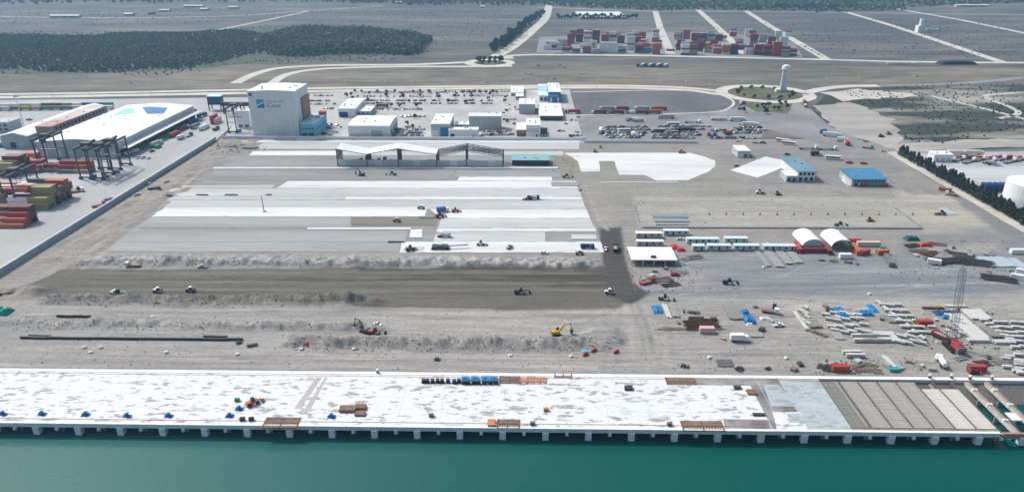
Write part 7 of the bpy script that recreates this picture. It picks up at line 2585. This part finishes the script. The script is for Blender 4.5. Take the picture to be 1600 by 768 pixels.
# rusty and dark steel
DK = mat('dark_rebar', (.060, .056, .055), .8, .3)
MIXB = [mat('grey_bar', (.16, .155, .15), .8, .2), M_rebar]
RB = M_rebar
for (x_, y_, L, Wd, H, n_, m_, dg, lb) in ((1095, 508, 14, 9, 1.3, 110, mat('dark_rust', (.085, .055, .038), .9, .2), 8, 'dark rusty heap of steel behind the pink container'), (1080, 488, 3, 8, .8, 40, DK, 80, 'dark bar bundle behind the rusty heap'),
                                           (1088, 499, 7, 4, .9, 50, MATS['dark_rust'], 0, 'smaller rusty heap left of the main one'), (1078, 514, 26, .8, .3, 24, M_brown, 2, 'long thin bars lying in front of the rusty heap'),
                                           (1480, 408, 20, 8, 1.4, 150, DK, 10, 'big black heap of bars before the lattice boom'), (1525, 411, 15, 8, 1.6, 130, DK, -15, 'black heap of bars left of the pale blue sheets'), (1455, 398, 10, 8, 1.3, 90, M_rebar, 15, 'rust brown heap at the left of the black bars'),
                                           (1500, 398, 12, 6, .9, 80, MATS['grey_steel'], -25, 'grey bars slanting above the black heaps'), (1560, 436, 14, 7, 1.4, 130, DK, -20, 'black heap of bars at the right edge below the sheets'), (1425, 384, 8, 5, 1.0, 60, DK, 20, 'dark bars below the green sheeted heap'),
                                           (1465, 382, 8, 5, .9, 60, M_brown, -20, 'brown bars right of the red sheeted heap'), (1435, 392, 10, 4, .7, 50, M_brown, 10, 'brown bars left of the rust heap'), (1276, 520, 3, 9, .8, 50, M_brown, 50, 'brown ladder bars at the left of the precast rows'),
                                           (1480, 522, 4, 9, 1.2, 70, mat('pale_steel', (.35, .38, .40), .6, .2), 60, 'pale pipes left of the white plank bundle'), (1030, 437, 12, 6, .9, 70, M_brown, 10, 'brown scrap bars below the pavilion'), (1048, 445, 9, 4, .6, 50, DK, 15, 'dark scrap bars right of the pavilion scrap'),
                                           (1062, 425, 8, 4, .7, 40, M_plank, -20, 'pale timber scrap right of the pavilion'), (1085, 402, 8, 5, .8, 50, M_brown, 15, 'brown timber heap below the short cabin'), (1075, 404, 7, 4, .6, 40, M_plank, 30, 'pale timber heap left of the brown timber'),
                                           (1302, 408, 4, 3, .6, 30, M_brown, 20, 'small brown scrap before the left tent'), (1330, 411, 3, 7, .6, 40, DK, 60, 'dark bars before the open tent'), (1284, 407, 3, 1.5, .5, 14, DK, 0, 'tiny dark scrap before the tents'),
                                           (1348, 574, 9, 5, .8, 60, M_brown, 15, 'brown scrap right of the red quay container'), (1290, 574, 5, 6, .9, 40, DK, 60, 'dark scrap left of the red quay container'), (1365, 579, 6, 3, .5, 30, M_brown, -10, 'loose brown bars near the quay'),
                                           (1155, 577, 3.4, 3, 1.0, 26, DK, 40, 'dark scrap right of the small rail bundle'), (1199, 576, 2.4, 2, .9, 18, DK, 30, 'small dark scrap in the quay yard'), (1068, 572, 3, 4, .8, 22, DK, 60, 'dark bars near the quay left of the rails'),
                                           (1500, 560, 5, 3, .9, 30, MATS['pale_steel'], 20, 'pale scrap beside the crawler crane'), (1535, 568, 6, 4, .8, 40, DK, 10, 'dark scrap right of the red sheeted machine'), (1568, 566, 9, 5, .6, 50, M_plank, 10, 'pale scrap at the far right of the yard'),
                                           (10, 460, 7, 4, 1.2, 60, DK, 30, 'dark scrap beside the wall above the teal heap'), (667, 340, 9, 3, .6, 40, M_plank, 0, 'pale form timber by the paving crew'), (480, 540, 2.4, 3.4, 1.6, 24, M_red, 70, 'red drilling rig parts on the lower soil'),
                                           (486, 538, 1.6, 3, 1.4, 18, DK, 80, 'dark rig parts behind the red drilling parts'), (395, 540, 4, 2.4, .8, 26, DK, 20, 'dark bars at the end of the long black pipe'), (374, 536, 2.4, 3, .7, 20, DK, 50, 'dark bars left of the bars by the pipe end'),
                                           (684, 562, 2, 3, 1.3, 18, DK, 80, 'dark upright scrap on the lower soil in the middle'), (390, 232, 14, 5, 1.0, 70, M_brown, 10, 'brown scrap heap below the tall white block'), (360, 230, 10, 6, .9, 50, M_brown, 20, 'brown scrap at the corner of the site wall')):
    rebar_pile(lb, x_, y_, L, Wd, H, n_, m_, int(x_ * 13 + y_), R(dg))
g = random.Random(5)
for i, (x_, y_) in enumerate(((1290, 480), (1296, 486), (1308, 497), (1340, 500), (1348, 505), (1378, 500), (1462, 500), (1470, 508), (1180, 480), (1190, 516), (1205, 502), (1130, 530), (1060, 505), (1115, 500), (1440, 572), (1455, 578), (1240, 578), (1250, 570), (1340, 566), (1385, 572), (1420, 566), (1545, 560), (1580, 545), (1590, 552), (1478, 392), (1490, 388), (1515, 400), (1540, 398), (1545, 425), (1580, 425), (1430, 400), (1022, 424), (1040, 420), (1050, 440), (1018, 432))):
    p_ = G(x_, y_)
    t_ = thing('crate', 'small timber crate among the stored materials of the east yard', 'crate', (p_.x, p_.y, .04), g.uniform(0, 3), 'crates in the east yard')
    s_ = g.uniform(.8, 1.4)
    MB().box(-s_, s_, -s_ * .7, s_ * .7, .15, s_ * .9).build('box', [M_brown, M_steel, M_wallg, M_plank][i % 4], t_)
    MB().box(-s_ * 1.05, s_ * 1.05, -s_ * .75, s_ * .75, 0, .15).build('pallet', M_wood, t_)
# concrete paver and crew props on the slabs
t_ = thing('concrete_paver', 'grey concrete paver laying the front white slab', 'paver', tuple(G(688, 388, .25)))
MB().box(-4.5, 4.5, -2.0, 2.0, .9, 1.9, tx=.2).build('frame', M_steel, t_)
MB().box(-1.5, 1.5, -1.2, 1.2, 1.9, 2.9, tx=.2).build('engine_house', M_wallg, t_)
MB().bar((4, 0, 1.6), (15, 1.5, 1.8), .7).build('conveyor', M_wallg, t_)
for s_ in (-4, 4):
    for q in (-1.7, 1.7):
        MB().box(s_ - .7, s_ + .7, q - .3, q + .3, 0, .9).build('track', M_tyre, t_)
for (x_, y_, c, lb) in ((642, 397, 'grey', 'grey form pump on the slab corner'), (688, 345, 'maroon', 'maroon concrete pump by the paving crew')):
    put('loader', c, x_, y_ - 6, 20, lb, None, .24)
# dark bars on the strips
for (x_, y_, L, lb) in ((316, 305, 8, 'black bar bundle at the left of the upper strips'), (362, 305, 8, 'black bar bundle right of the first on the upper strips'), (420, 305, 3.5, 'short black bundle behind the thin post'), (620, 378.5, 9, 'black beam at the corner of the front slab')):
    rebar_pile(lb, x_, y_, L, 1.2, .7, 30, DK, int(x_), 0)
# pipes on the lower soil
def pipe_run(label, xa, xb, y_, r_, n_, m_):
    A, B = G(xa, y_), G(xb, y_)
    t_ = thing('pipe_run', label, 'pipe', (A.x, A.y, .12))
    L = B.x - A.x
    me = MB().tube((.08, 0, r_), (L / n_ - .08, 0, r_), r_, r_, 10).mesh('pipe', m_)
    for i in range(n_):
        o_ = link_child('pipe', me, t_)
        o_.location = (L * i / n_, random.Random(i).uniform(-.15, .15), 0)
M_pipe = paint('black_pipe', (.022, .026, .028), .5)
pipe_run('long black pipe run across the lower soil at the left', 32, 382, 528.5, .55, 16, M_pipe)
pipe_run('short black pipe run above the long one', 89, 142, 495, .6, 4, M_pipe)
pipe_run('second black pipe laid behind the left end of the long run', 45, 80, 525.5, .5, 2, M_pipe)
pipe_run('second black pipe laid behind the right end of the long run', 318, 356, 527, .5, 2, M_pipe)
# fences: low block kerbs around the sand pad and lamp stubs along it
for i in range(13):
    p_ = G(1108 + i * 26.5, 335.5)
    t_ = thing('marker_post', 'dark marker post in the line along the sand pad', 'post', (p_.x, p_.y, .03), 0, 'marker posts on the sand pad')
    MB().box(-.5, .5, -.5, .5, 0, .5, tx=.1, ty=.1).build('base', M_steel, t_)
    MB().bar((0, 0, .5), (0, 0, 1.9), .25).build('pole', M_steel, t_)
# concrete stubs along the quay back
for (x_, y_, lb) in ((590, 582, 'white topped post on the rear quay beam left of the fenders'), (1452, 590, 'white topped post on the rear beam above the planks'), (1486, 590, 'second white topped post on the rear beam above the planks'), (1515, 592, 'third white topped post on the rear beam above the planks'), (1549, 592, 'pink post at the right end of the rear beam')):
    p_ = G(x_, y_, .6)
    t_ = thing('beam_post', lb, 'post', (p_.x, p_.y, .2))
    MB().box(-.4, .4, -.4, .4, 0, 1.5).build('post', M_rebar if 'pink' not in lb else M_orange, t_)
    MB().tube((0, 0, 1.5), (0, 0, 2.1), .6, .5, 8).build('cap', M_white, t_)
# ------------------------------------------------------------------ compound beyond the casuarinas
bld('compound_hall', 'white hall with grey glazed end beyond the casuarina row', 1458, 1487, 253, 242, 237, M_wallw, M_roofw, 'shed', .4, wrow('f', 3, .5, 3, m=M_wallg, nm='door') + wrow('r', 3, 1, 3))
for i, (x_, lb) in enumerate(((1492, 'white box trailer left of its pair along the compound edge'), (1518, 'white box trailer right of its pair along the compound edge'))):
    put('semi', ('white', 'white'), x_, 242, 0, lb, None, .08)
for i in range(7):
    c = ['red', 'maroon', 'orange', 'pink', 'red', 'maroon', 'yellow'][i]
    put('semi', ('white', 'flat'), 1496 + i * 16, 251 + (i % 2) * 3, 30, 'flat lorry in the row below the white compound trailers', 'flat lorries in the compound', .08)
    p_ = G(1500 + i * 15, 248)
    spawn(make_container, (c, 6.06, False), (p_.x, p_.y, .1), R(25), f'{c} container in the row behind the compound lorries', 'container', f'{c} containers in the compound row')
put('truck', ('white', 'mixer'), 1552, 258, -20, 'white mixer truck in the middle of the compound', None, .08)
for i in range(7):
    p_ = G(1538 + i * 9, 298)
    for t2 in range(2):
        spawn(make_container, ('navy', 6.06, False), (p_.x, p_.y, .1 + t2 * CH), R(90), 'navy container in the row beside the white tank', 'container', 'navy containers by the white tank')
p_ = G(1608, 338)
t_ = thing('storage_tank', 'huge white storage tank at the right edge', 'tank', (p_.x + 4, p_.y + 8, 0))
MB().tube((0, 0, 0), (0, 0, 19), 15, 15, 40).build('shell', M_roofw, t_)
MB().tube((0, 0, 19), (0, 0, 22), 15, 4, 40).build('roof', M_roofw, t_)
for q in (5, 10, 15):
    MB().tube((0, 0, q), (0, 0, q + .15), 15.06, 15.06, 40, cap=True).build('wall_ring', M_wallw, t_)

# small white bulk bags and boxes dotted over the soil
for (x_, y_, lb) in ((797, 556, 'white bulk bag in the middle of the lower soil'), (892, 557, 'white bulk bag left of the red barriers'), (132, 543, 'white bulk bag at the left of a loose group on the lower soil'), (158, 543, 'white bulk bag at the right of a loose group on the lower soil'),
                     (142, 551, 'white bulk bag nearest the quay in the loose group'), (260, 551, 'white bulk bag alone on the lower soil'), (371, 554, 'white bulk bag near the end of the black pipe'), (1108, 559, 'white bulk bag on the yard left of the rail bundle'),
                     (1228, 560, 'white bulk bag on the yard right of the rail bundle'), (471, 546, 'white bulk bag left of the red drilling parts'), (553, 546, 'white bulk bag right of the red drilling parts'), (238, 496, 'pale bulk bag above the long black pipe'),
                     (1358, 460, 'pale bulk bag on the gravel above the blue bundles'), (1193, 418, 'white bulk bag at the front of the long plank stacks')):
    p_ = G(x_, y_)
    t_ = thing('bulk_bag', lb, 'bulk bag', (p_.x, p_.y, .05), .3)
    MB().box(-.6, .6, -.55, .55, 0, .7, tx=-.06, ty=-.06).build('bag', M_wallw, t_)
    MB().box(-.55, .55, -.5, .5, .7, .9, tx=.25, ty=.2).build('closed_top', M_wallw, t_)
for (x_, y_, c, lb) in ((371, 626, 'green', 'small dark green generator on the white deck'), (853, 641, 'yellow', 'small yellow compressor on the white deck'), (674, 650, 'grey', 'small grey generator on the white deck left of the formwork bay'), (832, 663, 'grey', 'small grey box at the quay edge right of the formwork bay'), (1046, 664, 'brown', 'small brown box at the quay edge before the last formwork bay'),
                        (379, 656, 'black', 'dark compressor left of its twin at the quay edge'), (393, 656, 'black', 'dark compressor right of its twin at the quay edge')):
    p_ = G(x_, y_, DZ)
    t_ = thing('generator', lb, 'generator', (p_.x, p_.y, DZ), .2)
    MB().box(-.9, .9, -.5, .5, .25, 1.25, tx=.08, ty=.05).build('housing', cpaint(c), t_)
    MB().box(-.7, -.3, -.52, -.48, .5, 1.0).build('grille', M_steel, t_)
    wheels(t_, (-.5, .5), .45, .22, .15)

# loose stones, clods and scraps strewn over the earthworks
def rubble(name, label, areas, seed):
    g_ = random.Random(seed)
    k_ = MB()
    for (xa, xb, ya, yb, n_, smax, mw) in areas:
        for i in range(n_):
            p_ = G(g_.uniform(xa, xb), g_.uniform(ya, yb))
            s_ = g_.uniform(.2, smax)
            gz = ground_z(p_.x, p_.y) - .12
            a_ = g_.uniform(0, 3.1)
            ca_, sa_ = math.cos(a_) * s_, math.sin(a_) * s_
            w_ = g_.uniform(.4, .9)
            h_ = s_ * g_.uniform(.5, 1.0)
            v_ = [(p_.x + ca_, p_.y + sa_, gz), (p_.x - sa_ * w_, p_.y + ca_ * w_, gz), (p_.x - ca_, p_.y - sa_, gz), (p_.x + sa_ * w_, p_.y - ca_ * w_, gz)]
            tx_ = [(p_.x + (q[0] - p_.x) * .6 + g_.uniform(-.1, .1), p_.y + (q[1] - p_.y) * .6, gz + .12 + h_ * g_.uniform(.8, 1.1)) for q in v_]
            k_.add(v_ + tx_, [(0, 1, 5, 4), (1, 2, 6, 5), (2, 3, 7, 6), (3, 0, 4, 7), (4, 5, 6, 7)], g_.choices([0, 1, 2], mw)[0])
    tag(k_.build(name, [mat('clod_dark', (.13, .124, .112), .95, .2), mat('clod_mid', (.20, .196, .182), .95, .2), mat('clod_pale', (.50, .50, .48), .95, .15)]), label, 'rubble', kind='stuff')
rubble('rubble', 'loose stones and clods strewn over the earthworks and yards', [(-20, 980, 484, 578, 420, .4, (3, 3, 2)), (60, 600, 460, 480, 450, .42, (1.2, 6, .3)), (0, 610, 497, 517, 350, .38, (.6, 6, .6)), (440, 970, 523, 549, 500, .42, (.8, 6, .4)), (110, 942, 409, 418, 350, .42, (1.5, 6, .8)), (1000, 1590, 470, 586, 380, .42, (3, 3, 4)), (990, 1590, 395, 460, 130, .45, (4, 2, 3)),
                                                                              (1400, 1580, 375, 445, 120, .6, (5, 3, 3)), (985, 1100, 405, 455, 150, .6, (4, 3, 3)), (100, 940, 398, 416, 250, .4, (.6, 5, 2)), (940, 1420, 286, 356, 200, .5, (4, 3, 2)), (1440, 1560, 480, 545, 160, .9, (4, 3, 4)),
                                                                              (1270, 1440, 560, 584, 160, .7, (5, 3, 2)), (330, 420, 224, 240, 120, .9, (4, 3, 2)), (860, 905, 244, 270, 60, .8, (3, 3, 2))], 5)

g = random.Random(404)
for i, (x_, y_) in enumerate([(g.uniform(612, 670), g.uniform(196, 214)) for q in range(10)] + [(g.uniform(752, 800), g.uniform(200, 214)) for q in range(6)] + [(g.uniform(786, 808), g.uniform(164, 200)) for q in range(10)] + [(g.uniform(495, 535), g.uniform(172, 212)) for q in range(9)] + [(g.uniform(880, 908), g.uniform(180, 214)) for q in range(8)] + [(g.uniform(1110, 1200), g.uniform(190, 222)) for q in range(12)]):
    p_ = G(x_, y_)
    t_ = thing('store_crate', 'small stored crate or bin among the depot buildings', 'crate', (p_.x, p_.y, .06), g.uniform(0, 3), 'crates among the depot buildings')
    s_ = g.uniform(1.0, 2.2)
    MB().box(-s_, s_, -s_ * .6, s_ * .6, .15, s_ * .8, tx=.1).build('box', cpaint(g.choice(['grey', 'white', 'brown', 'black', 'silver', 'maroon', 'tan'])), t_)
    MB().box(-s_ * 1.04, s_ * 1.04, -s_ * .65, s_ * .65, 0, .15).build('pallet', M_wood, t_)
